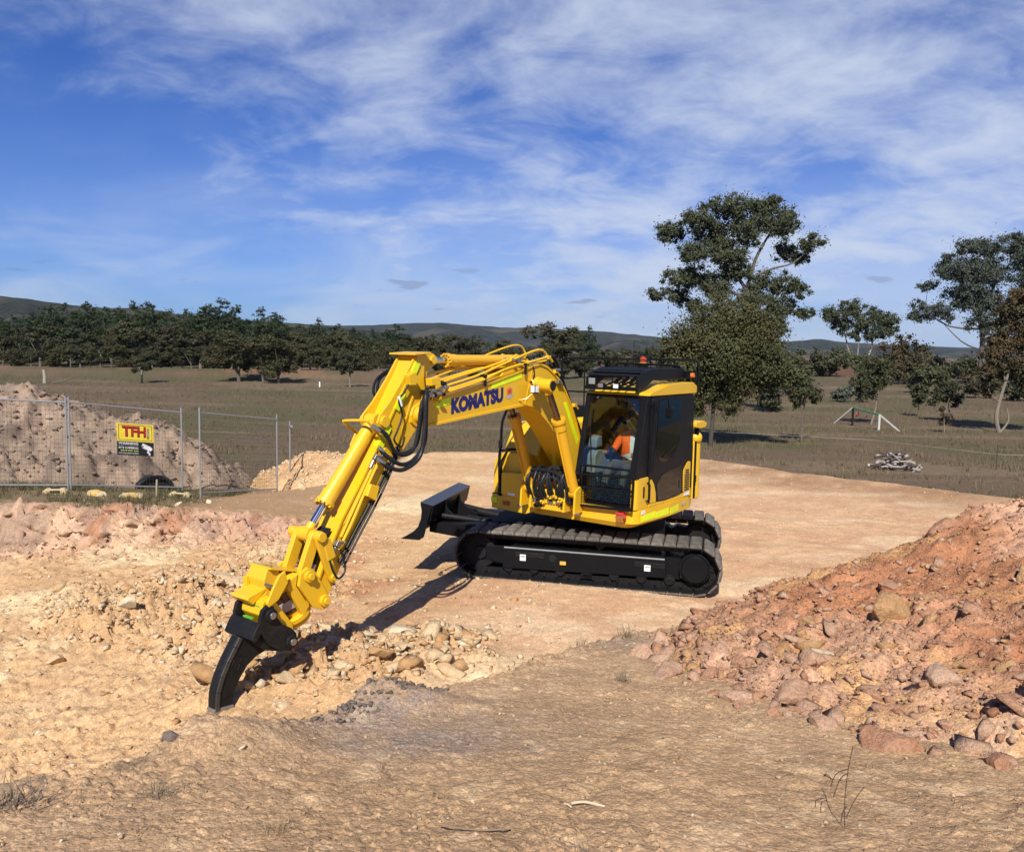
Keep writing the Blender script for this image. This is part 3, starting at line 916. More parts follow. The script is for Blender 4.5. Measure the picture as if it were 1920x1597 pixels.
        fd = mb.build('drive_cover', BLK, sp, bevel=.006)
        mb = MB()
        for k in range(14):
            a = 2 * math.pi * k / 14
            mb.cyl((ur + math.cos(a) * .20, side * 1.19, wc + .01 + math.sin(a) * .20), (ur + math.cos(a) * .20, side * 1.203, wc + .01 + math.sin(a) * .20), .010, 6)
        tag(mb.build('cover_bolts', BLKD, sp), kind='stuff')
        mb = MB(); mb.prism([(-1.0, .46), (-1.02, .20), (-1.24, .17), (-1.26, .50), (-1.1, .52)], side * .86, side * 1.09)
        under(mb.build('motor_guard', BLK, EX, bevel=.01))
        # rollers
        for u in (1.18, .80, .42, .04, -.34, -.72, -1.10):
            mb = MB()
            mb.cyl((u, side * .80, .165), (u, side * 1.15, .165), .062, 16); mb.cyl((u, side * 1.06, .165), (u, side * 1.12, .165), .078, 16)
            mb.box((u, side * 1.13, .185), (.13, .05, .05))
            under(mb.build('track_roller', BLKD, EX, bevel=.004))
        mb = MB(); mb.box((.05, side * 1.13, .20), (.30, .04, .06)); mb.box((.05, side * 1.13, .13), (.16, .04, .07))
        under(mb.build('roller_guard', BLK, EX, bevel=.006))
        mb = MB(); mb.cyl((-.13, side * .86, .545), (-.13, side * 1.08, .545), .055, 16)
        under(mb.build('carrier_roller', BLKD, EX, bevel=.004))
    # car body between the tracks, slew ring
    mb = MB()
    mb.prism([(-.75, -.85), (.75, -.85), (.95, -.30), (.95, .30), (.75, .85), (-.75, .85), (-.95, .3), (-.95, -.3)], .42, .70, 'z')
    mb.box((.45, 0, .50), (.30, 1.9, .22)); mb.box((-.5, 0, .50), (.30, 1.9, .22))
    under(mb.build('car_body', BLKM, EX, bevel=.01))
    mb = MB(); mb.cyl((0, 0, .70), (0, 0, .93), .52, 40); mb.cyl((0, 0, .80), (0, 0, .86), .58, 40)
    under(mb.build('slew_ring', BLKD, EX, bevel=.006))
build_tracks()

def build_blade():
    w0 = .95
    mb = MB()
    outer = [(2.585, .985), (2.565, .86), (2.575, .74), (2.62, .62), (2.70, .53), (2.885, .425)]
    inner = [(2.80, .425), (2.64, .50), (2.565, .60), (2.52, .73), (2.51, .86), (2.52, .95)]
    mb.prism(outer + inner, -w0, w0)
    bl = under(mb.build('dozer_blade', BLK, EX, bevel=.006))
    for s in (-1, 1):
        mb = MB(); mb.prism([(2.59, .99), (2.568, .86), (2.58, .74), (2.625, .62), (2.71, .53), (2.90, .42), (2.60, .42), (2.53, .47), (2.50, .60), (2.40, .955)], s * w0, s * (w0 + .02))
        mb.build('end_plate', BLK, bl, bevel=.004)
    mb = MB(); mb.prism([(2.59, .985), (2.59, 1.0), (2.38, .955), (2.385, .935)], -w0, w0); mb.build('top_plate', paint('worn_black', (.028, .030, .034), .32, .10), bl, bevel=.004)
    mb = MB(); mb.prism([(2.40, .955), (2.385, .955), (2.44, .70), (2.455, .70)], -w0, w0); mb.build('back_lip', BLK, bl)
    for v in (-.36, .36):
        mb = MB(); mb.prism([(2.52, .93), (2.40, .93), (2.36, .80), (2.20, .66), (2.0, .60), (2.0, .50), (2.56, .52)], v - .015, v + .015); mb.build('gusset', BLK, bl, bevel=.004)
        mb = MB(); mb.cyl((2.50, v + .12 * (1 if v > 0 else -1), .72), (1.55, v * .7, .60), .045, 16); mb.cyl((2.05, v * .9, .655), (1.4, v * .66, .58), .065, 16); mb.build('lift_cylinder', BLKD, bl, bevel=.004)
    for v in (-.55, .55):
        mb = MB(); mb.prism([(2.56, .48), (2.56, .62), (1.6, .66), (.9, .58), (.9, .40), (1.8, .40)], v - .09, v + .09); mb.build('push_arm', BLK, bl, bevel=.01)
    mb = MB(); mb.prism([(2.3, .52), (2.3, .56), (1.7, .60), (1.7, .56)], -.5, .5); mb.build('arm_web', BLK, bl, bevel=.006)
    mb = MB(); mb.prism([(1.65, .56), (1.60, .70), (.70, .74), (.70, .60)], -.62, .62)
    mb.build('arm_deck', BLKM, bl, bevel=.012)
build_blade()

# ---------------------------------------------------------------- boom, arm and their cylinders
def side_plate_strip(name, poly, y, mat, parent, th=.003):
    mb = MB(); mb.prism(poly, y, y + th); return mb.build(name, mat, parent)
def bolts_ring(mb, c, ax, r, n, br, h):
    ax = Vector(ax).normalized(); x = ax.orthogonal().normalized(); y = ax.cross(x); c = Vector(c)
    for k in range(n):
        a = 2 * math.pi * k / n
        p = c + (x * math.cos(a) + y * math.sin(a)) * r
        mb.cyl(p, p + ax * h, br, 6)
def hyd_cylinder(name, base, gland, rod_end, rb, rr, parent, rodmat, barrelmat=None, pin=.17):
    base, gland, rod_end = Vector(base), Vector(gland), Vector(rod_end)
    ax = (gland - base).normalized()
    mb = MB()
    mb.cyl(base + ax * .05, gland - ax * .10, rb, 28)
    mb.cyl(gland - ax * .14, gland - ax * .02, rb * 1.13, 28)
    mb.cyl(gland - ax * .03, gland + ax * .015, rb * 1.30, 28)
    mb.cyl(base + Vector((0, -rb * 1.0, 0)), base + Vector((0, rb * 1.0, 0)), rb * 1.05, 24)
    o = mb.build(name, barrelmat or YEL2, parent, bevel=.004)
    mb = MB(); bolts_ring(mb, gland + ax * .012, ax, rb * 1.12, 12, .014, .022); mb.build('gland_bolts', barrelmat or YEL2, o)
    mb = MB(); mb.cyl(gland, rod_end - (rod_end - gland).normalized() * .05, rr, 20); mb.build('piston_rod', rodmat, o)
    mb = MB(); mb.cyl(rod_end + Vector((0, -rb, 0)), rod_end + Vector((0, rb, 0)), rr * 1.9, 20); mb.cyl(rod_end - ax * .12, rod_end, rr * 1.35, 16); mb.build('rod_eye', barrelmat or YEL2, o, bevel=.004)
    # hydraulic pipe along the barrel
    side = Vector((0, 1, 0)).cross(ax).normalized()
    mb = MB(); mb.tube([base + ax * .15 + side * rb * 1.25, gland - ax * .16 + side * rb * 1.25, gland - ax * .10 + side * rb * .9], .011, 8); mb.build('feed_pipe', barrelmat or YEL2, o)
    return o

def build_boom():
    hw = .165
    prof = [(4.04, 2.415), (3.90, 2.425), (3.17, 2.49), (2.13, 2.58), (1.98, 2.555), (1.84, 2.48), (1.58, 2.29), (1.30, 2.01), (.95, 1.62), (.58, 1.20), (.45, 1.12), (.30, 1.16), (.27, 1.30),
            (.45, 1.56), (.62, 1.75), (.79, 2.01), (.91, 2.28), (1.06, 2.53), (1.20, 2.71), (1.34, 2.86), (1.48, 2.96), (1.66, 3.06), (1.83, 3.105), (2.0, 3.075), (2.21, 3.025), (2.85, 2.885), (3.88, 2.715),
            (4.12, 2.675), (4.22, 2.63), (4.26, 2.55), (4.25, 2.47), (4.18, 2.42)]
    mb = MB(); mb.prism(prof, LB - hw, LB + hw)
    bo = mb.build('boom', YEL, EX, bevel=.008)
    # welded flange edges, a little wider than the box
    for nm, pl in (('flange', [p for p in prof[:10]]), ('flange', prof[13:27])):
        mb = MB()
        for a, b in zip(pl[:-1], pl[1:]):
            d = Vector((b[0] - a[0], 0, b[1] - a[1])).normalized()
            mb.beam((a[0] - d.x * .004, LB, a[1] - d.z * .004), (b[0] + d.x * .004, LB, b[1] + d.z * .004), 2 * hw + .036, .026)
        mb.build(nm, YEL, bo)
    yf = LB + hw
    # weld seam across the side
    mb = MB(); mb.beam((2.13, yf, 2.60), (1.98, yf, 3.06), .012, .018); mb.build('weld_seam', YEL, bo)
    for s in (1, -1):
        mb = MB(); mb.cyl((4.12, LB + s * hw, 2.545), (4.12, LB + s * (hw + .03), 2.545), .10, 28); mb.build('pin_boss', YEL, bo, bevel=.004)
    # boom-cylinder cross pin with its bosses
    mb = MB(); mb.cyl((1.945, LB - .46, 2.83), (1.945, LB + .46, 2.83), .085, 28); mb.cyl((1.945, LB + hw, 2.83), (1.945, LB + .28, 2.83), .105, 28); mb.cyl((1.945, LB - hw, 2.83), (1.945, LB - .28, 2.83), .105, 28)
    bb = mb.build('cylinder_pin', YEL, bo, bevel=.006)
    mb = MB(); mb.cyl((1.945, LB + .46, 2.83), (1.945, LB + .475, 2.83), .062, 24); mb.build('pin_cap', BLKD, bb, bevel=.004)
    # reflective strips
    y = yf + .0015
    side_plate_strip('reflective_strip', [(3.87, 2.685), (3.60, 2.727), (3.60, 2.648), (3.87, 2.603)], y, FLUO, bo)
    side_plate_strip('reflective_strip', [(2.85, 2.870), (2.23, 3.003), (2.225, 2.925), (2.845, 2.80)], y, FLUO, bo)
    side_plate_strip('reflective_strip', [(1.235, 2.56), (1.165, 2.575), (.825, 2.02), (.865, 1.94)], y, FLUO, bo)
    # lettering
    up = Vector((0.11, 0, 1)).normalized()
    rt = Vector((-1.0, 0, .112)).normalized()
    me = text_mesh('KOMATSU', .2, offset=.0135, extrude=.0015, space=1.04)
    place_text('lettering', me, NAVY, bo, (3.595, yf + .001, 2.523), rt, (0.0, 0, 1), .99, .185)
    mb = MB(); mb.prism([(2.842, 2.815), (2.808, 2.82), (2.815, 2.745), (2.836, 2.745)], yf + .001, yf + .004); mb.build('letter_tick', NAVY, bo)
    # small crest
    mb = MB(); mb.prism([(2.535, 2.79), (2.475, 2.815), (2.425, 2.79), (2.43, 2.72), (2.54, 2.71)], yf + .001, yf + .003); cr = mb.build('crest', plain('crest_orange', (.55, .17, .06), .5), bo)
    mb = MB(); mb.prism([(2.565, 2.705), (2.40, 2.725), (2.40, 2.70), (2.48, 2.66), (2.56, 2.68)], yf + .001, yf + .003); mb.build('crest_ribbon', plain('crest_grey', (.42, .36, .33), .5), cr)
    mb = MB(); mb.prism([(2.515, 2.775), (2.45, 2.785), (2.47, 2.735), (2.51, 2.73)], yf + .003, yf + .005); mb.build('crest_mark', RED, cr)
    # arm-cylinder bracket on top
    for s in (-.11, .11):
        mb = MB(); mb.prism([(2.62, 2.93), (2.42, 3.16), (2.28, 3.23), (2.15, 3.20), (1.95, 3.06), (2.2, 3.0)], LB + s - .014, LB + s + .014); mb.build('cylinder_bracket', YEL, bo, bevel=.004)
    mb = MB(); mb.cyl((2.27, LB - .16, 3.15), (2.27, LB + .16, 3.15), .04, 18); mb.build('bracket_pin', STEEL, bo)
    # hydraulic pipes along the top and left side
    runs = [
        [(4.02, .095, 2.755), (3.73, .10, 2.785), (3.10, .10, 2.905), (2.66, .10, 3.03), (2.30, .10, 3.10)],
        [(3.68, .06, 2.805), (3.10, .07, 2.92), (2.35, .08, 3.075), (1.67, .08, 3.195)],
        [(3.61, .02, 2.86), (3.08, .03, 2.965), (2.56, .04, 3.11), (1.84, .05, 3.29), (1.63, .05, 3.20)],
        [(3.66, -.03, 2.86), (3.60, -.02, 2.91), (3.00, -.02, 3.03), (2.62, .0, 3.115), (2.47, .02, 3.155), (2.32, .03, 3.10)],
        [(3.90, -.06, 2.87), (3.40, -.06, 2.965), (2.9, -.06, 3.05), (2.4, -.07, 3.06), (2.0, -.07, 3.14)],
        [(3.92, -.14, 2.96), (3.38, -.15, 3.04), (2.99, -.15, 3.05), (2.7, -.16, 3.05)],
        [(3.90, -.24, 2.80), (3.2, -.26, 2.93), (2.4, -.26, 3.08), (1.7, -.26, 3.18)],
        [(3.90, -.29, 2.84), (2.75, -.36, 3.10), (2.48, -.37, 3.19), (2.09, -.38, 3.29), (1.77, -.38, 3.345), (1.60, -.38, 3.30), (1.50, -.36, 3.10)],
        [(2.42, -.02, 3.15), (1.92, .08, 3.13), (1.70, .08, 3.15)],
    ]
    for i, r_ in enumerate(runs):
        mb = MB(); mb.tube(r_, .0165 if i < 7 else .014, 8, smooth=4); mb.build('hydraulic_pipe', YEL, bo)
    for f, z in ((3.83, 2.80), (3.02, 2.965), (2.20, 3.10)):
        mb = MB(); mb.box((f, -.02, z), (.05, .27, .03)); mb.box((f, .105, z - .06), (.035, .02, .14)); mb.build('pipe_clamp', BLKD if f < 3.5 else YEL, bo, bevel=.004)
    mb = MB(); mb.prism([(4.05, 2.95), (3.90, 2.965), (3.89, 2.86), (3.96, 2.83), (3.98, 2.88), (4.04, 2.87)], .08, .17); mb.build('bracket_plate', YEL, bo, bevel=.004)
    # pipe couplings and unions near the hose ends
    rnd = random.Random(4)
    for k in range(16):
        f = 4.06 - .30 * rnd.random(); z = 2.70 + (4.05 - f) * .22 + .16 * rnd.random(); y_ = .02 + .15 * rnd.random()
        mb = MB(); mb.cyl((f - .035, y_, z - .005), (f + .035, y_, z + .005), .017 + .008 * rnd.random(), 6); mb.build('pipe_union', STEEL if k % 2 else BLKD, bo, bevel=.002)
    for k in range(10):
        f = 1.75 + .75 * rnd.random(); y_ = -.25 + .35 * rnd.random(); z = 3.08 + .10 * rnd.random()
        mb = MB(); mb.cyl((f - .03, y_, z), (f + .03, y_, z + .01), .018, 6); mb.build('pipe_union', STEEL if k % 3 else BLKD, bo, bevel=.002)
    # work lamp on the boom side
    mb = MB(); mb.box((2.12, .20, 2.78), (.085, .07, .105)); wl = mb.build('work_lamp', BLK, bo, bevel=.012)
    mb = MB(); mb.box((2.166, .20, 2.785), (.006, .058, .085)); mb.box((2.12, .238, 2.785), (.066, .006, .085)); mb.build('lamp_lens', LENS, wl, bevel=.008)
    mb = MB(); mb.tube([(2.05, .07, 2.88), (2.13, .16, 2.90), (2.12, .2, 2.85)], .012, 6); mb.tube([(2.28, .07, 2.64), (2.24, .16, 2.66), (2.12, .2, 2.75)], .010, 6); mb.box((2.12, .2, 2.84), (.03, .03, .05)); mb.build('lamp_bracket', YEL, wl)
    mb = MB(); mb.tube([(2.06, .1, 2.86), (2.02, .12, 2.98), (2.03, .1, 3.08)], .008, 6, smooth=3); mb.tube([(2.0, .1, 2.9), (1.98, .09, 3.0), (1.99, .05, 3.1)], .008, 6, smooth=3); mb.build('lamp_cable', HOSE, wl)
    # hoses falling from the boom's back to the deck
    for i, (y0, z0, dz) in enumerate(((.04, 3.2, 0), (-.02, 3.16, .03), (-.12, 3.14, -.04), (-.2, 3.16, .02), (.09, 3.02, -.05))):
        mb = MB()
        mb.tube([(1.66 - .05 * i, y0, z0), (1.42, y0 - .02, z0 - .02 + dz), (1.16 - .02 * i, y0 - .06, z0 - .30 + dz), (.93, y0 - .08, z0 - .62), (.70, y0 - .1, z0 - .9), (.45, y0 - .1, 1.9)], .021, 8, smooth=6)
        mb.build('boom_hose', HOSE, bo)
        mb = MB(); mb.cyl((1.70 - .05 * i, y0, z0), (1.60 - .05 * i, y0, z0 - .003), .026, 8); mb.build('hose_ferrule', STEEL, bo)
    for f, y_, z in ((1.66, .085, 3.19), (1.47, .08, 3.0), (.98, .08, 2.52), (1.42, .10, 2.86)):
        mb = MB(); mb.box((f, y_, z), (.07, .05, .05)); mb.cyl((f - .05, y_, z - .02), (f - .10, y_, z - .06), .018, 8); mb.build('elbow_fitting', YEL if z != 2.86 else STEEL, bo, bevel=.006)
    return bo
BOOM = build_boom()
hyd_cylinder('boom_cylinder', (1.22, .27, 1.32), (1.655, .27, 2.35), (1.945, .27, 2.83), .076, .042, EX, RODD)
hyd_cylinder('boom_cylinder', (1.22, -.47, 1.32), (1.655, -.47, 2.35), (1.945, -.47, 2.83), .076, .042, EX, RODD)
hyd_cylinder('arm_cylinder', (2.27, LB, 3.15), (3.50, LB, 3.145), (3.84, LB, 3.155), .066, .036, EX, CHROME)

def build_arm():
    hw = .135
    prof = [(4.12, 3.225), (4.22, 3.03), (4.37, 2.81), (4.54, 2.55), (4.66, 2.35), (4.96, 1.90), (5.23, 1.53), (5.42, 1.20), (5.56, .92), (5.60, .80), (5.57, .70), (5.48, .68), (5.36, .85), (5.14, 1.20),
            (4.77, 1.64), (4.54, 1.94), (4.35, 2.16), (4.15, 2.38), (4.02, 2.52), (3.98, 2.66), (4.02, 2.95), (4.01, 3.21)]
    mb = MB(); mb.prism(prof, LB - hw, LB + hw)
    ar = mb.build('arm', YEL, EX, bevel=.007)
    mb = MB()
    for a, b in zip(prof[0:8], prof[1:9]): mb.beam((a[0], LB, a[1]), (b[0], LB, b[1]), 2 * hw + .03, .022, up=(1, 0, .6))
    mb.build('front_plate', YEL, ar)
    mb = MB(); mb.box((4.11, LB, 3.225), (.26, .40, .02), Matrix.Rotation(R(4), 3, 'Y')); mb.build('top_plate', YEL, ar, bevel=.004)
    # bucket-cylinder cheeks standing on the front plate
    for s in (-1, 1):
        y0 = LB + s * (hw - .01)
        mb = MB(); mb.prism([(4.10, 3.20), (4.20, 3.16), (4.36, 2.94), (4.56, 2.70), (4.70, 2.57), (4.735, 2.49), (4.70, 2.42), (4.62, 2.40), (4.54, 2.50), (4.34, 2.80), (4.2, 3.0)], y0 - .012, y0 + .012); mb.build('cheek_plate', YEL, ar, bevel=.004)
        mb = MB(); mb.cyl((4.645, y0 + s * .012, 2.50), (4.645, y0 + s * .05, 2.50), .062, 22); mb.build('pivot_boss', YEL, ar, bevel=.005)
        # ears for the arm cylinder
        mb = MB(); mb.prism([(4.10, 3.22), (3.96, 3.235), (3.82, 3.22), (3.77, 3.16), (3.80, 3.10), (3.93, 3.02), (3.99, 2.80), (4.10, 2.80)], LB + s * .085 - .014, LB + s * .085 + .014); mb.build('cylinder_ear', YEL, ar, bevel=.004)
        mb = MB(); mb.cyl((4.12, LB + s * hw, 2.545), (4.12, LB + s * .225, 2.545), .10, 24); mb.build('elbow_boss', YEL, ar, bevel=.005)
    mb = MB(); mb.cyl((3.84, LB - .12, 3.155), (3.84, LB + .12, 3.155), .05, 18); mb.build('ear_pin', YEL, ar, bevel=.004)
    yf = LB + hw
    # deep side ribs and reflective strips
    mb = MB(); mb.beam((4.20, yf + .006, 2.76), (4.36, yf + .006, 2.40), .012, .022); mb.beam((4.36, yf + .006, 2.40), (4.40, yf + .006, 2.16), .012, .022); mb.build('weld_rib', YEL, ar)
    for a, b in (((4.16, 3.14), (4.27, 2.965)), ((4.375, 2.80), (4.49, 2.63)), ((4.60, 2.455), (4.73, 2.25))):
        mb = MB(); mb.beam((a[0] + .012, LB + hw - .02, a[1]), (b[0] + .012, LB + hw - .02, b[1]), .055, .003, up=(1, 0, .6)); mb.beam((a[0] - .028, yf + .0165, a[1] - .012), (b[0] - .028, yf + .0165, b[1] - .012), .003, .075, up=(1, 0, .6)); mb.build('reflective_strip', FLUO, ar)
    # covers and boxes on the left side
    mb = MB(); mb.prism([(4.36, 2.99), (4.26, 3.03), (4.20, 2.96), (4.24, 2.88), (4.33, 2.88)], yf + .01, yf + .09); mb.build('valve_cover', YEL, ar, bevel=.008)
    mb = MB(); mb.prism([(4.90, 1.87), (4.78, 1.83), (4.83, 1.68), (4.96, 1.75)], yf - .02, yf + .09); mb.build('valve_cover', YEL, ar, bevel=.008)
    mb = MB(); mb.prism([(5.54, 1.41), (5.44, 1.39), (5.37, 1.19), (5.47, 1.16)], yf + .0, yf + .085); mb.build('hose_cover', YEL, ar, bevel=.008)
    # pipes on arm
    for i, r_ in enumerate(([(4.70, .03, 2.27), (5.14, .03, 1.56), (5.25, .02, 1.46), (5.31, .03, 1.36), (5.35, .04, 1.22)],
               [(4.66, .075, 2.22), (4.90, .075, 1.86), (5.12, .075, 1.50), (5.30, .075, 1.24)],
               [(4.74, -.285, 2.36), (4.81, -.285, 2.24), (4.85, -.285, 2.15), (5.23, -.285, 1.60), (5.33, -.275, 1.42)],
               [(4.80, .055, 2.06), (5.10, .055, 1.60), (5.26, .06, 1.36)])):
        mb = MB(); mb.tube(r_, .0155, 8, smooth=4); mb.build('hydraulic_pipe', YEL, ar)
    for f, y_, z in ((4.78, .05, 2.13), (5.31, .06, 1.30), (5.24, -.27, 1.42)):
        mb = MB(); mb.box((f, y_, z), (.06, .07, .06), Matrix.Rotation(R(55), 3, 'Y')); mb.cyl((f + .02, y_, z - .03), (f + .07, y_, z - .11), .022, 10); mb.cyl((f - .03, y_ + .03, z + .02), (f - .03, y_ + .09, z + .02), .016, 8); mb.build('stop_valve', STEEL, ar, bevel=.004)
    # dark hoses along the back of the left side
    for i in range(3):
        o_ = .03 * i
        mb = MB(); mb.tube([(4.46 - o_, .055, 2.22), (4.66 - o_, .05, 1.92 - o_), (4.85 - o_, .055, 1.66 - o_), (5.05 - o_, .05, 1.40 - o_), (5.28 - o_, .055, 1.10 - o_)], .012, 7, smooth=3); mb.build('arm_hose', HOSE, ar)
    # guard handle over the cylinder eye
    mb = MB(); mb.tube([(4.72, -.30, 2.36), (4.86, -.33, 2.47), (4.88, -.30, 2.50), (4.87, .0, 2.52), (4.86, .04, 2.50), (4.64, .05, 2.28)], .017, 8, smooth=3); mb.build('guard_handle', YEL, ar)
    # spring-like grey coupling and plug cable
    mb = MB(); mb.cyl((4.47, .085, 2.76), (4.43, .085, 2.66), .018, 10); mb.build('cable_plug', WHITE, ar)
    mb = MB(); mb.tube([(4.30, .09, 2.92), (4.40, .09, 2.80), (4.47, .085, 2.72), (4.42, .09, 2.56), (4.50, .10, 2.40), (4.56, .11, 2.30), (4.44, .10, 2.22), (4.38, .09, 2.32)], .011, 7, smooth=5); mb.build('control_cable', HOSE, ar)
    # big hose loops at the elbow
    loops = [[(4.06, .12, 2.84), (4.16, .2, 2.81), (4.185, .22, 2.55), (4.21, .22, 2.25), (4.38, .22, 2.08), (4.56, .21, 2.05), (4.72, .16, 2.15), (4.78, .10, 2.24)],
             [(4.06, .16, 2.80), (4.22, .25, 2.77), (4.26, .27, 2.41), (4.33, .27, 2.12), (4.55, .25, 2.0), (4.71, .2, 2.03), (4.82, .12, 2.13)],
             [(4.02, .10, 2.74), (4.20, .17, 2.68), (4.26, .18, 2.40), (4.34, .18, 2.19), (4.48, .18, 2.14), (4.62, .17, 2.20), (4.72, .15, 2.38), (4.84, .06, 2.47)],
             [(4.02, .06, 2.78), (4.14, .14, 2.70), (4.20, .15, 2.44), (4.27, .16, 2.24), (4.42, .16, 2.16), (4.58, .15, 2.18), (4.68, .13, 2.34), (4.76, .08, 2.44)]]
    for i, l_ in enumerate(loops):
        mb = MB(); mb.tube(l_, .0235 if i < 2 else .021, 10, smooth=7); mb.build('loop_hose', HOSE, ar)
        a, b = Vector(l_[0]), Vector(l_[1]); mb = MB(); mb.cyl(a, a + (b - a) * .7, .027, 10); mb.build('hose_ferrule', STEEL, ar)
        a, b = Vector(l_[-1]), Vector(l_[-2]); mb = MB(); mb.cyl(a, a + (b - a) * .6, .027, 10); mb.build('hose_ferrule', STEEL, ar)
    # small hoses looping on the far side
    for i in range(2):
        mb = MB(); mb.tube([(4.06 + .0 * i, -.33, 3.05 - .03 * i), (4.16, -.38, 3.03 - .03 * i), (4.33 - .05 * i, -.40, 2.93), (4.39 - .06 * i, -.39, 2.79), (4.36 - .05 * i, -.33, 2.66)], .016, 8, smooth=5); mb.build('side_hose', HOSE, ar)
    mb = MB(); mb.box((4.07, -.31, 3.06), (.16, .03, .03), Matrix.Rotation(R(10), 3, 'Y')); mb.build('hose_tab', YEL, ar, bevel=.004)
    mb = MB()
    for s in (-1, 1): mb.cyl((5.52, LB + s * hw, .775), (5.52, LB + s * .20, .775), .075, 22)
    mb.build('tip_boss', YEL, ar, bevel=.005)
    return ar
ARM = build_arm()
hyd_cylinder('bucket_cylinder', (4.66, LB, 2.50), (5.335, LB, 1.70), (5.565, LB, 1.425), .076, .036, EX, CHROME, YEL)

def link_bar(mb, a, b, y0, y1, ra, rb_, w=.9):
    """flat link between two eyes"""
    a, b = Vector((a[0], 0, a[1])), Vector((b[0], 0, b[1]))
    d = (b - a).normalized(); n = Vector((-d.z, 0, d.x))
    pts = []
    for k in range(9):
        t = math.pi * (k / 8) + math.pi / 2
        pts.append(a + (d * math.cos(t) + n * math.sin(t)) * ra)
    for k in range(9):
        t = math.pi * (k / 8) - math.pi / 2
        pts.append(b + (d * math.cos(t) + n * math.sin(t)) * rb_)
    mb.prism([(p.x, p.z) for p in pts], y0, y1)
def build_linkage():
    for s in (-1, 1):
        mb = MB(); link_bar(mb, (5.56, 1.42), (5.40, .985), LB + s * .19 - .02, LB + s * .19 + .02, .058, .055); mb.build('guide_link', YEL, EX, bevel=.006)
        mb = MB(); link_bar(mb, (5.56, 1.42), (5.71, 1.06), LB + s * .115 - .032, LB + s * .115 + .032, .058, .06); mb.build('bucket_link', YEL, EX, bevel=.008)
    mb = MB(); mb.cyl((5.56, LB - .245, 1.42), (5.56, LB + .245, 1.42), .05, 22); mb.cyl((5.56, LB - .075, 1.42), (5.56, LB + .075, 1.42), .075, 22); mb.build('link_pin', YEL, EX, bevel=.006)
    mb = MB(); mb.cyl((5.40, LB - .235, .985), (5.40, LB + .235, .985), .035, 18); mb.build('guide_pin', YEL, EX, bevel=.004)
    # hoses gathered behind the links
    for i in range(7):
        y_ = LB - .09 + .03 * i
        mb = MB(); mb.tube([(5.34, y_ * .8, 1.45), (5.50 + .02 * (i % 2), y_, 1.30), (5.52, y_, 1.16), (5.60, y_, 1.02)], .0135, 7, smooth=5); mb.build('hitch_hose', HOSE, EX)
        mb = MB(); mb.cyl((5.535, y_, 1.12), (5.575, y_, 1.055), .0165, 8); mb.build('hose_end', STEEL, EX)
    mb = MB(); mb.tube([(5.47, .14, 1.17), (5.44, .16, 1.05), (5.36, .15, .97), (5.27, .14, 1.05), (5.30, .10, 1.25)], .011, 7, smooth=5); mb.build('drain_hose', HOSE, EX)
build_linkage()

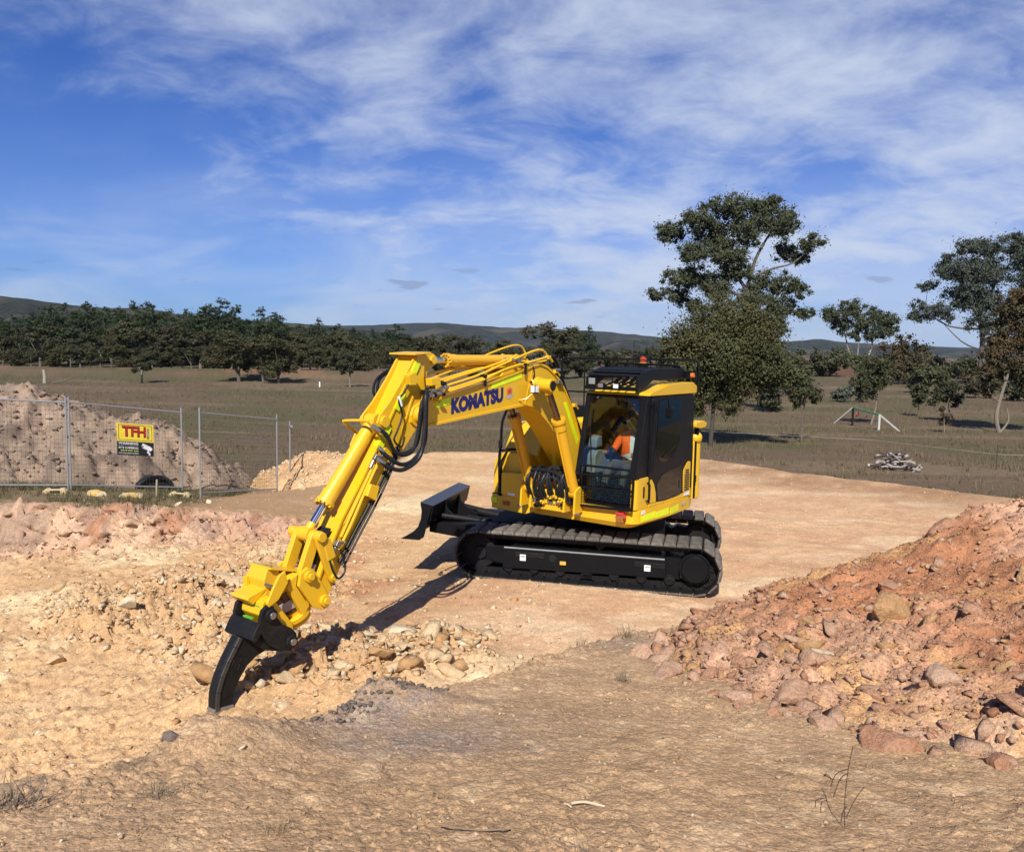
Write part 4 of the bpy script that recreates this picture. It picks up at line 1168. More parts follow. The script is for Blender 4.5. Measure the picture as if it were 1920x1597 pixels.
def build_hitch():
    ey = .20
    # rotary tilt actuator with its flanges
    ax0, ax1 = Vector((5.93, LB, 1.00)), Vector((5.72, LB, .66))
    d = (ax1 - ax0).normalized()
    mb = MB(); mb.cyl(ax0 - d * .03, ax1 + d * .03, .105, 32)
    hi = mb.build('tilt_hitch', YEL, EX, bevel=.006)
    for c_, r_, h_ in ((ax0, .15, .05), (ax1, .165, .055), (ax1 + d * .07, .135, .04)):
        mb = MB(); mb.cyl(c_ - d * h_ / 2, c_ + d * h_ / 2, r_, 36); mb.build('actuator_flange', YEL, hi, bevel=.006)
    mb = MB(); mb.cyl(ax0 + d * .07, ax1 - d * .07, .109, 32); mb.build('actuator_opening', plain('opening_brown', (.09, .045, .02), .45, .3), hi)  # dark brown band stands in for the shade inside the actuator's opening
    mb = MB(); mb.box(ax0 * .45 + ax1 * .55 + Vector((.06, .088, -.04)), (.10, .012, .12), Matrix.Rotation(R(-58), 3, 'Y') @ Matrix.Rotation(R(-30), 3, 'X')); mb.build('rating_plate', plain('plate_grey', (.36, .32, .34), .4), hi)
    # upper ears around the arm and link pins
    for s in (-1, 1):
        y0 = LB + s * .185
        mb = MB(); mb.prism([(5.71, 1.145), (5.635, 1.11), (5.44, .79), (5.45, .70), (5.53, .675), (5.66, .74), (5.82, .98), (5.80, 1.10)], y0 - .02, y0 + .02); mb.build('upper_ear', YEL, hi, bevel=.006)
        for (f, z) in ((5.71, 1.06), (5.52, .775)):
            mb = MB(); mb.cyl((f, y0 + s * .02, z), (f, y0 + s * .055, z), .058, 22); mb.cyl((f, y0 + s * .055, z), (f, y0 + s * .085, z), .034, 16); mb.build('pin_end', YEL, hi, bevel=.005)
    mb = MB(); mb.prism([(5.66, .74), (5.82, .98), (5.80, 1.10), (5.90, 1.05), (5.93, .98), (5.74, .66)], LB - .165, LB + .165); mb.build('saddle', YEL, hi, bevel=.01)
    # top shield and front guard
    mb = MB(); mb.prism([(5.66, 1.065), (5.67, 1.085), (6.07, 1.195), (6.075, 1.175)], LB - .235, LB + .10); mb.build('top_shield', YEL, hi, bevel=.005)
    mb = MB(); mb.prism([(5.95, 1.16), (6.08, 1.18), (6.12, 1.07), (6.10, .96), (6.19, .91), (6.05, .80), (5.90, 1.02)], LB - .20, LB + .06); mb.build('guard_body', YEL, hi, bevel=.015)
    for s, yy in ((1, LB + .205), (-1, LB - .225)):
        mb = MB(); mb.prism([(5.99, 1.17), (6.06, 1.14), (6.13, 1.03), (6.20, .90), (6.18, .86), (6.07, .91), (5.96, 1.05)], yy - .014, yy + .014); mb.build('guard_wing', YEL, hi, bevel=.006)
    mb = MB(); mb.cyl((6.10, LB + .06, 1.035), (6.10, LB + .21, 1.035), .016, 12); mb.build('guard_pin', STEEL, hi)
    # emblem ring
    mb = MB()
    for a0 in range(5):
        pts = [Vector((6.01 + .045 * math.cos(t) * .9, LB - .03 + .045 * math.sin(t), 1.178)) for t in np.linspace(a0 * 1.2566, a0 * 1.2566 + .9, 5)]
        mb.tube(pts, .004, 5)
    mb.build('emblem', plain('emblem_brown', (.16, .09, .01), .5), hi)
    # front lip
    mb = MB(); mb.prism([(6.08, .985), (6.10, 1.0), (6.29, .95), (6.30, .925), (6.24, .87)], LB - .20, LB + .06); mb.build('front_lip', YEL, hi, bevel=.006)
    mb = MB(); mb.box((6.13, LB - .20, 1.03), (.035, .06, .10)); mb.build('lip_lug', YEL, hi, bevel=.006)
    # lower quick-hitch body
    mb = MB(); mb.prism([(6.20, .90), (6.09, .93), (5.86, .62), (5.84, .52), (5.93, .46), (6.02, .50), (6.22, .78)], LB - .155, LB + .155); mb.build('hitch_body', YEL, hi, bevel=.012)
    mb = MB(); mb.prism([(6.21, .86), (6.12, .90), (6.16, .74), (6.2, .76)], LB - .12, LB + .12); mb.box((6.235, LB - .02, .735), (.03, .14, .02)); mb.build('safety_latch', GREENP, hi, bevel=.004)
    return hi
build_hitch()

def build_ripper():
    mb = MB()
    for s in (-1, 1):
        y0 = LB + s * .195
        mb.prism([(6.12, .86), (6.19, .885), (6.25, .845), (6.275, .76), (6.27, .66), (6.20, .52), (6.06, .415), (5.93, .38), (5.86, .44), (5.86, .53), (5.92, .60), (6.02, .66), (6.08, .74)], y0 - .022, y0 + .022)
    rp = mb.build('ripper', BLKD, EX, bevel=.008)
    for s in (-1, 1):
        y0 = LB + s * .195
        for (f, z) in ((6.165, .79), (5.935, .475)):
            mb = MB(); mb.cyl((f, y0 + s * .02, z), (f, y0 + s * .055, z), .062, 22); mb.build('pin_collar', BLKD, rp, bevel=.006)
            mb = MB(); mb.cyl((f, y0 + s * .055, z), (f, y0 + s * .075, z), .033, 18); mb.build('pin_end', STEEL, rp, bevel=.004)
    for (f, z) in ((6.165, .79), (5.935, .475)):
        mb = MB(); mb.cyl((f, LB - .19, z), (f, LB + .19, z), .036, 18); mb.build('cross_pin', STEEL, rp)
    # head plates
    mb = MB(); mb.prism([(6.275, .74), (6.30, .72), (6.37, .60), (6.33, .56), (6.25, .64)], LB - .215, LB + .215); mb.build('front_plate', BLKD, rp, bevel=.008)
    mb = MB(); mb.prism([(6.27, .66), (6.33, .56), (6.20, .45), (6.02, .385), (5.90, .37), (5.92, .42), (6.10, .52)], LB - .175, LB + .175); mb.build('base_plate', BLKD, rp, bevel=.008)
    # curved shank
    front = [(6.40, .60), (6.455, .52), (6.535, .40), (6.60, .28), (6.645, .15), (6.655, .04), (6.65, -.02)]
    back = [(6.455, -.06), (6.455, .02), (6.44, .10), (6.38, .20), (6.30, .30), (6.20, .36), (6.06, .395), (5.96, .39)]
    mb = MB(); mb.prism(front + back + [(6.10, .50)], LB - .048, LB + .048); mb.build('shank', BLKD, rp, bevel=.008)
    mb = MB()
    for a, b in zip(front[:-1], front[1:]): mb.beam((a[0] - .03, LB, a[1] - .01), (b[0] - .03, LB, b[1] - .01), .125, .045, up=(1, 0, .5))
    mb.build('wear_bar', paint('scuffed_black', (.030, .030, .031), .42, .18), rp, bevel=.006)
    mb = MB(); mb.prism([(6.665, .0), (6.66, -.05), (6.61, -.20), (6.575, -.21), (6.50, -.10), (6.45, -.07), (6.455, -.02)], LB - .055, LB + .055); mb.build('tooth_tip', plain('worn_tooth', (.30, .28, .26), .4, .6), rp, bevel=.006)
    # cast emblem on the shank
    mb = MB(); y_ = LB + .049
    for ring in ([(6.44, .40), (6.47, .34), (6.44, .29), (6.40, .30), (6.385, .34), (6.35, .33)], [(6.42, .43), (6.37, .42), (6.36, .38), (6.40, .36)]):
        mb.tube([(f, y_, z) for f, z in ring], .006, 5, smooth=3)
    mb.build('cast_emblem', BLKD, rp)
    mb = MB(); mb.beam((6.645, LB + .049, .055), (6.45, LB + .049, .08), .006, .008); mb.build('shank_seam', BLKD, rp)
build_ripper()
# ---------------------------------------------------------------- upper machine
def rounded(poly, r, k=4):
    """polygon with rounded corners"""
    out = []; n = len(poly)
    for i in range(n):
        p0, p1, p2 = Vector(poly[i - 1]), Vector(poly[i]), Vector(poly[(i + 1) % n])
        a, b = (p0 - p1), (p2 - p1)
        rr = min(r, a.length * .45, b.length * .45)
        s, e = p1 + a.normalized() * rr, p1 + b.normalized() * rr
        for j in range(k + 1):
            t = j / k
            out.append(tuple((s * (1 - t) + p1 * t) * (1 - t) + (p1 * (1 - t) + e * t) * t))
    return out
def build_upper():
    # revolving frame
    mb = MB(); mb.prism(rounded([(1.05, -.55), (1.05, .20), (.6, .30), (-.9, .6), (-1.2, .3), (-1.2, -.3), (-.9, -.7), (.4, -.65)], .05), .90, 1.12, 'z'); mb.build('revolving_frame', YEL, EX, bevel=.01)
    mb = MB(); mb.box((1.12, -.14, 1.18), (.34, .66, .30)); mb.build('boom_pedestal', YEL, EX, bevel=.02)
    for y in (.16, -.36):
        mb = MB(); mb.prism([(.15, 1.0), (.15, 1.55), (.40, 1.62), (.62, 1.45), (.75, 1.0)], y - .03, y + .03); mb.build('boom_bracket', YEL, EX, bevel=.008)
    for y in (.27, -.47):
        mb = MB(); mb.prism([(1.05, 1.05), (1.10, 1.36), (1.22, 1.42), (1.34, 1.36), (1.36, 1.05)], y - .10, y - .07); mb.prism([(1.05, 1.05), (1.10, 1.36), (1.22, 1.42), (1.34, 1.36), (1.36, 1.05)], y + .07, y + .10); mb.build('cylinder_foot', YEL, EX, bevel=.006)
    # deck below the cab
    plan = rounded([(1.14, .20), (1.14, 1.12), (1.05, 1.20), (.2, 1.245), (-.5, 1.20), (-.80, 1.10), (-.9, .3)], .06)
    mb = MB()
    n = len(plan)
    lo = [(x - (.10 if x > .9 else 0) * 0, y, 1.175) for x, y in plan]
    b1 = [(x * (1 if x < 0 else 1), y, .985) for x, y in plan]
    b2 = [(x * .96, (y - .2) * .88 + .2, .915) for x, y in plan]
    V = lo + b1 + b2
    F = [tuple(range(n)), tuple(range(3 * n - 1, 2 * n - 1, -1))]
    for k in (0, 1): F += [(k * n + i, (k + 1) * n + i, (k + 1) * n + (i + 1) % n, k * n + (i + 1) % n) for i in range(n)]
    mb.add(V, F)
    dk = mb.build('cab_deck', YEL, EX, bevel=.012)
    # decals on deck
    def side_at(f):          # y of the deck's outer side
        ps = [(1.05, 1.20), (.2, 1.245), (-.5, 1.20), (-.80, 1.10)]
        for (fa, ya), (fb, yb) in zip(ps[:-1], ps[1:]):
            if fb <= f <= fa: return ya + (yb - ya) * (fa - f) / (fa - fb)
        return 1.1
    for f0, f1 in ((1.0, .62), (.60, .26), (.20, -.08)):
        mb = MB(); a, b = side_at(f0) + .003, side_at(f1) + .003
        mb.add([(f0, a, 1.005), (f1, b, 1.015), (f1, b, 1.105), (f0, a, 1.085), (f0, a - .004, 1.005), (f1, b - .004, 1.015), (f1, b - .004, 1.105), (f0, a - .004, 1.085)],
               [(0, 1, 2, 3), (7, 6, 5, 4), (0, 4, 5, 1), (1, 5, 6, 2), (2, 6, 7, 3), (3, 7, 4, 0)])
        mb.build('reflective_strip', FLUO, dk)
    me = text_mesh('K-HIRE', .1, offset=.002)
    a, b = Vector((-.22, side_at(-.22) + .003, 1.05)), Vector((-.55, side_at(-.55) + .003, 1.05))
    place_text('decal_lettering', me, GREYD, dk, a, (b - a), (0, 0, 1), .28, .06)
    for f, z, w, h, m_ in ((.95, 1.13, .10, .05, WHITE), (.28, 1.09, .0, 0, WHITE)):
        if w:
            mb = MB(); mb.box((f, side_at(f) + .004, z), (w, .006, h)); mb.build('warning_decal', m_, dk)
    for y, z, w, h, m_ in ((.27, 1.02, .10, .045, WHITE), (.34, 1.07, .06, .06, plain('tan_decal', (.62, .30, .06), .5))):
        mb = MB(); mb.box((1.143, y, z), (.005, w, h)); mb.build('warning_decal', m_, dk)
    mb = MB(); mb.box((1.17, .985, 1.055), (.06, .12, .12)); sk = mb.build('socket_box', plain('brown_box', (.28, .10, .02), .6), dk, bevel=.01)
    mb = MB(); mb.box((1.175, .985, 1.12), (.07, .12, .03)); mb.cyl((1.17, 1.055, 1.10), (1.22, 1.07, 1.07), .02, 8); mb.build('socket_cap', RED, sk, bevel=.006)
    # right-hand tank box
    fp = rounded([(-1.255, .93), (-1.255, 1.62), (-1.10, 1.76), (-.60, 1.77), (-.55, .93)], .08)
    mb = MB(); mb.prism(fp, -.35, 1.10, 'x'); tb = mb.build('tank_box', YEL, EX, bevel=.02, seg=3)
    mb = MB(); mb.prism(rounded([(-1.03, 1.14), (-1.03, 1.47), (-.52, 1.50), (-.45, 1.10)], .03), .9, 1.20, 'x'); mb.build('step_box', YEL, tb, bevel=.015)
    mb = MB(); mb.prism([(-1.26, .90), (-1.26, 1.12), (-.44, 1.13), (-.42, .96), (-.62, .885)], .2, 1.13, 'x'); mb.build('lower_skirt', YEL, tb, bevel=.012)
    mb = MB(); mb.box((1.137, -1.20, 1.03), (.006, .10, .075)); mb.box((1.08, -1.263, 1.03), (.11, .005, .075)); mb.build('reflective_strip', FLUO, tb)
    mb = MB(); mb.box((1.207, -.83, 1.165), (.004, .13, .035)); mb.build('warning_decal', WHITE, tb)
    mb = MB(); mb.box((1.136, -.72, 1.0), (.005, .13, .03)); mb.build('warning_decal', GREYD, tb)
    mb = MB(); mb.box((1.14, -.98, 1.005), (.02, .12, .06)); mb.build('rear_lamp', plain('red_lens', (.40, .05, .03), .3), tb, bevel=.006)
    mb = MB(); mb.box((1.134, -.85, 1.13), (.006, .8, .012)); mb.build('panel_gap', BLKD, tb)
    # upper housing behind the tank box
    mb = MB(); mb.prism([(1.02, 1.76), (.80, 2.15), (.72, 2.19), (-1.1, 2.19), (-1.25, 2.05), (-1.25, 1.2), (.6, 1.2)], -1.14, -.50); hd_ = mb.build('side_housing', YEL, EX, bevel=.03, seg=3)
    mb = MB(); mb.prism([(.965, 1.80), (.79, 2.10), (.80, 2.12), (.985, 1.815)], -1.05, -.66); mb.build('sloped_lid', YEL, hd_, bevel=.006)
    # counterweight and engine hood
    plan = []
    for k in range(25):
        a = R(100) + R(160) * k / 24
        plan.append((math.cos(a) * 1.44, math.sin(a) * 1.235))
    mb = MB(); mb.prism(plan, .95, 1.75, 'z'); mb.build('counterweight', YEL, EX, bevel=.05, seg=4)
    plan2 = [(x * .93 + .02, y * .95) for x, y in plan]
    mb = MB(); mb.prism(plan2, 1.75, 2.12, 'z'); hood = mb.build('engine_hood', YEL, EX, bevel=.05, seg=4)
    mb = MB(); mb.box((-.62, -.2, 2.17), (.75, 1.0, .12)); mb.build('hood_panel', YEL, hood, bevel=.03)
    mb = MB(); mb.box((-.70, -.85, 2.26), (.36, .36, .28)); mb.build('air_intake', BLK, hood, bevel=.03)
    mb = MB(); mb.box((-.45, -.35, 1.95), (.10, .30, .50)); mb.build('radiator_grille', BLKD, hood)
    # rails around the top of the machine
    mb = MB(); mb.tube([(-.55, -1.15, 2.05), (-.55, -1.16, 3.13), (-.55, -1.10, 3.16), (-.55, 1.16, 3.18), (-.55, 1.235, 3.15), (-.55, 1.255, 3.05), (-.55, 1.255, 2.72)], .017, 8)
    mb.tube([(-.62, 1.20, 3.15), (-.62, 1.20, 2.70)], .017, 8)
    mb.tube([(-.56, -1.13, 2.62), (-.56, -.2, 2.63)], .014, 8)
    for y in (-.72, -.2, .05, .62): mb.tube([(-.55, y, 2.75 if y > 0 else 2.1), (-.55, y, 3.17)], .012, 6)
    mb.build('top_rail', BLK, EX)
    # grab rail at the right front corner
    mb = MB(); mb.tube([(1.13, -1.10, 1.10), (1.14, -1.12, 1.62), (1.13, -1.10, 1.90), (1.12, -1.09, 2.20), (1.08, -1.02, 2.42), (1.0, -.97, 2.55)], .021, 8, smooth=4)
    mb.tube([(1.14, -1.11, 1.78), (1.0, -.98, 1.80), (.98, -.80, 1.80)], .018, 8); mb.tube([(1.16, -1.06, 1.12), (1.17, -1.07, 1.60), (1.10, -1.0, 1.79)], .018, 8)
    mb.build('grab_rail', BLK, EX)
    mb = MB(); mb.box((1.145, -1.095, 1.16), (.03, .06, .11)); mb.box((1.145, -1.10, 1.88), (.03, .06, .12)); mb.build('rail_foot', BLKD, EX, bevel=.006)
    # tall left-rear cover and its rounded cap
    mb = MB(); mb.prism(rounded([(-.62, 1.20), (-.78, 1.235), (-.90, 1.10), (-.86, .9), (-.66, .9)], .05), 1.10, 2.02, 'z'); rc = mb.build('rear_cover', YEL, EX, bevel=.02, seg=3)
    mb = MB(); mb.sphere((-.72, 1.16, 2.02), .14, 16, (.75, .75, .7)); mb.build('cover_cap', YEL, rc)
    mb = MB(); mb.prism(rounded([(-.52, 2.19), (-.52, 2.26), (-.78, 2.28), (-.90, 2.24), (-.86, 2.18), (-.70, 2.17)], .02), 1.12, 1.26); mb.build('mirror_cover', YEL, rc, bevel=.012)
    mb = MB(); mb.tube([(-.68, 1.2, 2.0), (-.68, 1.2, 2.2)], .035, 10); mb.build('cover_stem', BLK, rc)
    mb = MB(); mb.box((-.625, 1.215, 1.55), (.012, .03, .85)); mb.box((-.60, 1.235, 1.42), (.03, .03, .10)); mb.build('cover_seam', BLKD, rc)
    # hose nest in front of the slew motor
    rnd = random.Random(11)
    for i in range(14):
        y0 = -.42 + .60 * i / 13
        z1_ = 1.50 + .10 * rnd.random()
        pts = [(1.30, y0, 1.22 - .08 * rnd.random()), (1.36 + .04 * rnd.random(), y0 + .03 * rnd.uniform(-1, 1), 1.42), (1.28, y0 + .10 * rnd.uniform(-1, 1), z1_ + .06), (1.10, y0 + .16 * rnd.uniform(-1, 1), z1_ + .02), (.95, y0 * .8 - .05, 1.40)]
        mb = MB(); mb.tube(pts, .017 + .004 * rnd.random(), 8, smooth=6); mb.build('deck_hose', HOSE, EX)
        mb = MB(); mb.cyl((1.30, y0, 1.225 - .04), (1.30, y0, 1.14), .021, 8); mb.build('hose_union', STEEL if i % 3 else YEL, EX)
    for pts in ([(1.32, -.48, 1.46), (1.33, -.40, 1.585), (1.33, -.1, 1.60), (1.33, .10, 1.56), (1.33, .20, 1.44), (1.32, .22, 1.20)], [(1.34, -.45, 1.40), (1.34, -.44, 1.52), (1.34, -.2, 1.535), (1.34, .05, 1.50), (1.34, .14, 1.38)]):
        mb = MB(); mb.tube(pts, .024, 8, smooth=6); mb.build('deck_hose', HOSE, EX)
    for i in range(10):
        mb = MB(); y0 = -.40 + .58 * rnd.random(); z0 = 1.06 + .20 * rnd.random(); mb.box((1.31, y0, z0), (.08, .07, .05)); mb.cyl((1.33, y0, z0), (1.38, y0, z0 + .02), .018, 6); mb.build('valve_block', YEL if i % 2 else BLKD, EX, bevel=.006)
    mb = MB(); mb.tube([(1.22, .215, 1.42), (1.25, .22, 1.2), (1.27, .25, 1.16)], .016, 6, smooth=3); mb.build('deck_hose', HOSE, EX)
    return dk
DECK = build_upper()

def build_cab():
    y0, y1 = .23, 1.19
    # front plane leans back: F = 1.12 at z 1.55 -> .86 at z 2.70
    def ff(z): return 1.13 if z < 1.5 else 1.13 - (z - 1.5) * .225
    rear = -.56
    # floor and lower front wall
    mb = MB(); mb.box(((1.10 + rear) / 2, (y0 + y1) / 2, 1.19), (1.10 - rear, y1 - y0 - .02, .03))
    cab = mb.build('cab', BLK, EX)
    cab['label'] = 'black and yellow operator cab with roof guard'
    def post(name, pts, w, d, mat, par=cab):
        mb = MB()
        for a, b in zip(pts[:-1], pts[1:]): mb.beam(a, b, w, d, up=(1, 0, 0))
        return mb.build(name, mat, par, bevel=.010)
    # pillars
    post('pillar', [(ff(1.18), y0 + .03, 1.18), (ff(1.5), y0 + .03, 1.5), (ff(2.70), y0 + .03, 2.70)], .07, .07, BLK)
    post('pillar', [(ff(1.18) - .02, y1 - .05, 1.60), (ff(2.70) - .02, y1 - .05, 2.70)], .11, .10, BLK)
    post('pillar', [(rear, y1 - .035, 1.2), (rear, y1 - .035, 2.70)], .06, .05, YEL)
    post('pillar', [(rear, y0 + .04, 1.2), (rear, y0 + .04, 2.70)], .07, .06, BLK)
    mb = MB(); mb.box((rear - .01, (y0 + y1) / 2, 1.55), (.03, y1 - y0, .75)); mb.build('rear_wall', BLK, cab)
    mb = MB(); mb.box((rear, (y0 + y1) / 2, 2.32), (.012, y1 - y0 - .12, .70)); mb.build('rear_window', GLASSD, cab)
    # right side: low wall and window
    mb = MB(); mb.box((.25, y0 + .01, 1.42), (1.55, .03, .46)); mb.build('side_wall', BLK, cab)
    mb = MB(); mb.add([(1.08, y0 + .012, 1.65), (-.52, y0 + .012, 1.65), (-.52, y0 + .012, 2.66), (.86, y0 + .012, 2.66), (1.08, y0 + .018, 1.65), (-.52, y0 + .018, 1.65), (-.52, y0 + .018, 2.66), (.86, y0 + .018, 2.66)], [(0, 1, 2, 3), (7, 6, 5, 4), (0, 4, 5, 1), (1, 5, 6, 2), (2, 6, 7, 3), (3, 7, 4, 0)]); mb.build('side_window', GLASSD, cab)
    mb = MB(); mb.box((.15, y0 + .015, 2.05), (.05, .03, 1.2)); mb.build('window_bar', BLK, cab)
    # windscreen with black border, lower pane
    def quad_pane(name, pts, mat, th=.008, par=cab):
        P = [Vector(p) for p in pts]; nn = (P[1] - P[0]).cross(P[2] - P[0]).normalized() * th
        mb = MB(); mb.add([*P, *[p + nn for p in P]], [(0, 1, 2, 3), (7, 6, 5, 4), (0, 4, 5, 1), (1, 5, 6, 2), (2, 6, 7, 3), (3, 7, 4, 0)])
        return mb.build(name, mat, par)
    quad_pane('windscreen', [(ff(1.72) + .01, y0 + .06, 1.72), (ff(1.72) + .01, y1 - .09, 1.72), (ff(2.66) + .01, y1 - .09, 2.66), (ff(2.66) + .01, y0 + .06, 2.66)], GLASS)
    quad_pane('lower_pane', [(1.125, y0 + .08, 1.24), (1.125, y1 - .12, 1.24), (ff(1.69), y1 - .11, 1.69), (ff(1.69), y0 + .08, 1.69)], GLASS)
    post('window_rail', [(ff(1.71) + .015, y0 + .03, 1.705), (ff(1.71) + .015, y1 - .05, 1.705)], .03, .045, BLK)
    post('window_rail', [(ff(2.69), y0 + .03, 2.68), (ff(2.69), y1 - .05, 2.68)], .05, .06, BLK)
    # corner fillets of the windscreen frame
    for yy, s in ((y0 + .06, 1), (y1 - .10, -1)):
        mb = MB(); mb.prism([(yy, 2.66), (yy + s * .10, 2.66), (yy + s * .04, 2.63), (yy + s * .01, 2.57), (yy, 2.5)], ff(2.62) - .005, ff(2.62) + .02, 'x'); mb.build('frame_corner', BLK, cab)
    # wiper
    mb = MB(); mb.tube([(ff(1.8) + .03, .45, 1.76), (ff(2.2) + .03, .37, 2.2), (ff(2.45) + .03, .36, 2.48)], .008, 6); mb.build('wiper', BLK, cab)
    # lower front guard: tube frame with mesh
    mb = MB()
    fr_ = [(1.20, y0 - .03, 1.58), (1.20, y0 - .04, 1.22), (1.20, y0 - .01, 1.17), (1.20, y0 + .03, 1.155), (1.20, y1 - .09, 1.185), (1.20, y1 - .04, 1.20), (1.20, y1 - .02, 1.25), (1.20, y1 - .01, 1.62)]
    mb.tube(fr_, .019, 8, smooth=3)
    mb.tube([(1.20, y0 - .03, 1.58), (1.20, y1 - .0, 1.635)], .019, 8); mb.tube([(1.20, y0 - .03, 1.41), (1.20, y1 - .02, 1.44)], .014, 8)
    gd = mb.build('front_guard', BLK, cab)
    mb = MB()
    for k in range(25):
        y = y0 + (y1 - y0 - .06) * k / 24
        mb.box((1.20, y, 1.395), (.005, .005, .40))
    for k in range(11):
        z = 1.20 + .40 * k / 10
        mb.box((1.20, (y0 + y1) / 2 - .02, z), (.005, y1 - y0 - .03, .005))
    tag(mb.build('guard_mesh', BLK, gd), kind='stuff')
    # yellow checks and step plate behind the guard
    for z0, z1_ in ((1.555, 1.595), (1.475, 1.535), (1.40, 1.43), (1.295, 1.37)):
        mb = MB(); mb.box((1.145, y0 + .035, (z0 + z1_) / 2), (.01, .06, z1_ - z0)); mb.build('front_slat', YEL, cab)
    mb = MB(); mb.box((1.16, (y0 + y1) / 2 - .03, 1.178), (.07, y1 - y0 - .10, .012)); mb.build('step_plate', YEL, cab)
    mb = MB()
    for k in range(16): mb.box((1.197, y0 + .10 + k * .045, 1.172), (.006, .012, .02))
    mb.build('step_teeth', BLKD, cab)
    # yellow front corner below the door pillar
    mb = MB(); mb.prism(rounded([(1.13, y1 - .10), (1.13, y1 - .02), (1.08, y1), (.80, y1 + .015), (.80, y1 - .06)], .03), 1.175, 1.60, 'z'); fc = mb.build('front_corner', YEL, cab, bevel=.012)
    mb = MB(); mb.tube([(.86, y1 + .02, 1.53), (.85, y1 + .05, 1.50), (.85, y1 + .05, 1.30), (.88, y1 + .02, 1.27)], .014, 8); mb.build('grab_handle', BLK, fc)
    mb = MB(); mb.box((.93, y1 + .004, 1.40), (.05, .012, .16)); mb.build('handle_recess', BLKD, fc, bevel=.01)
    mb = MB(); mb.prism([(1.12, 1.60), (.88, 2.69), (.76, 2.69), (.78, 1.60)], y1 - .03, y1 + .002); mb.build('door_frame', BLK, cab, bevel=.006)
    # door: black with a big glass that rounds in at the bottom
    yd = y1 - .005
    door_out = rounded([(.83, 1.60), (.80, 2.68), (-.52, 2.68), (-.54, 1.30), (-.15, 1.22), (.35, 1.20), (.62, 1.22), (.74, 1.40)], .05)
    mb = MB(); mb.prism(door_out, yd, yd + .03); dr = mb.build('door', BLK, cab, bevel=.010)
    g1 = rounded([(.60, 2.63), (.66, 1.95), (.56, 1.80), (.40, 1.765), (.20, 1.79), (.02, 1.90), (-.08, 2.06), (-.10, 2.20), (-.08, 2.63)], .05)
    mb = MB(); mb.prism(g1, yd + .0305, yd + .034); mb.build('door_window', DOORG, dr)
    g2 = rounded([(.60, 1.46), (.48, 1.58), (.25, 1.635), (-.16, 1.66), (-.17, 1.26), (.2, 1.235), (.55, 1.235)], .04)
    mb = MB(); mb.prism(g2, yd + .0305, yd + .034); mb.build('door_window', DOORG, dr)
    mb = MB(); mb.tube([(.70, yd + .05, 2.60), (.74, yd + .06, 2.10), (.78, yd + .05, 1.66)], .012, 8); mb.build('door_rail', BLK, dr)
    mb = MB(); mb.box((-.10, yd + .036, 1.40), (.03, .012, .12)); mb.build('door_handle', BLKD, dr, bevel=.006)
    mb = MB(); mb.beam((.05, yd + .04, 1.98), (.45, yd + .04, 1.84), .010, .010); mb.build('door_cable', BLKD, dr)
    # vent louvres on a yellow panel
    vp = rounded([(-.22, 1.58), (-.36, 1.70), (-.45, 1.70), (-.45, 1.26), (-.24, 1.24)], .05)
    mb = MB(); mb.prism(vp, yd + .03, yd + .038); vt = mb.build('vent_panel', YEL, dr)
    for k in range(9):
        z = 1.29 + .036 * k
        mb = MB(); mb.box((-.34, yd + .042, z), (.15 if k < 7 else .11, .010, .014), Matrix.Rotation(R(20), 3, 'X')); mb.build('vent_slat', BLKD, vt)
    mb = MB(); mb.prism(rounded([(.80, 1.18), (.80, 1.245), (.55, 1.225), (.2, 1.222), (-.16, 1.25), (-.5, 1.30), (-.52, 1.18)], .01), yd + .0, yd + .03); sl = mb.build('door_sill', YEL, cab, bevel=.004)
    mb = MB(); mb.prism([(.76, 1.56), (.80, 1.56), (.80, 1.24), (.62, 1.235), (.63, 1.36), (.69, 1.49)], yd + .031, yd + .036); mb.build('sill_curve', YEL, sl)
    mb = MB(); mb.box((-.36, yd + .034, 1.235), (.16, .006, .07)); mb.build('warning_decal', WHITE, sl)
    # roof
    mb = MB()
    mb.prism(rounded([(.92, 2.70), (.84, 2.745), (.62, 2.78), (.35, 2.84), (-.45, 2.86), (-.58, 2.80), (-.58, 2.70)], .03), y0 - .0, y1 + .03); rf = mb.build('roof', YEL, cab, bevel=.025, seg=3)
    # roof guard: black side plates with louvre slats
    for y in (y0 + .05, y1 - .13):
        mb = MB(); mb.prism([(.98, 2.80), (.97, 2.93), (.80, 3.02), (.60, 3.06), (-.40, 3.06), (-.48, 2.98), (-.48, 2.90), (.55, 2.90), (.80, 2.78)], y - .025, y + .025); mb.build('guard_plate', BLK, rf, bevel=.012)
    for i, (f, z) in enumerate(((.90, 2.965), (.80, 3.01), (.69, 3.035), (.57, 3.05), (.45, 3.05), (.33, 3.05), (.2, 3.05), (.05, 3.05), (-.1, 3.05), (-.25, 3.05), (-.4, 3.05))):
        mb = MB(); mb.beam((f, y0 + .06, z), (f, y1 - .14, z), .055, .012, up=(.35, 0, 1)); mb.build('guard_slat', BLK, rf)
    for y in (.50, .62, .74, .86):
        mb = MB(); mb.beam((.93, y, 2.80), (.55, y, 2.87), .012, .025); mb.beam((.60, y, 2.84), (.40, y, 2.93), .012, .06); mb.build('guard_bar', BLK, rf)
    mb = MB(); mb.beam((.965, y0 + .02, 2.785), (.965, y1 - .10, 2.785), .05, .05); mb.build('guard_bar', BLK, rf, bevel=.008)
    mb = MB(); mb.beam((-.50, y0 + .05, 2.96), (-.50, y1 - .05, 2.96), .05, .12); mb.build('guard_bar', BLK, rf, bevel=.008)
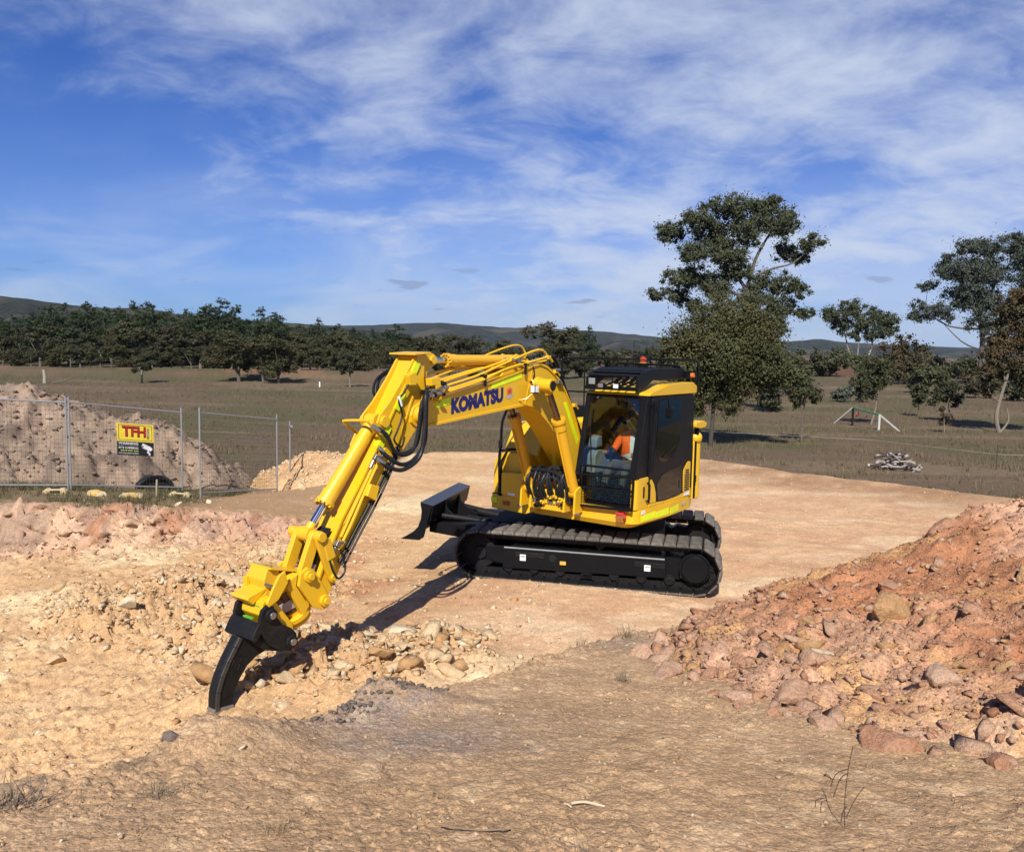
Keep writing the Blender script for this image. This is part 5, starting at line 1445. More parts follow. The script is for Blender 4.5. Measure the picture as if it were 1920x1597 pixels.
    mb = MB(); mb.tube([(.35, y0 + .12, 3.04), (.30, y0 + .15, 3.11), (.25, y1 - .3, 3.11), (-.3, y1 - .16, 3.09), (-.45, y1 - .16, 3.0)], .018, 8, smooth=3); mb.build('roof_rail', BLK, rf)
    # roof work lamps
    for y in (.53, .77):
        mb = MB(); mb.box((1.0, y, 2.815), (.06, .10, .075)); wl = mb.build('roof_lamp', BLK, rf, bevel=.014)
        mb = MB(); mb.box((1.033, y, 2.817), (.006, .078, .055)); mb.build('lamp_lens', LENS if y > .6 else plain('dull_lens', (.16, .15, .16), .3), wl, bevel=.01)
    mb = MB(); mb.box((.955, .335, 2.87), (.03, .12, .09)); mb.build('roof_mirror', plain('mirror_grey', (.30, .32, .31), .25, .3), rf, bevel=.01)
    mb = MB(); mb.cyl((-.42, y1 - .0, 2.96), (-.42, y1 + .05, 2.96), .035, 12); mb.build('marker_lamp', ORNG, rf, bevel=.006)
    # beacon in its guard
    mb = MB(); mb.cyl((.0, .62, 3.06), (.0, .62, 3.10), .075, 20); be = mb.build('beacon', BLK, rf)
    mb = MB(); mb.cyl((.0, .62, 3.10), (.0, .62, 3.135), .066, 20); mb.build('beacon_base', plain('amber_lens', (.75, .30, .02), .2), be)
    mb = MB(); mb.cyl((.0, .62, 3.135), (.0, .62, 3.22), .062, 20, r2=.048); mb.build('beacon_lens', plain('red_amber', (.40, .045, .012), .2), be, bevel=.008)
    mb = MB()
    for k in range(6):
        a = 2 * math.pi * k / 6
        mb.tube([(.11 * math.cos(a), .62 + .11 * math.sin(a), 3.06), (.11 * math.cos(a), .62 + .11 * math.sin(a), 3.22), (.05 * math.cos(a), .62 + .05 * math.sin(a), 3.275)], .006, 6)
    for z, r_ in ((3.22, .11), (3.15, .11)): mb.tube([(r_ * math.cos(t), .62 + r_ * math.sin(t), z) for t in np.linspace(0, 2 * math.pi, 17)[:-1]], .006, 6, closed=True)
    mb.build('beacon_cage', BLK, be)
    mb = MB(); mb.tube([(-.3, .30, 3.05), (-.3, .30, 3.45)], .005, 5); mb.build('aerial', BLK, rf)
    # mirrors on the left front pillar
    mb = MB(); mb.tube([(.80, y1 + .0, 2.55), (.82, y1 + .10, 2.62), (.78, y1 + .16, 2.66), (.70, y1 + .20, 2.66), (.66, y1 + .20, 2.55)], .010, 7, smooth=3); mi = mb.build('mirror_arm', BLK, cab)
    mb = MB(); mb.box((.64, y1 + .20, 2.48), (.05, .11, .15)); mb.build('mirror', BLK, mi, bevel=.02)
    # inside: seat, consoles, levers
    mb = MB(); mb.box((.28, .64, 1.53), (.50, .48, .12)); st = mb.build('seat', plain('seat_cloth', (.030, .030, .032), .9), cab, bevel=.03)
    mb = MB(); mb.box((.02, .64, 1.90), (.12, .48, .66), Matrix.Rotation(R(-8), 3, 'Y')); mb.build('seat_back', plain('seat_cloth2', (.028, .028, .03), .9), st, bevel=.04)
    mb = MB(); mb.box((-.06, .64, 2.34), (.09, .27, .20)); mb.build('headrest', plain('headrest_grey', (.17, .17, .18), .9), st, bevel=.03)
    mb = MB(); mb.box((.24, .64, 1.34), (.40, .36, .28)); mb.build('seat_base', BLK, st, bevel=.02)
    GR = plain('console_grey', (.15, .19, .20), .55)
    mb = MB(); mb.prism([(.95, 1.58), (.93, 1.83), (.86, 1.90), (.74, 1.90), (.60, 1.74), (.20, 1.70), (.20, 1.56)], .28, .42); cs = mb.build('console', GR, cab, bevel=.02)
    mb = MB(); mb.prism([(.90, 1.93), (.88, 2.06), (.83, 2.10), (.74, 2.10), (.72, 1.94)], .27, .41); mb.build('monitor', GR, cs, bevel=.02)
    mb = MB(); mb.box((.86, .34, 1.42), (.12, .14, .30)); mb.build('console_leg', GR, cs, bevel=.02)
    mb = MB(); mb.box((.35, 1.03, 1.66), (.50, .13, .10)); mb.build('arm_console', plain('console_dark', (.05, .055, .06), .6), cab, bevel=.02)
    for y in (.47, .98):
        mb = MB(); mb.tube([(.58, y, 1.68), (.60, y, 1.80), (.59, y, 1.88)], .014, 8); mb.sphere((.59, y, 1.90), .028, 10, (1, 1, 1.5)); mb.build('joystick', BLK, cab)
    for y in (.62, .76):
        mb = MB(); mb.tube([(.85, y, 1.22), (.88, y, 1.45), (.80, y, 1.68), (.78, y, 1.72)], .012, 8, smooth=3); mb.build('travel_lever', BLK, cab)
        mb = MB(); mb.box((.93, y, 1.26), (.16, .10, .02), Matrix.Rotation(R(-25), 3, 'Y')); mb.build('pedal', BLKD, cab)
    return cab
DOORG = glass('door_glass', (0.13, 0.13, 0.13), 0.015)
CAB = build_cab()
# ------------------------------------------------------------------ operator in the cab
def build_person():
    # joints in the machine's local axes (x forward, y left, z up)
    J = dict(pelvis=(.10, .74, 1.68), belly=(.10, .74, 1.82), chest=(.10, .735, 2.02), neck=(.11, .73, 2.17), chin=(.13, .73, 2.23), head=(.135, .73, 2.32), crown=(.12, .73, 2.42),
             shr=(.10, .555, 2.10), elr=(.24, .49, 1.88), wrr=(.46, .485, 1.87), har=(.54, .475, 1.88),
             shl=(.10, .92, 2.10), ell=(.20, 1.0, 1.87), wrl=(.44, .98, 1.87), hal=(.52, .975, 1.88),
             hpr=(.14, .645, 1.66), knr=(.56, .60, 1.70), anr=(.68, .60, 1.32), tor=(.84, .60, 1.27),
             hpl=(.14, .835, 1.66), knl=(.56, .86, 1.70), anl=(.66, .86, 1.32), tol=(.82, .86, 1.27))
    Rr = dict(pelvis=.155, belly=.15, chest=.165, neck=.062, chin=.070, head=.092, crown=.075, shr=.085, elr=.052, wrr=.036, har=.04, shl=.085, ell=.052, wrl=.036, hal=.04,
              hpr=.10, knr=.072, anr=.05, tor=.045, hpl=.10, knl=.072, anl=.05, tol=.045)
    E = [('pelvis', 'belly'), ('belly', 'chest'), ('chest', 'neck'), ('neck', 'chin'), ('chin', 'head'), ('head', 'crown'), ('chest', 'shr'), ('shr', 'elr'), ('elr', 'wrr'), ('wrr', 'har'),
         ('chest', 'shl'), ('shl', 'ell'), ('ell', 'wrl'), ('wrl', 'hal'), ('pelvis', 'hpr'), ('hpr', 'knr'), ('knr', 'anr'), ('anr', 'tor'), ('pelvis', 'hpl'), ('hpl', 'knl'), ('knl', 'anl'), ('anl', 'tol')]
    # fingers: five short chains from each hand, closed round the joystick
    for h, s in (('har', 1), ('hal', -1)):
        hx, hy, hz = J[h]
        for k, (dz, ln) in enumerate(((.028, .030), (.010, .034), (-.008, .032), (-.026, .026))):
            a, b, c = f'{h}f{k}a', f'{h}f{k}b', f'{h}f{k}c'
            J[a] = (hx + .035, hy + s * .012, hz + dz); J[b] = (hx + .035 + ln, hy + s * .0, hz + dz); J[c] = (hx + .03 + ln, hy - s * .028, hz + dz - .004)
            for q in (a, b, c): Rr[q] = .0095
            E += [(h, a), (a, b), (b, c)]
        a, b = h + 'ta', h + 'tb'
        J[a] = (hx + .015, hy - s * .035, hz + .03); J[b] = (hx + .05, hy - s * .04, hz + .035); Rr[a] = Rr[b] = .011
        E += [(h, a), (a, b)]
    for q in J: J[q] = (J[q][0] + .14, J[q][1] - .10, J[q][2] - .03)
    names = list(J)
    me = bpy.data.meshes.new('person')
    me.from_pydata([J[n] for n in names], [(names.index(a), names.index(b)) for a, b in E], [])
    ob = bpy.data.objects.new('person_rig', me)
    COL.objects.link(ob)
    ob.modifiers.new('skin', 'SKIN')
    for i, n in enumerate(names):
        sv = me.skin_vertices[0].data[i]
        r = Rr[n]
        sv.radius = (r, r * (.80 if n in ('belly', 'chest', 'pelvis') else 1.0))
        sv.use_root = (n == 'pelvis')
    ob.modifiers.new('sub', 'SUBSURF').render_levels = 1
    ob.modifiers['sub'].levels = 1
    dg = bpy.context.evaluated_depsgraph_get()
    m2 = bpy.data.meshes.new_from_object(ob.evaluated_get(dg))
    bpy.data.objects.remove(ob)
    m2.name = 'person'
    mats = [plain('hi_vis_orange', (.85, .12, .012), .8), plain('pale_vest', (.55, .62, .60), .8), plain('work_trousers', (.060, .058, .045), .9), plain('skin_tone', (.30, .16, .10), .6),
            plain('navy_sleeve', (.035, .030, .045), .85), plain('boot_tan', (.26, .19, .10), .8)]
    m2.materials.clear()
    for m in mats: m2.materials.append(m)
    seg = []
    for a, b in E:
        k = a + b
        if 'head' in k or 'chin' in k or 'crown' in k or a.startswith('har') or a.startswith('hal') or b in ('har', 'hal'): mt = 3
        elif a in ('shr', 'shl'): mt = 0
        elif a in ('elr', 'ell'): mt = 4
        elif b in ('anr', 'anl'): mt = 2
        elif b in ('tor', 'tol'): mt = 5
        elif a in ('pelvis', 'hpr', 'hpl') and b != 'belly': mt = 2
        else: mt = 0
        seg.append((Vector(J[a]), Vector(J[b]), mt))
    for p in m2.polygons:
        c = p.center; best = 9; bm_ = 0
        for a, b, mt in seg:
            d = b - a; t = max(0, min(1, (c - a).dot(d) / d.length_squared))
            q = (c - a - d * t).length
            if q < best: best, bm_ = q, mt
        if bm_ == 0 and c.y > .60 and c.x > .24 and 1.66 < c.z < 2.06 and c.y < .90: bm_ = 1
        p.material_index = bm_
        p.use_smooth = True
    o = link(bpy.data.objects.new('person', m2))
    o.location = EX.location; o.rotation_euler = EX.rotation_euler
    tag(o, 'person in orange hi-vis shirt and pale vest seated at the excavator controls', 'person')
    HAIR = plain('dark_cap', (.03, .03, .035), .9)
    mb = MB(); mb.sphere(((.125) + .14, (.73) - .10, (2.40) - .03), .098, 14, (1.05, .92, .72)); mb.box((.365, .63, 2.365), (.10, .15, .012)); mb.build('cap', HAIR, o)
    mb = MB()
    for s in (-1, 1): mb.sphere(((.222) + .14, (.73 + s * .032) - .10, (2.335) - .03), .011, 8)
    mb.build('sunglasses', BLK, o)
    mb = MB(); mb.sphere(((.232) + .14, (.73) - .10, (2.30) - .03), .016, 8, (1, .8, 1.3)); mb.sphere(((.12) + .14, (.635) - .10, (2.31) - .03), .022, 8, (.8, .4, 1.3)); mb.sphere(((.12) + .14, (.825) - .10, (2.31) - .03), .022, 8, (.8, .4, 1.3)); mb.build('nose_and_ears', mats[3], o)
    mb = MB(); mb.sphere(((.19) + .14, (.73) - .10, (2.262) - .03), .05, 10, (.7, 1.0, .55)); mb.build('beard', plain('beard_grey', (.16, .14, .13), .9), o)
build_person()

# ------------------------------------------------------------------ temporary fence
def fence_panel(name, a, b, label, h=2.1, posts=(True, True), sink=.0):
    a, b = Vector(a), Vector(b)
    r = empty(name, a)
    tag(r, label, 'fence', 'temporary mesh fence panels')
    d = b - a
    U = Vector((0, 0, h))
    mb = MB(); mb.tube([(0, 0, -.05), (0, 0, h)], .021, 10); p = mb.build('post', GALV, r)
    mb = MB(); mb.cyl((0, 0, h - .01), (0, 0, h + .05), .012, 8); mb.build('post_tip', STEEL, p)
    mb = MB(); mb.tube([d + Vector((0, 0, -.05)), d + U], .021, 10); p = mb.build('post', GALV, r)
    mb = MB(); mb.cyl(d + U, d + U + Vector((0, 0, .05)), .012, 8); mb.build('post_tip', STEEL, p)
    mb = MB(); mb.tube([U - Vector((0, 0, .12)), d + U - Vector((0, 0, .12))], .019, 10); mb.build('top_rail', GALV, r)
    mb = MB(); mb.tube([Vector((0, 0, .12)), d + Vector((0, 0, .12))], .019, 10); mb.build('bottom_rail', GALV, r)
    mb = MB()
    n = int(d.length / .08)
    z0, z1 = .12, h - .12
    for i in range(1, n):
        p = d * (i / n)
        mb.cyl(p + Vector((0, 0, z0)), p + Vector((0, 0, z1)), .0026, 3, caps=False)
    m = int((z1 - z0) / .09)
    for i in range(1, m):
        z = z0 + (z1 - z0) * i / m
        mb.cyl(Vector((0, 0, z)), d + Vector((0, 0, z)), .0026, 3, caps=False)
    tag(mb.build('wire_mesh', WIRE, r, smooth=False), kind='stuff')
    return r
WIRE = plain('mesh_wire', (.16, .155, .15), .5, .5)
FA, FB, FC = Vector((-12.15, 17.05, .12)), Vector((-9.88, 18.35, -.06)), Vector((-8.14, 20.25, -.40))
fence_panel('mesh_fence', FA, FB - Vector((.05, .03, 0)), 'galvanised mesh fence panel running out of the left edge of the frame')
fence_panel('mesh_fence', FB, FC, 'galvanised mesh fence panel carrying the yellow and black warning sign')
FD, FE = Vector((-7.16, 18.85, -.28)), Vector((-6.22, 21.75, -.66))
fence_panel('mesh_fence', FD, FE, 'galvanised mesh fence panel with no sign, nearest the excavator arm')
def tail():
    r = empty('fence_post', (-6.32, 23.4, -1.0))
    tag(r, 'lone galvanised end post behind the last fence panel', 'fence post')
    mb = MB(); mb.tube([(0, 0, 0), (0, 0, 2.12)], .021, 10); mb.build('tube', GALV, r)
    mb = MB(); mb.cyl((0, 0, 2.1), (0, 0, 2.18), .012, 8); mb.build('tip', STEEL, r)
    mb = MB(); mb.box((.03, 0, 1.98), (.12, .05, .05)); mb.tube([(0, 0, 1.98), (.10, -1.62, 2.24)], .019, 8); mb.build('clamp', GALV, r)
tail()

# sign wired to the middle panel
def build_sign():
    d = (FC - FB).normalized()
    f = .36
    c = FB + (FC - FB) * .56
    nrm = d.cross(Vector((0, 0, 1))).normalized()
    if nrm.y > 0: nrm = -nrm
    right = Vector((d.x, d.y, d.z * 1.0))
    base = c + nrm * .03
    r = empty('warning_sign', base + Vector((0, 0, .86)))
    tag(r, 'yellow and black site camera warning sign wired to the fence', 'sign')
    W_, HT, HB = .86, .42, .33
    up = Vector((0, 0, 1))
    def plate(name, x0, x1, z0, z1, off, mat, par, th=.004):
        P = [right * x + up * z + nrm * off for x, z in ((x0, z0), (x1, z0), (x1, z1), (x0, z1))]
        mb = MB(); mb.add([*P, *[p - nrm * th for p in P]], [(0, 1, 2, 3), (7, 6, 5, 4), (0, 4, 5, 1), (1, 5, 6, 2), (2, 6, 7, 3), (3, 7, 4, 0)])
        return mb.build(name, mat, par, smooth=False)
    YS, KS = plain('sign_yellow', (.78, .60, .05), .45), plain('sign_black', (.012, .012, .018), .45)
    RS = plain('sign_red', (.38, .015, .02), .45)
    h = W_ / 2
    yp = plate('yellow_panel', -h, h, HB, HB + HT, 0, YS, r)
    kp = plate('black_panel', -h, h, 0, HB - .004, 0, KS, r)
    for (x0, x1, z0, z1) in ((-h + .035, h - .035, HB + HT - .04, HB + HT - .03), (-h + .035, h - .035, HB + .03, HB + .04), (-h + .035, -h + .045, HB + .04, HB + HT - .04), (h - .045, h - .035, HB + .04, HB + HT - .04)):
        plate('border_line', x0, x1, z0, z1, .002, KS, yp, .002)
    def txt(body, x, z, w, hh, mat, par, off=.003, bold=.02, rt=None, upv=None):
        me = text_mesh(body, 1, offset=bold, extrude=.0)
        place_text('lettering', me, mat, par, right * x + up * z + nrm * off, rt or right, upv or up, w, hh)
    txt('TFH', -.31, HB + .105, .56, .25, plain('sign_black2', (.02, .01, .01), .5), yp, .003, .045)
    txt('TFH', -.315, HB + .115, .56, .25, RS, yp, .005, .030)
    plate('hire_box', .275, .325, HB + .08, HB + .32, .003, KS, yp, .002)
    txt('HIRE', .315, HB + .10, .20, .032, WHITE, yp, .005, .01, up, -right)
    txt('WARNING', -h + .03, .255, .46, .055, WHITE, kp, .003, .02)
    txt('SECURITY SURVEILLANCE', -h + .03, .225, .46, .018, GREYD, kp, .003)
    txt('SITE CAMERAS', -h + .03, .155, .46, .045, WHITE, kp, .003, .02)
    txt('0418 050 634', -h + .08, .09, .41, .042, plain('sign_lime', (.50, .60, .10), .5), kp, .003, .015)
    txt('WE ARE EVERYWHERE', -h + .03, .035, .46, .026, WHITE, kp, .003, .01)
    # camera pictogram
    def poly(name, pts, mat, off):
        P = [right * x + up * z + nrm * off for x, z in pts]; n = len(P)
        mb = MB(); mb.add([*P, *[p - nrm * .002 for p in P]], [tuple(range(n)), tuple(range(2 * n - 1, n - 1, -1))] + [(i, (i + 1) % n, n + (i + 1) % n, n + i) for i in range(n)]); return mb.build(name, mat, kp, smooth=False)
    poly('camera_body', [(.17, .30), (.36, .22), (.40, .17), (.36, .12), (.30, .13), (.16, .19), (.14, .24)], WHITE, .003)
    poly('camera_eye', [(.155, .25), (.185, .235), (.18, .20), (.155, .205)], KS, .005)
    poly('camera_mount', [(.29, .13), (.26, .09), (.27, .07), (.31, .06), (.30, .02), (.35, .02), (.34, .08), (.31, .10), (.32, .125)], WHITE, .003)
build_sign()

# feet of the fence: moulded blocks, one more leaning on rubble
BLOCK = paint('cream_block', (.52, .40, .22), .8, .25, (.40, .28, .16))
BLOCKY = plain('yellow_plastic', (.70, .42, .04), .5)
def fence_foot(name, x, y, rz, label, yel=False):
    r = empty(name, (x, y, gz(x, y) - .02), R(rz))
    r.rotation_euler[1] = R((rz * 7) % 9 - 4)
    tag(r, label, 'fence block', 'blocks at the foot of the fence')
    mb = MB(); mb.prism([(-.30, 0), (-.30, .09), (-.22, .15), (.22, .15), (.30, .09), (.30, 0)], -.12, .12); b = mb.build('block', BLOCK, r, bevel=.015)
    mb = MB(); mb.box((0, 0, .16), (.22, .10, .02)); mb.build('socket', BLOCKY if yel else BLKD, r, bevel=.01)
    mb = MB(); mb.box((.0, -.123, .075), (.24, .012, .07)); mb.build('hand_hole', BLOCKY if yel else BLKD, r, bevel=.005)
    r.scale = (.8, .8, .8)
    return r
fence_foot('fence_weight', -9.9, 17.75, 20, 'cream moulded fence foot below the leftmost visible fence post')
fence_foot('fence_weight', -9.0, 17.75, -35, 'cream fence foot with yellow hand hole, between two others', True)
fence_foot('fence_weight', -8.3, 17.85, 15, 'long cream fence foot with a yellow end lying under the sign', True)
fence_foot('fence_weight', -7.7, 19.0, 5, 'cream fence foot at the joint left of the plain fence panel')
mb = MB(); mb.beam((0, 0, 0), (.02, 0, .42), .035, .035); o_ = mb.build('survey_peg', plain('peg_wood', (.30, .24, .15), .9), None)
o_.location = (-7.9, 18.2, gz(-7.9, 18.2)); tag(o_, 'short weathered wooden peg in front of the fence', 'peg')
# black pipe half buried at the foot of the mound
mb = MB()
pts = [(math.cos(t) * .44, 0, math.sin(t) * .32 - .06) for t in np.linspace(R(175), R(5), 14)]
mb.tube(pts, .05, 8); mb.prism([(p[0], p[2]) for p in pts], .05, .9)
o_ = mb.build('drain_pipe', plain('pipe_black', (.012, .012, .012), .6), None); o_.location = (-9.15, 21.0, -.42); o_.rotation_euler = (0, 0, R(40)); tag(o_, 'black arched drain pipe half buried at the foot of the mound', 'pipe')
# ------------------------------------------------------------------ trees
def leaf_mat(name, dark, mid, light, brown=None, bamt=0.0):
    t = NT(name)
    g = t.n('ShaderNodeNewGeometry')
    rnd = g.outputs['Random Per Island']
    o = t.obj()
    n1 = t.noise(0.55, 3, 0.5, o)
    c = t.mix(t.rng(rnd, 0.0, 1.0), dark, light)
    c = t.mix(t.rng(n1, 0.35, 0.65), c, mid)
    if brown: c = t.mix(t.math('MULTIPLY', t.rng(t.noise(0.4, 4, 0.6, o), 0.45, 0.60), bamt), c, brown)
    oi = t.n('ShaderNodeObjectInfo').outputs['Random']
    c = t.mix(1.0, c, t.mix(oi, (0.82, 0.82, 0.82), (1.18, 1.15, 1.05)), 'MULTIPLY')
    t.set(color=c, rough=0.65, spec=0.25)
    tr = t.n('ShaderNodeBsdfTranslucent'); t.L.new(c, tr.inputs['Color'])
    mx = t.n('ShaderNodeMixShader'); mx.inputs[0].default_value = 0.18
    t.L.new(t.b.outputs[0], mx.inputs[1]); t.L.new(tr.outputs[0], mx.inputs[2]); t.L.new(mx.outputs[0], t.out.inputs['Surface'])
    return t.mat
GUM = leaf_mat('gum_leaves', (.022, .029, .013), (.056, .065, .031), (.100, .110, .060))
GUMG = leaf_mat('grey_gum_leaves', (.028, .037, .025), (.062, .075, .050), (.115, .130, .098))
WATTLE = leaf_mat('wattle_leaves', (.046, .050, .016), (.086, .090, .033), (.130, .130, .054), (.115, .085, .030), .45)
BROWN = leaf_mat('brown_leaves', (.026, .024, .011), (.058, .050, .024), (.095, .080, .042), (.085, .050, .022), .6)
PINE = leaf_mat('pine_needles', (.013, .023, .009), (.032, .050, .019), (.060, .080, .033))
OLIVE = leaf_mat('olive_leaves', (.024, .030, .012), (.056, .064, .028), (.094, .100, .048), (.074, .056, .030), .45)
OLIVEB = leaf_mat('brownish_olive_leaves', (.024, .027, .011), (.056, .058, .026), (.094, .092, .044), (.076, .054, .028), .5)
BARK = plain('dark_bark', (.060, .048, .038), .95)
BARKP = plain('pale_bark', (.30, .255, .205), .85)
BARKT = plain('mottled_bark', (.19, .155, .12), .9)
BARKM = plain('grey_bark', (.11, .09, .07), .9)

def leaves_np(clumps, n, size, seed, aspect=.55, sub=9, subr=.42, droop=0.0):
    """leaf sprays gathered in many small tufts over the given clumps"""
    rg = np.random.default_rng(seed)
    C = np.array(clumps, float)                       # cx cy cz rx ry rz
    w = (C[:, 3] * C[:, 5]); w = w / w.sum()
    subs = []
    for k, c in enumerate(C):
        m = max(5, int(sub * len(C) * w[k] + 4))
        d = rg.normal(size=(m, 3)); d /= np.linalg.norm(d, axis=1)[:, None]
        rr = rg.random(m)[:, None] ** .45
        p = c[:3] + d * c[3:6] * rr * .92
        s = subr * c[3:6].mean() * (.6 + .8 * rg.random(m))
        subs.append(np.concatenate([p, s[:, None], np.full((m, 1), w[k] / m), np.repeat(c[None, :3], m, 0)], 1))
    S = np.concatenate(subs)
    idx = rg.choice(len(S), n, p=S[:, 4] / S[:, 4].sum())
    d = rg.normal(size=(n, 3)); d /= np.linalg.norm(d, axis=1)[:, None]
    d[:, 2] *= .75
    P = S[idx, :3] + d * S[idx, 3:4] * np.abs(rg.normal(0, .62, (n, 1)))
    out = P - S[idx, 5:8]; out /= (np.linalg.norm(out, axis=1)[:, None] + 1e-6)
    nrm = out * .5 + d * .5 + rg.normal(size=(n, 3)) * .55 + np.array([0, 0, .25])
    nrm /= np.linalg.norm(nrm, axis=1)[:, None]
    a = np.cross(nrm, rg.normal(size=(n, 3))); a /= np.linalg.norm(a, axis=1)[:, None] + 1e-9
    a[:, 2] -= droop; a /= np.linalg.norm(a, axis=1)[:, None]
    b = np.cross(nrm, a)
    s = size * (.55 + .9 * rg.random((n, 1)))
    V = np.empty((n, 4, 3))
    V[:, 0] = P - a * s * .5; V[:, 1] = P + b * s * aspect * .5 + a * s * .1; V[:, 2] = P + a * s * .5; V[:, 3] = P - b * s * aspect * .5 + a * s * .1
    return V.reshape(-1, 3), np.arange(n * 4).reshape(-1, 4)
def limb(mb, pts, r0, r1, n=7, smooth=3):
    P = catmull([Vector(p) for p in pts], smooth) if len(pts) > 2 else [Vector(p) for p in pts]
    m = len(P)
    mb.tube(P, r0, n, radii=[r0 + (r1 - r0) * i / max(1, m - 1) for i in range(m)])
def tree(name, label, loc, clumps, limbs, leafm, barkm, n, size, seed=0, cat='tree', group=None, rz=0, **kw):
    r = empty(name, loc, rz)
    tag(r, label, cat, group)
    V, F = leaves_np(clumps, n, size, seed, **kw)
    link(bpy.data.objects.new('crown', mesh_np('crown', V, F, leafm)), r)
    mb = MB()
    for pts, r0, r1 in limbs: limb(mb, pts, r0, r1)
    mb.build('trunk', barkm, r)
    return r
def photo_tree(name, label, x, y, sc, bx, by, cl, lb, leafm, barkm, n, size, seed, depth=.8, **kw):
    """clumps and limbs given in survey units on an elevation drawing, sc metres each, base at (bx, by)"""
    rg = random.Random(seed)
    z0 = gz(x, y) - .1
    clumps = []
    for cx, cy, rx, ry in cl:
        yy = rg.uniform(-1, 1) * depth * max(abs(cx - bx), 60) * .6 * sc
        clumps.append(((cx - bx) * sc, yy, (by - cy) * sc, rx * sc * 1.02, rx * sc * .95, ry * sc * 1.05))
    limbs = []
    for pts, r0, r1 in lb:
        limbs.append(([((px - bx) * sc, rg.uniform(-.3, .3) * (0 if i == 0 else 1) * 20 * sc, (by - py) * sc) for i, (px, py) in enumerate(pts)], r0 * sc * .62, r1 * sc * .55))
    for c in clumps:        # twigs into every clump
        a = min(limbs, key=lambda l: min((Vector(q) - Vector(c[:3])).length for q in l[0]))
        q = min(a[0], key=lambda q: (Vector(q) - Vector(c[:3])).length)
        limbs.append(([q, tuple((Vector(q) + Vector(c[:3])) / 2 + Vector((0, 0, .02 * c[5]))), c[:3]], a[2] * 1.0, a[2] * .3))
    return tree(name, label, (x, y, z0), clumps, limbs, leafm, barkm, n, size, seed, **kw)

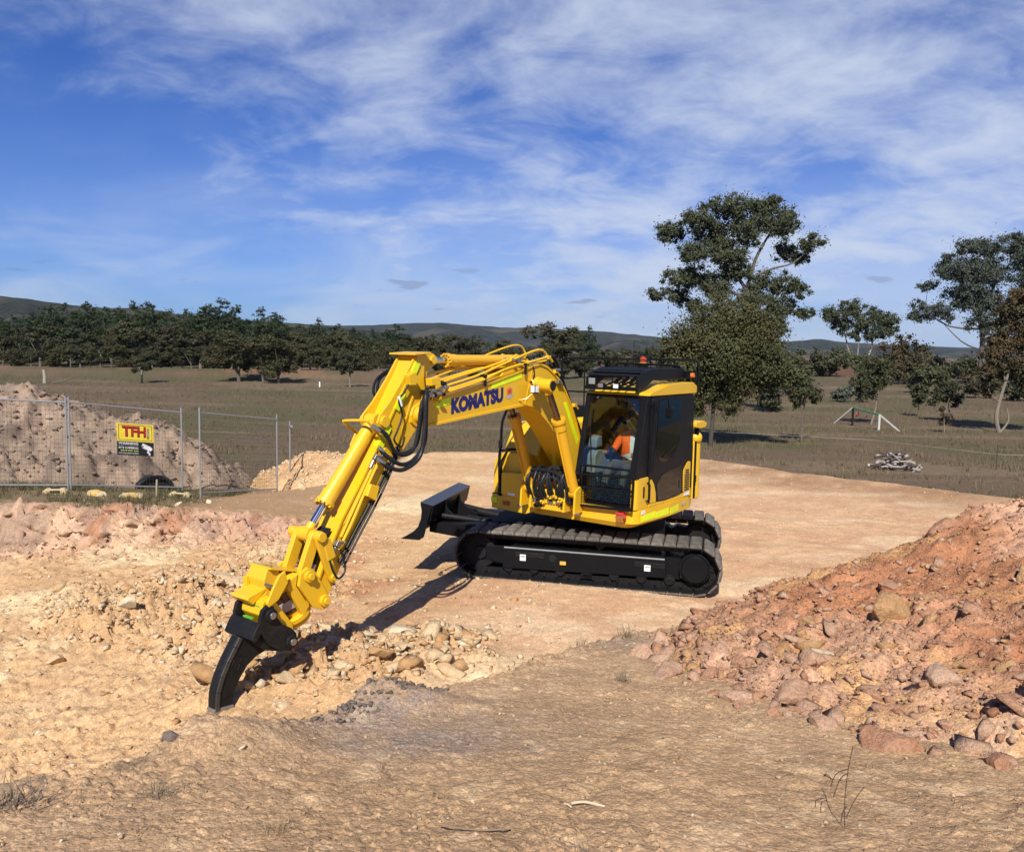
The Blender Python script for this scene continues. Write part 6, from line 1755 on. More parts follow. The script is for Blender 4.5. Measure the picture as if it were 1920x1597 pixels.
U = .3854 / 1550.0
def hero_trees():
    D = 84
    photo_tree('gum_tree', 'tallest gum tree, broad dark crown rising behind the round wattle', 24.0, D, U * D, 600, 1005,
        [(470,110,110,60),(640,100,110,55),(300,170,110,55),(200,220,80,60),(420,230,120,70),(560,210,100,80),(700,190,90,70),(760,130,50,50),(300,320,90,60),(450,330,110,70),(770,300,70,45),(860,260,70,50),(835,320,60,40),(520,400,80,60),(330,430,110,55),(200,450,70,45),(150,510,60,35),(260,510,80,40),(420,470,100,70),(640,450,80,55),(740,450,90,60),(800,490,50,45),(600,540,100,60),(720,560,90,60),(840,590,60,35),(700,660,80,60),(330,560,80,40),(370,100,50,35),(690,70,40,35)],
        [([(600,1005),(595,800),(575,600),(572,480)],30,18),([(572,480),(600,350),(650,250),(690,180)],17,5),([(572,500),(500,400),(440,300),(400,190)],15,4),([(572,540),(430,470),(300,450),(160,505)],12,3),([(610,420),(690,385),(780,360),(850,300)],11,4),([(595,620),(680,560),(740,470)],11,4),([(560,300),(560,200),(600,110)],9,3)],
        GUM, BARKM, 95000, .27, 3, droop=.3, sub=30, subr=.40, aspect=.4)
    D = 39.5
    photo_tree('wattle_tree', 'rounded olive wattle tree with rusty top beside the cab', 9.55, D, U * D * 1.05, 405, 1250,
        [(430,650,190,90),(300,750,150,110),(560,730,160,120),(240,860,105,110),(420,830,190,130),(620,850,130,120),(690,900,95,100),(500,960,150,90),(360,970,120,100),(740,930,55,80),(330,1060,75,55),(470,1050,80,50),(180,800,50,60)],
        [([(405,1250),(408,1150),(415,1030),(430,900)],18,12),([(430,900),(330,800),(290,740)],10,3),([(430,900),(520,800),(560,720)],10,3),([(415,1030),(520,960),(640,870)],9,3),([(415,1030),(330,950),(240,860)],9,3)],
        WATTLE, BARK, 100000, .115, 4, sub=70, subr=.46)
    photo_tree('sapling', 'thin sapling with straight trunk right of the round wattle', 14.8, 42, U * 42, 675, 1235,
        [(690,960,80,70),(650,1020,50,40),(740,1000,40,40)], [([(675,1235),(672,1150),(682,1050),(690,960)],7,3)], OLIVE, BARKM, 7000, .12, 5, sub=14)
    D = 64
    photo_tree('bushy_tree', 'feathery bush growing behind the right flank of the wattle', 20.0, D, U * D, 750, 1060,
        [(710,650,70,70),(740,720,60,90),(770,800,55,90),(790,880,45,80),(730,900,60,90),(720,1000,70,45),(780,1010,50,40)], [([(750,1060),(745,950),(740,800),(720,680)],10,3)], OLIVE, BARK, 17000, .23, 6, sub=16)
    D = 172
    photo_tree('gum_tree', 'small forked gum with white trunks in the gap between the big trees', 73, D, U * D, 1125, 925,
        [(950,640,60,45),(1010,610,50,38),(1070,615,55,45),(1090,680,55,45),(1150,645,50,48),(1210,655,55,42),(1190,720,50,36),(1000,690,55,42),(1130,735,36,36),(1238,690,32,32),(1050,740,34,28)],
        [([(1125,925),(1135,850),(1155,770),(1150,680)],9,4),([(1080,895),(1045,820),(1020,730),(1000,660)],8,3),([(1150,770),(1195,720),(1215,670)],5,2),([(1085,890),(1085,780),(1080,660)],6,2)],
        GUM, BARKP, 26000, .48, 7, droop=.25, sub=20, aspect=.4)
    D = 120
    photo_tree('gum_tree', 'broad grey gum at the right edge, top clear of the brown tree', 67.5, D, U * D, 1660, 975,
        [(1560,320,90,50),(1700,310,120,50),(1820,340,120,70),(1480,380,65,40),(1420,430,75,45),(1540,430,110,70),(1680,420,130,80),(1850,450,120,90),(1400,500,55,38),(1560,540,105,75),(1380,610,80,55),(1340,655,55,38),(1450,640,60,40),(1650,560,105,75),(1640,680,90,60),(1780,600,115,85),(1900,600,80,115),(1960,480,100,135),(1780,280,60,35),(2000,380,90,80)],
        [([(1660,975),(1665,850),(1660,720),(1640,640)],26,17),([(1640,640),(1560,520),(1540,400)],14,4),([(1640,640),(1700,500),(1720,380)],14,4),([(1650,700),(1500,690),(1380,620)],10,3),([(1660,720),(1790,600),(1850,460)],13,4),([(1650,800),(1560,760),(1450,660)],8,2)],
        GUMG, BARKM, 75000, .36, 8, droop=.3, sub=28, subr=.40, aspect=.4)
    D = 50
    photo_tree('gum_tree', 'reddish brown leafy tree with pale trunk at the right edge', 29.6, D, U * D, 1795, 1205,
        [(1850,560,100,55),(1800,640,80,65),(1900,660,110,100),(1800,740,105,75),(1930,800,105,95),(1760,830,85,65),(1860,885,110,55),(1700,900,55,38),(1950,950,80,75),(1960,580,80,70),(2020,720,90,120),(1730,960,45,35)],
        [([(1795,1205),(1775,1130),(1785,1050),(1805,950),(1830,850)],17,9),([(1800,1195),(1835,1140),(1825,1080)],9,5),([(1805,950),(1790,860),(1790,750)],7,3),([(1830,850),(1890,750),(1880,620)],8,3),([(1785,1050),(1740,1010),(1715,960)],5,2),([(1830,850),(1930,820),(1960,900)],7,2)],
        BROWN, BARKT, 52000, .155, 9, sub=30, droop=.2)
    D = 54
    photo_tree('small_tree', 'sparse small tree with pale crooked stem by the green frame', 23.5, D, U * D, 1325, 1195,
        [(1310,960,90,65),(1375,945,55,55),(1255,985,45,45),(1330,890,75,50),(1300,1030,60,40)], [([(1325,1195),(1345,1110),(1340,1040),(1320,960)],8,4),([(1340,1040),(1280,980),(1260,960)],4,2),([(1335,1060),(1380,980),(1380,940)],4,2)], OLIVE, BARKT, 8500, .15, 10, sub=26, subr=.30)
    photo_tree('dead_shrub', 'leafless twiggy shrub between the frame and the brown tree', 25.5, 48.5, U * 48.5, 1475, 1180,
        [(1470,1085,45,40),(1450,1050,30,30),(1490,1110,40,35)], [([(1475,1180),(1468,1120),(1472,1060),(1485,1000)],5,2),([(1470,1120),(1440,1080),(1430,1050)],3,1),([(1470,1100),(1500,1070),(1520,1060)],3,1)], BROWN, BARKT, 700, .12, 11, cat='shrub')
    D = 58
    photo_tree('small_tree', 'leaning small tree with curved bare trunk left of the pale trunk', 31.2, D, U * D, 1650, 1118,
        [(1600,970,75,50),(1555,1000,45,38),(1645,1005,45,36),(1590,930,50,35)], [([(1650,1118),(1615,1060),(1605,1000),(1600,960)],6,3),([(1605,1000),(1560,990)],3,1)], OLIVE, BARKM, 6000, .15, 12, sub=22, subr=.30)
    photo_tree('small_tree', 'short dark shrubby tree standing behind the leaning small tree', 30.4, 62, U * 62, 1560, 1100,
        [(1545,1000,45,40),(1575,960,45,35)], [([(1560,1100),(1570,1050),(1555,1000)],5,2)], OLIVE, BARK, 1500, .22, 13)
    D = 78
    photo_tree('low_bush', 'wide grey green bush low in the middle of the paddock', 32.0, D, U * D, 1070, 1035,
        [(1000,1000,40,26),(1060,985,60,30),(1120,995,45,26)], [([(1070,1035),(1060,1000)],4,2),([(1040,1035),(1010,1000)],3,1),([(1100,1035),(1120,1000)],3,1)], GUMG, BARK, 3200, .26, 14, cat='bush')
    photo_tree('low_bush', 'small round bush in the grass left of the wide bush', 25.5, 83, U * 83, 865, 985, [(865,970,22,14)], [([(865,985),(865,972)],3,1)], GUMG, BARK, 700, .24, 15, cat='bush')
    # darker trees behind, along the far side of the paddock
    far = [(30, 150, 905, 905, [(850,860,70,50),(820,820,50,40)], OLIVE, 'dark green tree just right of the wattle, far side of the paddock'),
           (50, 150, 960, 910, [(930,840,80,60),(1000,830,70,55),(900,880,60,35)], OLIVE, 'rounded dark tree left of the white forked trunks'),
           (62, 165, 1090, 905, [(1090,850,70,45),(1150,870,60,40)], OLIVE, 'dark tree standing behind the white forked trunks'),
           (58, 118, 1330, 935, [(1300,800,110,70),(1390,790,80,60),(1340,730,70,40),(1250,860,70,60),(1360,870,100,60)], BROWN, 'brown bushy tree right of the forked gum'),
           (75, 140, 1470, 910, [(1450,850,100,50),(1530,860,70,40)], BROWN, 'low brown bushy tree under the broad grey gum'),
           (88, 150, 1590, 920, [(1590,870,90,45)], OLIVE, 'low dark bushy tree left of the pale trunk, far off'),
           (63, 105, 1760, 960, [(1740,880,90,60),(1800,850,90,70)], OLIVE, 'dark bushy tree standing behind the brown leafy tree'),
           (78, 108, 1930, 960, [(1930,880,90,70),(2010,860,80,70)], OLIVE, 'dark bushy tree at the frame edge behind the brown leafy tree'),
           (0, 96, 1440, 985, [(1430,900,70,55),(1490,890,60,50),(1400,930,45,40)], OLIVE, 'olive bush in front of the brown tree right of the forked gum'),
           (0, 88, 1690, 1010, [(1680,930,60,50),(1730,950,50,45)], BROWN, 'brown bush standing left of the pale leaning trunk'),
           (0, 84, 1890, 1030, [(1890,960,70,55),(1950,940,60,60)], OLIVE, 'olive bush low behind the pale trunk at the right edge'),
           (0, 130, 1215, 925, [(1210,850,60,60),(1170,880,45,40)], OLIVE, 'olive tree close right of the white forked trunks')]
    for i, (x, y, bx, by, cl, lm, lb) in enumerate(far):
        s = U * y
        # set it where its bearing puts it
        X = (1180 + .3854 * bx - 960) / 1550 * y
        photo_tree('bushy_tree', lb, X, y, s, bx, by, cl, [([(bx, by), (bx + 5, by - 40), (cl[0][0], cl[0][1])], 8, 3)], lm, BARK, 8000, .0036 * y, 20 + i, group='dark trees at the far side of the paddock')
hero_trees()

# ---- the wood at the left: a few crown forms, each standing tree its own object
def crown_variant(kind, seed):
    rg = random.Random(seed)
    cl, lb = [], []
    if kind == 'pine':
        H = 10
        for k in range(13):
            z = 1.2 + (H - 1.6) * k / 12
            r = (1.0 - (k / 12) ** 3.0) * 2.2 + .9
            for j in range(3 if k < 10 else 1):
                a = rg.uniform(0, 6.28); rr = r * rg.uniform(.3, .8)
                cl.append((rr * math.cos(a), rr * math.sin(a), z + rg.uniform(-.3, .3), r * .72, r * .72, .85))
        lb.append(([(0, 0, 0), (.05, 0, 4), (0, 0, 9)], .22, .05))
        lm, bk, n, s = PINE, BARK, 15000, .36
    elif kind == 'gum':
        for k in range(15):
            a = rg.uniform(0, 6.28); rr = rg.uniform(.4, 2.6)
            cl.append((rr * math.cos(a), rr * math.sin(a), rg.uniform(4.0, 8.8) - rr * .35, rg.uniform(.9, 1.5), rg.uniform(.9, 1.5), rg.uniform(.6, 1.0)))
        lb.append(([(0, 0, 0), (.1, 0, 2.2), (0, .1, 4)], .22, .14))
        for c in cl[::2]: lb.append(([(0, .1, rg.uniform(1.8, 3.6)), (c[0] * .5, c[1] * .5, (c[2] + 3.4) / 2), c[:3]], .10, .03))
        lm, bk, n, s = OLIVE, BARKM, 14000, .30
    elif kind == 'brown':
        for k in range(17):
            a = rg.uniform(0, 6.28); rr = rg.uniform(.2, 2.9)
            cl.append((rr * math.cos(a), rr * math.sin(a), rg.uniform(1.8, 7.0) - rr * .2, rg.uniform(1.0, 1.6), rg.uniform(1.0, 1.6), rg.uniform(.8, 1.3)))
        lb.append(([(0, 0, 0), (-.1, 0, 1.6), (0, .1, 3)], .2, .12))
        for c in cl[::2]: lb.append(([(0, .05, rg.uniform(.8, 2.6)), (c[0] * .5, c[1] * .5, (c[2] + 2.2) / 2), c[:3]], .09, .03))
        lm, bk, n, s = OLIVEB, BARKM, 14000, .28
    V, F = leaves_np(cl, n, s, seed, sub=12, subr=.36, droop=.1 if kind != 'pine' else .35, aspect=.5 if kind != 'pine' else .3)
    crown = mesh_np('crown', V, F, lm)
    mb = MB()
    for pts, r0, r1 in lb: limb(mb, pts, r0, r1, 6)
    t = mb.build('trunk', bk if kind != 'gum' or seed % 2 else BARKT, None)
    tm = t.data; bpy.data.objects.remove(t)
    return crown, tm
VAR = {k: [crown_variant(k, 50 + 7 * i + j) for j in range(3)] for i, k in enumerate(('pine', 'gum', 'brown'))}
def stand(kind, px, base_px, top_px, y, label, name, group, k, zoff=0.0):
    """one tree of the wood: bearing px, distance y, height from its top"""
    x = (px - 960) / 1550 * y
    z = gz(x, y) if y < 400 else -1.0
    hz = 653.4 + .0193 * (px - 960)
    h = CAM_H + (hz - top_px) / 1550 * y - z
    ref = {'pine': 9.5, 'gum': 8.7, 'brown': 7.4}[kind]
    s = h / ref
    r = empty(name, (x, y, z), R((k * 67) % 360))
    wdt = s * (1.0 + .22 * math.sin(k * 2.3)) * {'pine': 1.30, 'gum': 1.25, 'brown': 1.25}[kind]
    r.scale = (wdt, wdt, s)
    tag(r, label, 'tree', group)
    c, t = VAR[kind][k % 3]
    link(bpy.data.objects.new('crown', c), r)
    link(bpy.data.objects.new('trunk', t), r)
ORD = ['first', 'second', 'third', 'fourth', 'fifth', 'sixth', 'seventh', 'eighth', 'ninth', 'tenth', 'eleventh', 'twelfth', 'thirteenth', 'fourteenth', 'fifteenth', 'sixteenth', 'seventeenth', 'eighteenth', 'nineteenth', 'twentieth', 'twenty-first', 'twenty-second', 'twenty-third', 'twenty-fourth']
def wood():
    k = 0
    back = [(-40,605),(-5,592),(25,596),(60,588),(92,580),(128,574),(165,572),(205,585),(245,571),(282,572),(318,588),(355,585),(385,576),(412,570),(440,578),(470,602),(495,585),(520,592),(555,612),(592,603),(630,612),(665,618),(700,622),(740,612)]
    rear = [(-60,600),(-22,604),(40,600),(78,592),(112,584),(148,586),(186,580),(226,588),(264,582),(300,584),(336,590),(370,588),(398,584),(428,590),(456,598),(484,604),(508,606),(540,614),(575,612),(612,616),(650,622),(684,626),(722,624),(765,628)]
    for i, (px, top) in enumerate(rear):
        stand('pine', px, 0, top + 6, 158 + 7 * (i % 3), f'far dark pine, {ORD[i]} from the left, seen over the pine row', 'pine_tree', 'far pines behind the left wood', k); k += 1
    for i, (px, top) in enumerate(back):
        stand('pine', px, 0, top, 128 + 9 * ((i * 5) % 4), f'dark green pine, {ORD[i]} from the left in the back row of the wood', 'pine_tree', 'pines in the back row of the left wood', k); k += 1
    mid = [(5,628,'gum'),(42,622,'brown'),(75,612,'gum'),(112,630,'brown'),(150,622,'gum'),(188,628,'gum'),(228,606,'brown'),(262,600,'gum'),(300,604,'brown'),(338,614,'brown'),(375,622,'gum'),(405,618,'brown'),(432,622,'gum'),(560,620,'gum'),(598,628,'brown'),(636,622,'gum'),(672,632,'brown'),(708,640,'gum'),(745,634,'brown'),(782,630,'gum'),(818,628,'brown'),(856,630,'gum'),(892,632,'brown'),(930,638,'gum')]
    for i, (px, top, kd) in enumerate(mid):
        word = 'grey olive gum' if kd == 'gum' else 'brownish bushy tree'
        stand(kd, px, 0, top, 110 + 5 * ((i * 3) % 4), f'{word}, {ORD[i]} from the left in the front row of the wood', 'gum_tree' if kd == 'gum' else 'bushy_tree', 'trees in the front row of the left wood', k); k += 1
    low = [(-20,650,'gum'),(58,652,'gum'),(132,648,'gum'),(208,650,'gum'),(284,650,'gum'),(358,650,'gum'),(434,648,'gum'),(506,646,'gum'),(580,648,'gum'),(652,655,'gum'),(20,655,'brown'),(95,650,'brown'),(170,652,'gum'),(245,648,'brown'),(320,650,'gum'),(395,646,'brown'),(470,645,'gum'),(545,640,'brown'),(615,650,'gum'),(690,655,'brown'),(765,655,'gum'),(840,652,'brown'),(910,655,'gum')]
    for i, (px, top, kd) in enumerate(low):
        stand(kd, px, 0, top, 106, f'low {"brown" if kd == "brown" else "olive"} understorey tree, {ORD[i]} from the left along the wood edge', 'bushy_tree', 'low trees along the edge of the left wood', k); k += 1
    # single trees standing out in the paddock
    stand('gum', 265, 715, 660, 88, 'lone small gum standing in the paddock behind the spoil mound', 'gum_tree', None, 4)
    stand('brown', 447, 717, 624, 93, 'leftmost of three gums standing together in the paddock', 'gum_tree', None, 6)
    stand('gum', 492, 717, 628, 92, 'middle of three gums standing together in the paddock', 'gum_tree', None, 8)
    stand('brown', 521, 718, 632, 91, 'rightmost of three gums standing together in the paddock', 'gum_tree', None, 11)
    stand('gum', 655, 725, 656, 87, 'lone gum in the paddock just left of the excavator arm', 'gum_tree', None, 13)
    # behind the excavator
    stand('brown', 1030, 0, 600, 170, 'large rounded dark tree above the bend of the boom', 'rounded_tree', None, 15)
    stand('pine', 1097, 0, 617, 160, 'dark pine standing alone between boom and cab', 'pine_tree', None, 16)
    stand('brown', 1055, 0, 640, 115, 'brown bushy tree in front of the rounded dark tree', 'bushy_tree', None, 17)
    for i, (px, top) in enumerate(((965,648),(1000,655),(1085,660),(1125,655),(1165,650),(1205,648),(1240,655))):
        stand('gum' if i % 2 else 'brown', px, 0, top, 112 + 4 * (i % 3), f'olive tree, {ORD[i]} from the left in the row behind boom and cab', 'bushy_tree', 'trees in the row behind boom and cab', k); k += 1
wood()

# ------------------------------------------------------------------ hills
def hill_material():
    t = NT('wooded_hillside')
    pos = t.n('ShaderNodeNewGeometry').outputs['Position']
    n1 = t.noise(.0045, 5, .6, pos); n2 = t.noise(.028, 5, .75, pos); n3 = t.noise(.0016, 3, .5, pos)
    c = t.mix(t.rng(n2, .40, .60), (.008, .011, .007), (.045, .047, .026))
    c = t.mix(t.math('MULTIPLY', t.rng(n1, .52, .60), .8), c, (.095, .078, .045))
    c = t.mix(t.rng(n3, .45, .6, 0, .4), c, (.03, .034, .024))
    return t.set(color=c, rough=1.0, spec=0.05, normal=t.bump(n2, 1.0, 14))
HILLM = hill_material()
def hills(name, D, sky_line, depth, seed):
    n = 260; rows = 26
    px = np.linspace(sky_line[0][0], sky_line[-1][0], n)
    top = np.interp(px, [p[0] for p in sky_line], [p[1] for p in sky_line])
    hz = 653.4 + .0193 * (px - 960)
    X = (px - 960) / 1550
    zt = CAM_H + (hz - top) / 1550 * D
    zt = zt + (fbm(px * .35, px * 0, seed, 3) - .5) * D * .0016           # tree tops along the crest
    V = []
    for j in range(rows + 6):
        if j <= rows:
            t = j / rows; d = D - depth * (1 - t)
            prof = t ** 1.25
        else:
            t = 1 + (j - rows) / 6; d = D + depth * .5 * (t - 1); prof = 1 - .6 * (t - 1)
        rel = fbm(X * 14 + 3, np.full(n, d / 420.0), seed + 3, 4) - .5
        z = -12 + (zt + 12) * prof + rel * depth * .07 * math.sin(math.pi * min(1, t)) ** .8
        V.append(np.stack([X * d, np.full(n, d), z], 1))
    V = np.concatenate(V)
    m = rows + 6
    i = np.arange(m - 1)[:, None] * n + np.arange(n - 1)[None]
    F = np.stack([i, i + 1, i + n + 1, i + n], -1).reshape(-1, 4)
    o = link(bpy.data.objects.new(name, mesh_np(name, V, F, HILLM, True)))
    tag(o, kind='structure')
hills('hills', 3600, [(-900,600),(-200,600),(200,606),(450,606),(540,606),(620,611),(700,610),(770,606),(830,606),(900,612),(960,615),(1000,612),(1060,620),(1100,620),(1160,625),(1240,633),(1320,637),(1400,641),(1480,640),(1530,636),(1570,641),(1650,646),(1800,652),(1920,655),(2700,660)], 1500, 301)
hills('hill_left', 1500, [(-1400,560),(-500,540),(-200,546),(0,556),(60,562),(130,572),(200,578),(270,578),(330,589),(450,600),(540,606),(620,614),(700,622),(800,634),(900,646),(1000,655)], 700, 307)
# ------------------------------------------------------------------ stones
def stone_mat(name, a, b, c2, grain=14):
    t = NT(name)
    o = t.n('ShaderNodeNewGeometry').outputs['Position']
    oi = t.n('ShaderNodeObjectInfo').outputs['Random']
    isl = t.n('ShaderNodeNewGeometry').outputs['Random Per Island']
    n1 = t.noise(grain, 6, .72, o); n2 = t.noise(grain * 5, 5, .75, o)
    r = t.math('FRACT', t.math('ADD', oi, isl))
    c = t.mix(t.rng(r, .1, .9), a, b)
    c = t.mix(t.rng(n1, .42, .66, 0, .75), c, c2)
    c = t.mix(t.rng(n2, .35, .65), t.mix(1.0, c, (.72, .70, .68), 'MULTIPLY'), t.mix(1.0, c, (1.18, 1.18, 1.18), 'MULTIPLY'))
    t.set(color=c, rough=.95, spec=.10, normal=t.bump(t.math('ADD', n1, t.math('MULTIPLY', n2, .7)), .9, .03))
    return t.mat
ST_TAN = stone_mat('tan_stone', (.66, .475, .28), (.72, .55, .34), (.57, .37, .20))
ST_PALE = stone_mat('pale_stone', (.75, .64, .45), (.70, .58, .39), (.62, .48, .30))
ST_PINK = stone_mat('pink_stone', (.55, .345, .225), (.62, .42, .285), (.44, .235, .14))
ST_RED = stone_mat('red_stone', (.42, .205, .11), (.49, .265, .155), (.55, .35, .24))
ST_OCH = stone_mat('ochre_stone', (.54, .325, .15), (.58, .375, .19), (.45, .23, .10))
ST_GREY = stone_mat('grey_clod', (.17, .14, .12), (.22, .18, .15), (.26, .20, .155))
ST_MOUND = stone_mat('mound_clod', (.22, .16, .12), (.15, .11, .085), (.29, .20, .145))
def hull_arrays(seed, npts, flat=.7, angular=True):
    rg = random.Random(seed)
    bm = bmesh.new()
    for _ in range(npts):
        if angular:      # broken block: points near the faces of a skewed box
            v = Vector((rg.uniform(-1, 1), rg.uniform(-1, 1), rg.uniform(-1, 1)))
            k_ = rg.randrange(3); v[k_] = rg.choice((-1, 1)) * rg.uniform(.75, 1)
            v = Vector((v.x + .35 * v.z, v.y - .25 * v.x, v.z)) * .78
        else:
            v = Vector((rg.gauss(0, 1), rg.gauss(0, 1), rg.gauss(0, 1))).normalized() * rg.uniform(.75, 1.0)
        bm.verts.new((v.x, v.y * .8, v.z * flat))
    r = bmesh.ops.convex_hull(bm, input=bm.verts)
    for v in [v for v in bm.verts if not v.link_faces]: bm.verts.remove(v)
    bmesh.ops.triangulate(bm, faces=bm.faces)
    bm.verts.index_update()
    V = np.array([v.co[:] for v in bm.verts]); F = np.array([[v.index for v in f.verts] for f in bm.faces])
    bm.free()
    return V, F
HULLS = [hull_arrays(900 + i, 9 + i % 4, .46 + .07 * (i % 5)) for i in range(12)]
CHIPS = [hull_arrays(970 + i, 6, .8) for i in range(10)]
ROUND = [hull_arrays(950 + i, 17 + i % 4, .74, False) for i in range(8)]
_sm = {}
def stone_mesh(mat, k, rounded_=False):
    key = (mat.name, k, rounded_)
    if key not in _sm:
        V, F = (ROUND if rounded_ else HULLS)[k % (8 if rounded_ else 12)]
        _sm[key] = mesh_np('stone', V, F, mat, False)
    return _sm[key]
def lumpy(seed, sub=4, cuts=9, flat=.75):
    """larger weathered rock: cut planes and rough skin"""
    rg = random.Random(seed)
    bm = bmesh.new()
    bmesh.ops.create_icosphere(bm, subdivisions=sub, radius=1)
    pl = [(Vector((rg.gauss(0, 1), rg.gauss(0, 1), rg.gauss(0, 1))).normalized(), rg.uniform(.50, .80)) for _ in range(cuts + 6)]
    P = np.array([v.co[:] for v in bm.verts])
    for n, d in pl:
        nn = np.array(n); s = P @ nn
        over = s > d
        P[over] -= (s[over] - d)[:, None] * nn * .98
    q = P * 2.2 + seed
    rough = (fbm(q[:, 0] + q[:, 2] * .7, q[:, 1] - q[:, 2] * .6, seed, 5) - .5) * .16 + (fbm(q[:, 0] * 4 - q[:, 2] * 3, q[:, 1] * 4 + q[:, 2] * 2, seed + 3, 3) - .5) * .14
    P = P * (1 + rough)[:, None] * np.array([1, .85, flat])
    F = np.array([[v.index for v in f.verts] for f in bm.faces])
    bm.free()
    return P, F
def put_stone(parent, me, x, y, z, s, rg, name='stone', sink=.25):
    o = bpy.data.objects.new(name, me)
    o.location = (x, y, z + s * (.5 - sink) * .6)
    o.rotation_euler = (rg.uniform(-.5, .5), rg.uniform(-.5, .5), rg.uniform(0, 6.28))
    o.scale = (s * rg.uniform(.85, 1.25), s * rg.uniform(.8, 1.1), s * rg.uniform(.7, 1.05))
    return link(o, parent)
def stuff_stones(name, xs, ys, zs, ss, mats, seed, hulls, parent, label=None, sink=.25):
    rg = np.random.default_rng(seed)
    n = len(xs)
    hk = rg.integers(len(hulls), size=n)
    C = np.stack([xs, ys, zs + ss * (.5 - sink) * .6], 1)
    a, tl = rg.uniform(0, 6.28, n), rg.uniform(-.5, .5, n)
    sc = ss[:, None] * rg.uniform(.8, 1.2, (n, 3)); mi = rg.integers(len(mats), size=n)
    Vs, Fs, Ms = [], [], []; b = 0
    for k, (V, F) in enumerate(hulls):
        i = np.nonzero(hk == k)[0]
        if not len(i): continue
        P = V[None] * sc[i][:, None]
        ct, st, ca, sa = (f(v[i])[:, None] for f, v in ((np.cos, tl), (np.sin, tl), (np.cos, a), (np.sin, a)))
        y1, z1 = P[..., 1] * ct - P[..., 2] * st, P[..., 1] * st + P[..., 2] * ct
        P = np.stack([P[..., 0] * ca - y1 * sa, P[..., 0] * sa + y1 * ca, z1], -1) + C[i][:, None]
        Vs.append(P.reshape(-1, 3)); Fs.append((F[None] + (np.arange(len(i)) * len(V))[:, None, None] + b).reshape(-1, 3))
        Ms.append(np.repeat(mi[i], len(F))); b += len(i) * len(V)
    me = mesh_np(name, np.concatenate(Vs), np.concatenate(Fs), mats, False, midx=np.concatenate(Ms))
    o = link(bpy.data.objects.new(name, me), parent)
    tag(o, label=label, kind='stuff')
    return o

def heap_stones():
    rg = random.Random(77)
    # big recognisable blocks on the heap
    big = [(3.22, 4.75, .34, ST_PINK, 1), (2.6, 5.55, .27, ST_OCH, 2), (2.15, 5.75, .20, ST_OCH, 3), (1.02, 5.15, .20, ST_PINK, 4), (.98, 5.85, .20, ST_PINK, 5), (1.32, 4.55, .19, ST_PINK, 6), (1.62, 4.55, .21, ST_PINK, 7),
           (1.78, 3.72, .24, ST_RED, 8), (1.60, 4.0, .15, ST_PINK, 9), (2.35, 4.25, .19, ST_PINK, 10), (1.2, 6.3, .17, ST_PINK, 11), (2.15, 3.45, .14, ST_RED, 12), (1.85, 4.9, .16, ST_PINK, 13), (2.05, 5.15, .17, ST_PALE, 14),
           (1.75, 5.6, .15, ST_RED, 15), (3.0, 3.6, .16, ST_PINK, 16), (3.6, 5.6, .20, ST_OCH, 17), (2.75, 4.0, .13, ST_PINK, 18), (1.5, 5.2, .15, ST_RED, 19), (4.0, 7.5, .28, ST_RED, 20), (2.9, 6.2, .18, ST_RED, 21)]
    def hzs(p):
        x, y = np.array([q[0] for q in p]), np.array([q[1] for q in p])
        return np.maximum(heap_z(x, y), ground_z(x, y))
    for (x, y, s, m, k), z in zip(big, hzs(big)):
        P, F = lumpy(k, 4)
        put_stone(heap, mesh_np('stone', P, F, m, False), x, y, float(z), s * .68, rg, sink=.46)
    mats = [ST_PINK, ST_PINK, ST_PINK, ST_RED, ST_RED, ST_PINK, ST_OCH, ST_RED]
    # near slope is stony at the toe, finer towards the crest
    cand = [(rg.uniform(.85, 4.6), rg.uniform(3.1, 7.4)) for _ in range(4000)]
    hs = HEAP(np.array([q[0] for q in cand]), np.array([q[1] for q in cand]))
    pts = []
    for (x, y), h in zip(cand, hs):
        if h < .0 or h > 1.0 or rg.random() > .06 + 1.1 * math.exp(-h * 5.0): continue
        pts.append((x, y, (.034 + .072 * rg.random() ** 2.0) * (1.12 if h < .28 else 1.0)))
        if len(pts) == 275: break
    for (x, y, s), z in zip(pts, hzs(pts)):
        put_stone(heap, stone_mesh(rg.choice(mats), rg.randrange(12)), x, y, float(z), s, rg, sink=.42)
    r2 = np.random.default_rng(5)
    N_ = 20000
    xs, ys = r2.uniform(.8, 8, N_), r2.uniform(2.2, 8.6, N_)
    h = HEAP(xs, ys); keep = (h > -.03) & (r2.random(N_) < .30 + .70 * np.exp(-np.abs(h) * 3.0))
    xs, ys = xs[keep], ys[keep]
    stuff_stones('gravel', xs, ys, heap_z(xs, ys), .010 + .034 * r2.random(len(xs)) ** 2.6, [ST_PINK, ST_RED, ST_OCH, ST_RED, ST_PINK, ST_RED], 6, HULLS, heap, sink=.4)
    xs, ys = r2.uniform(.8, 6, 26000), r2.uniform(2.6, 8.2, 26000)
    h = HEAP(xs, ys); keep = h > -.03; xs, ys = xs[keep], ys[keep]
    stuff_stones('crumbs', xs, ys, heap_z(xs, ys), .004 + .012 * r2.random(len(xs)) ** 2, [ST_RED, ST_PINK, ST_OCH, ST_RED], 7, CHIPS, heap, sink=.4)
heap_stones()

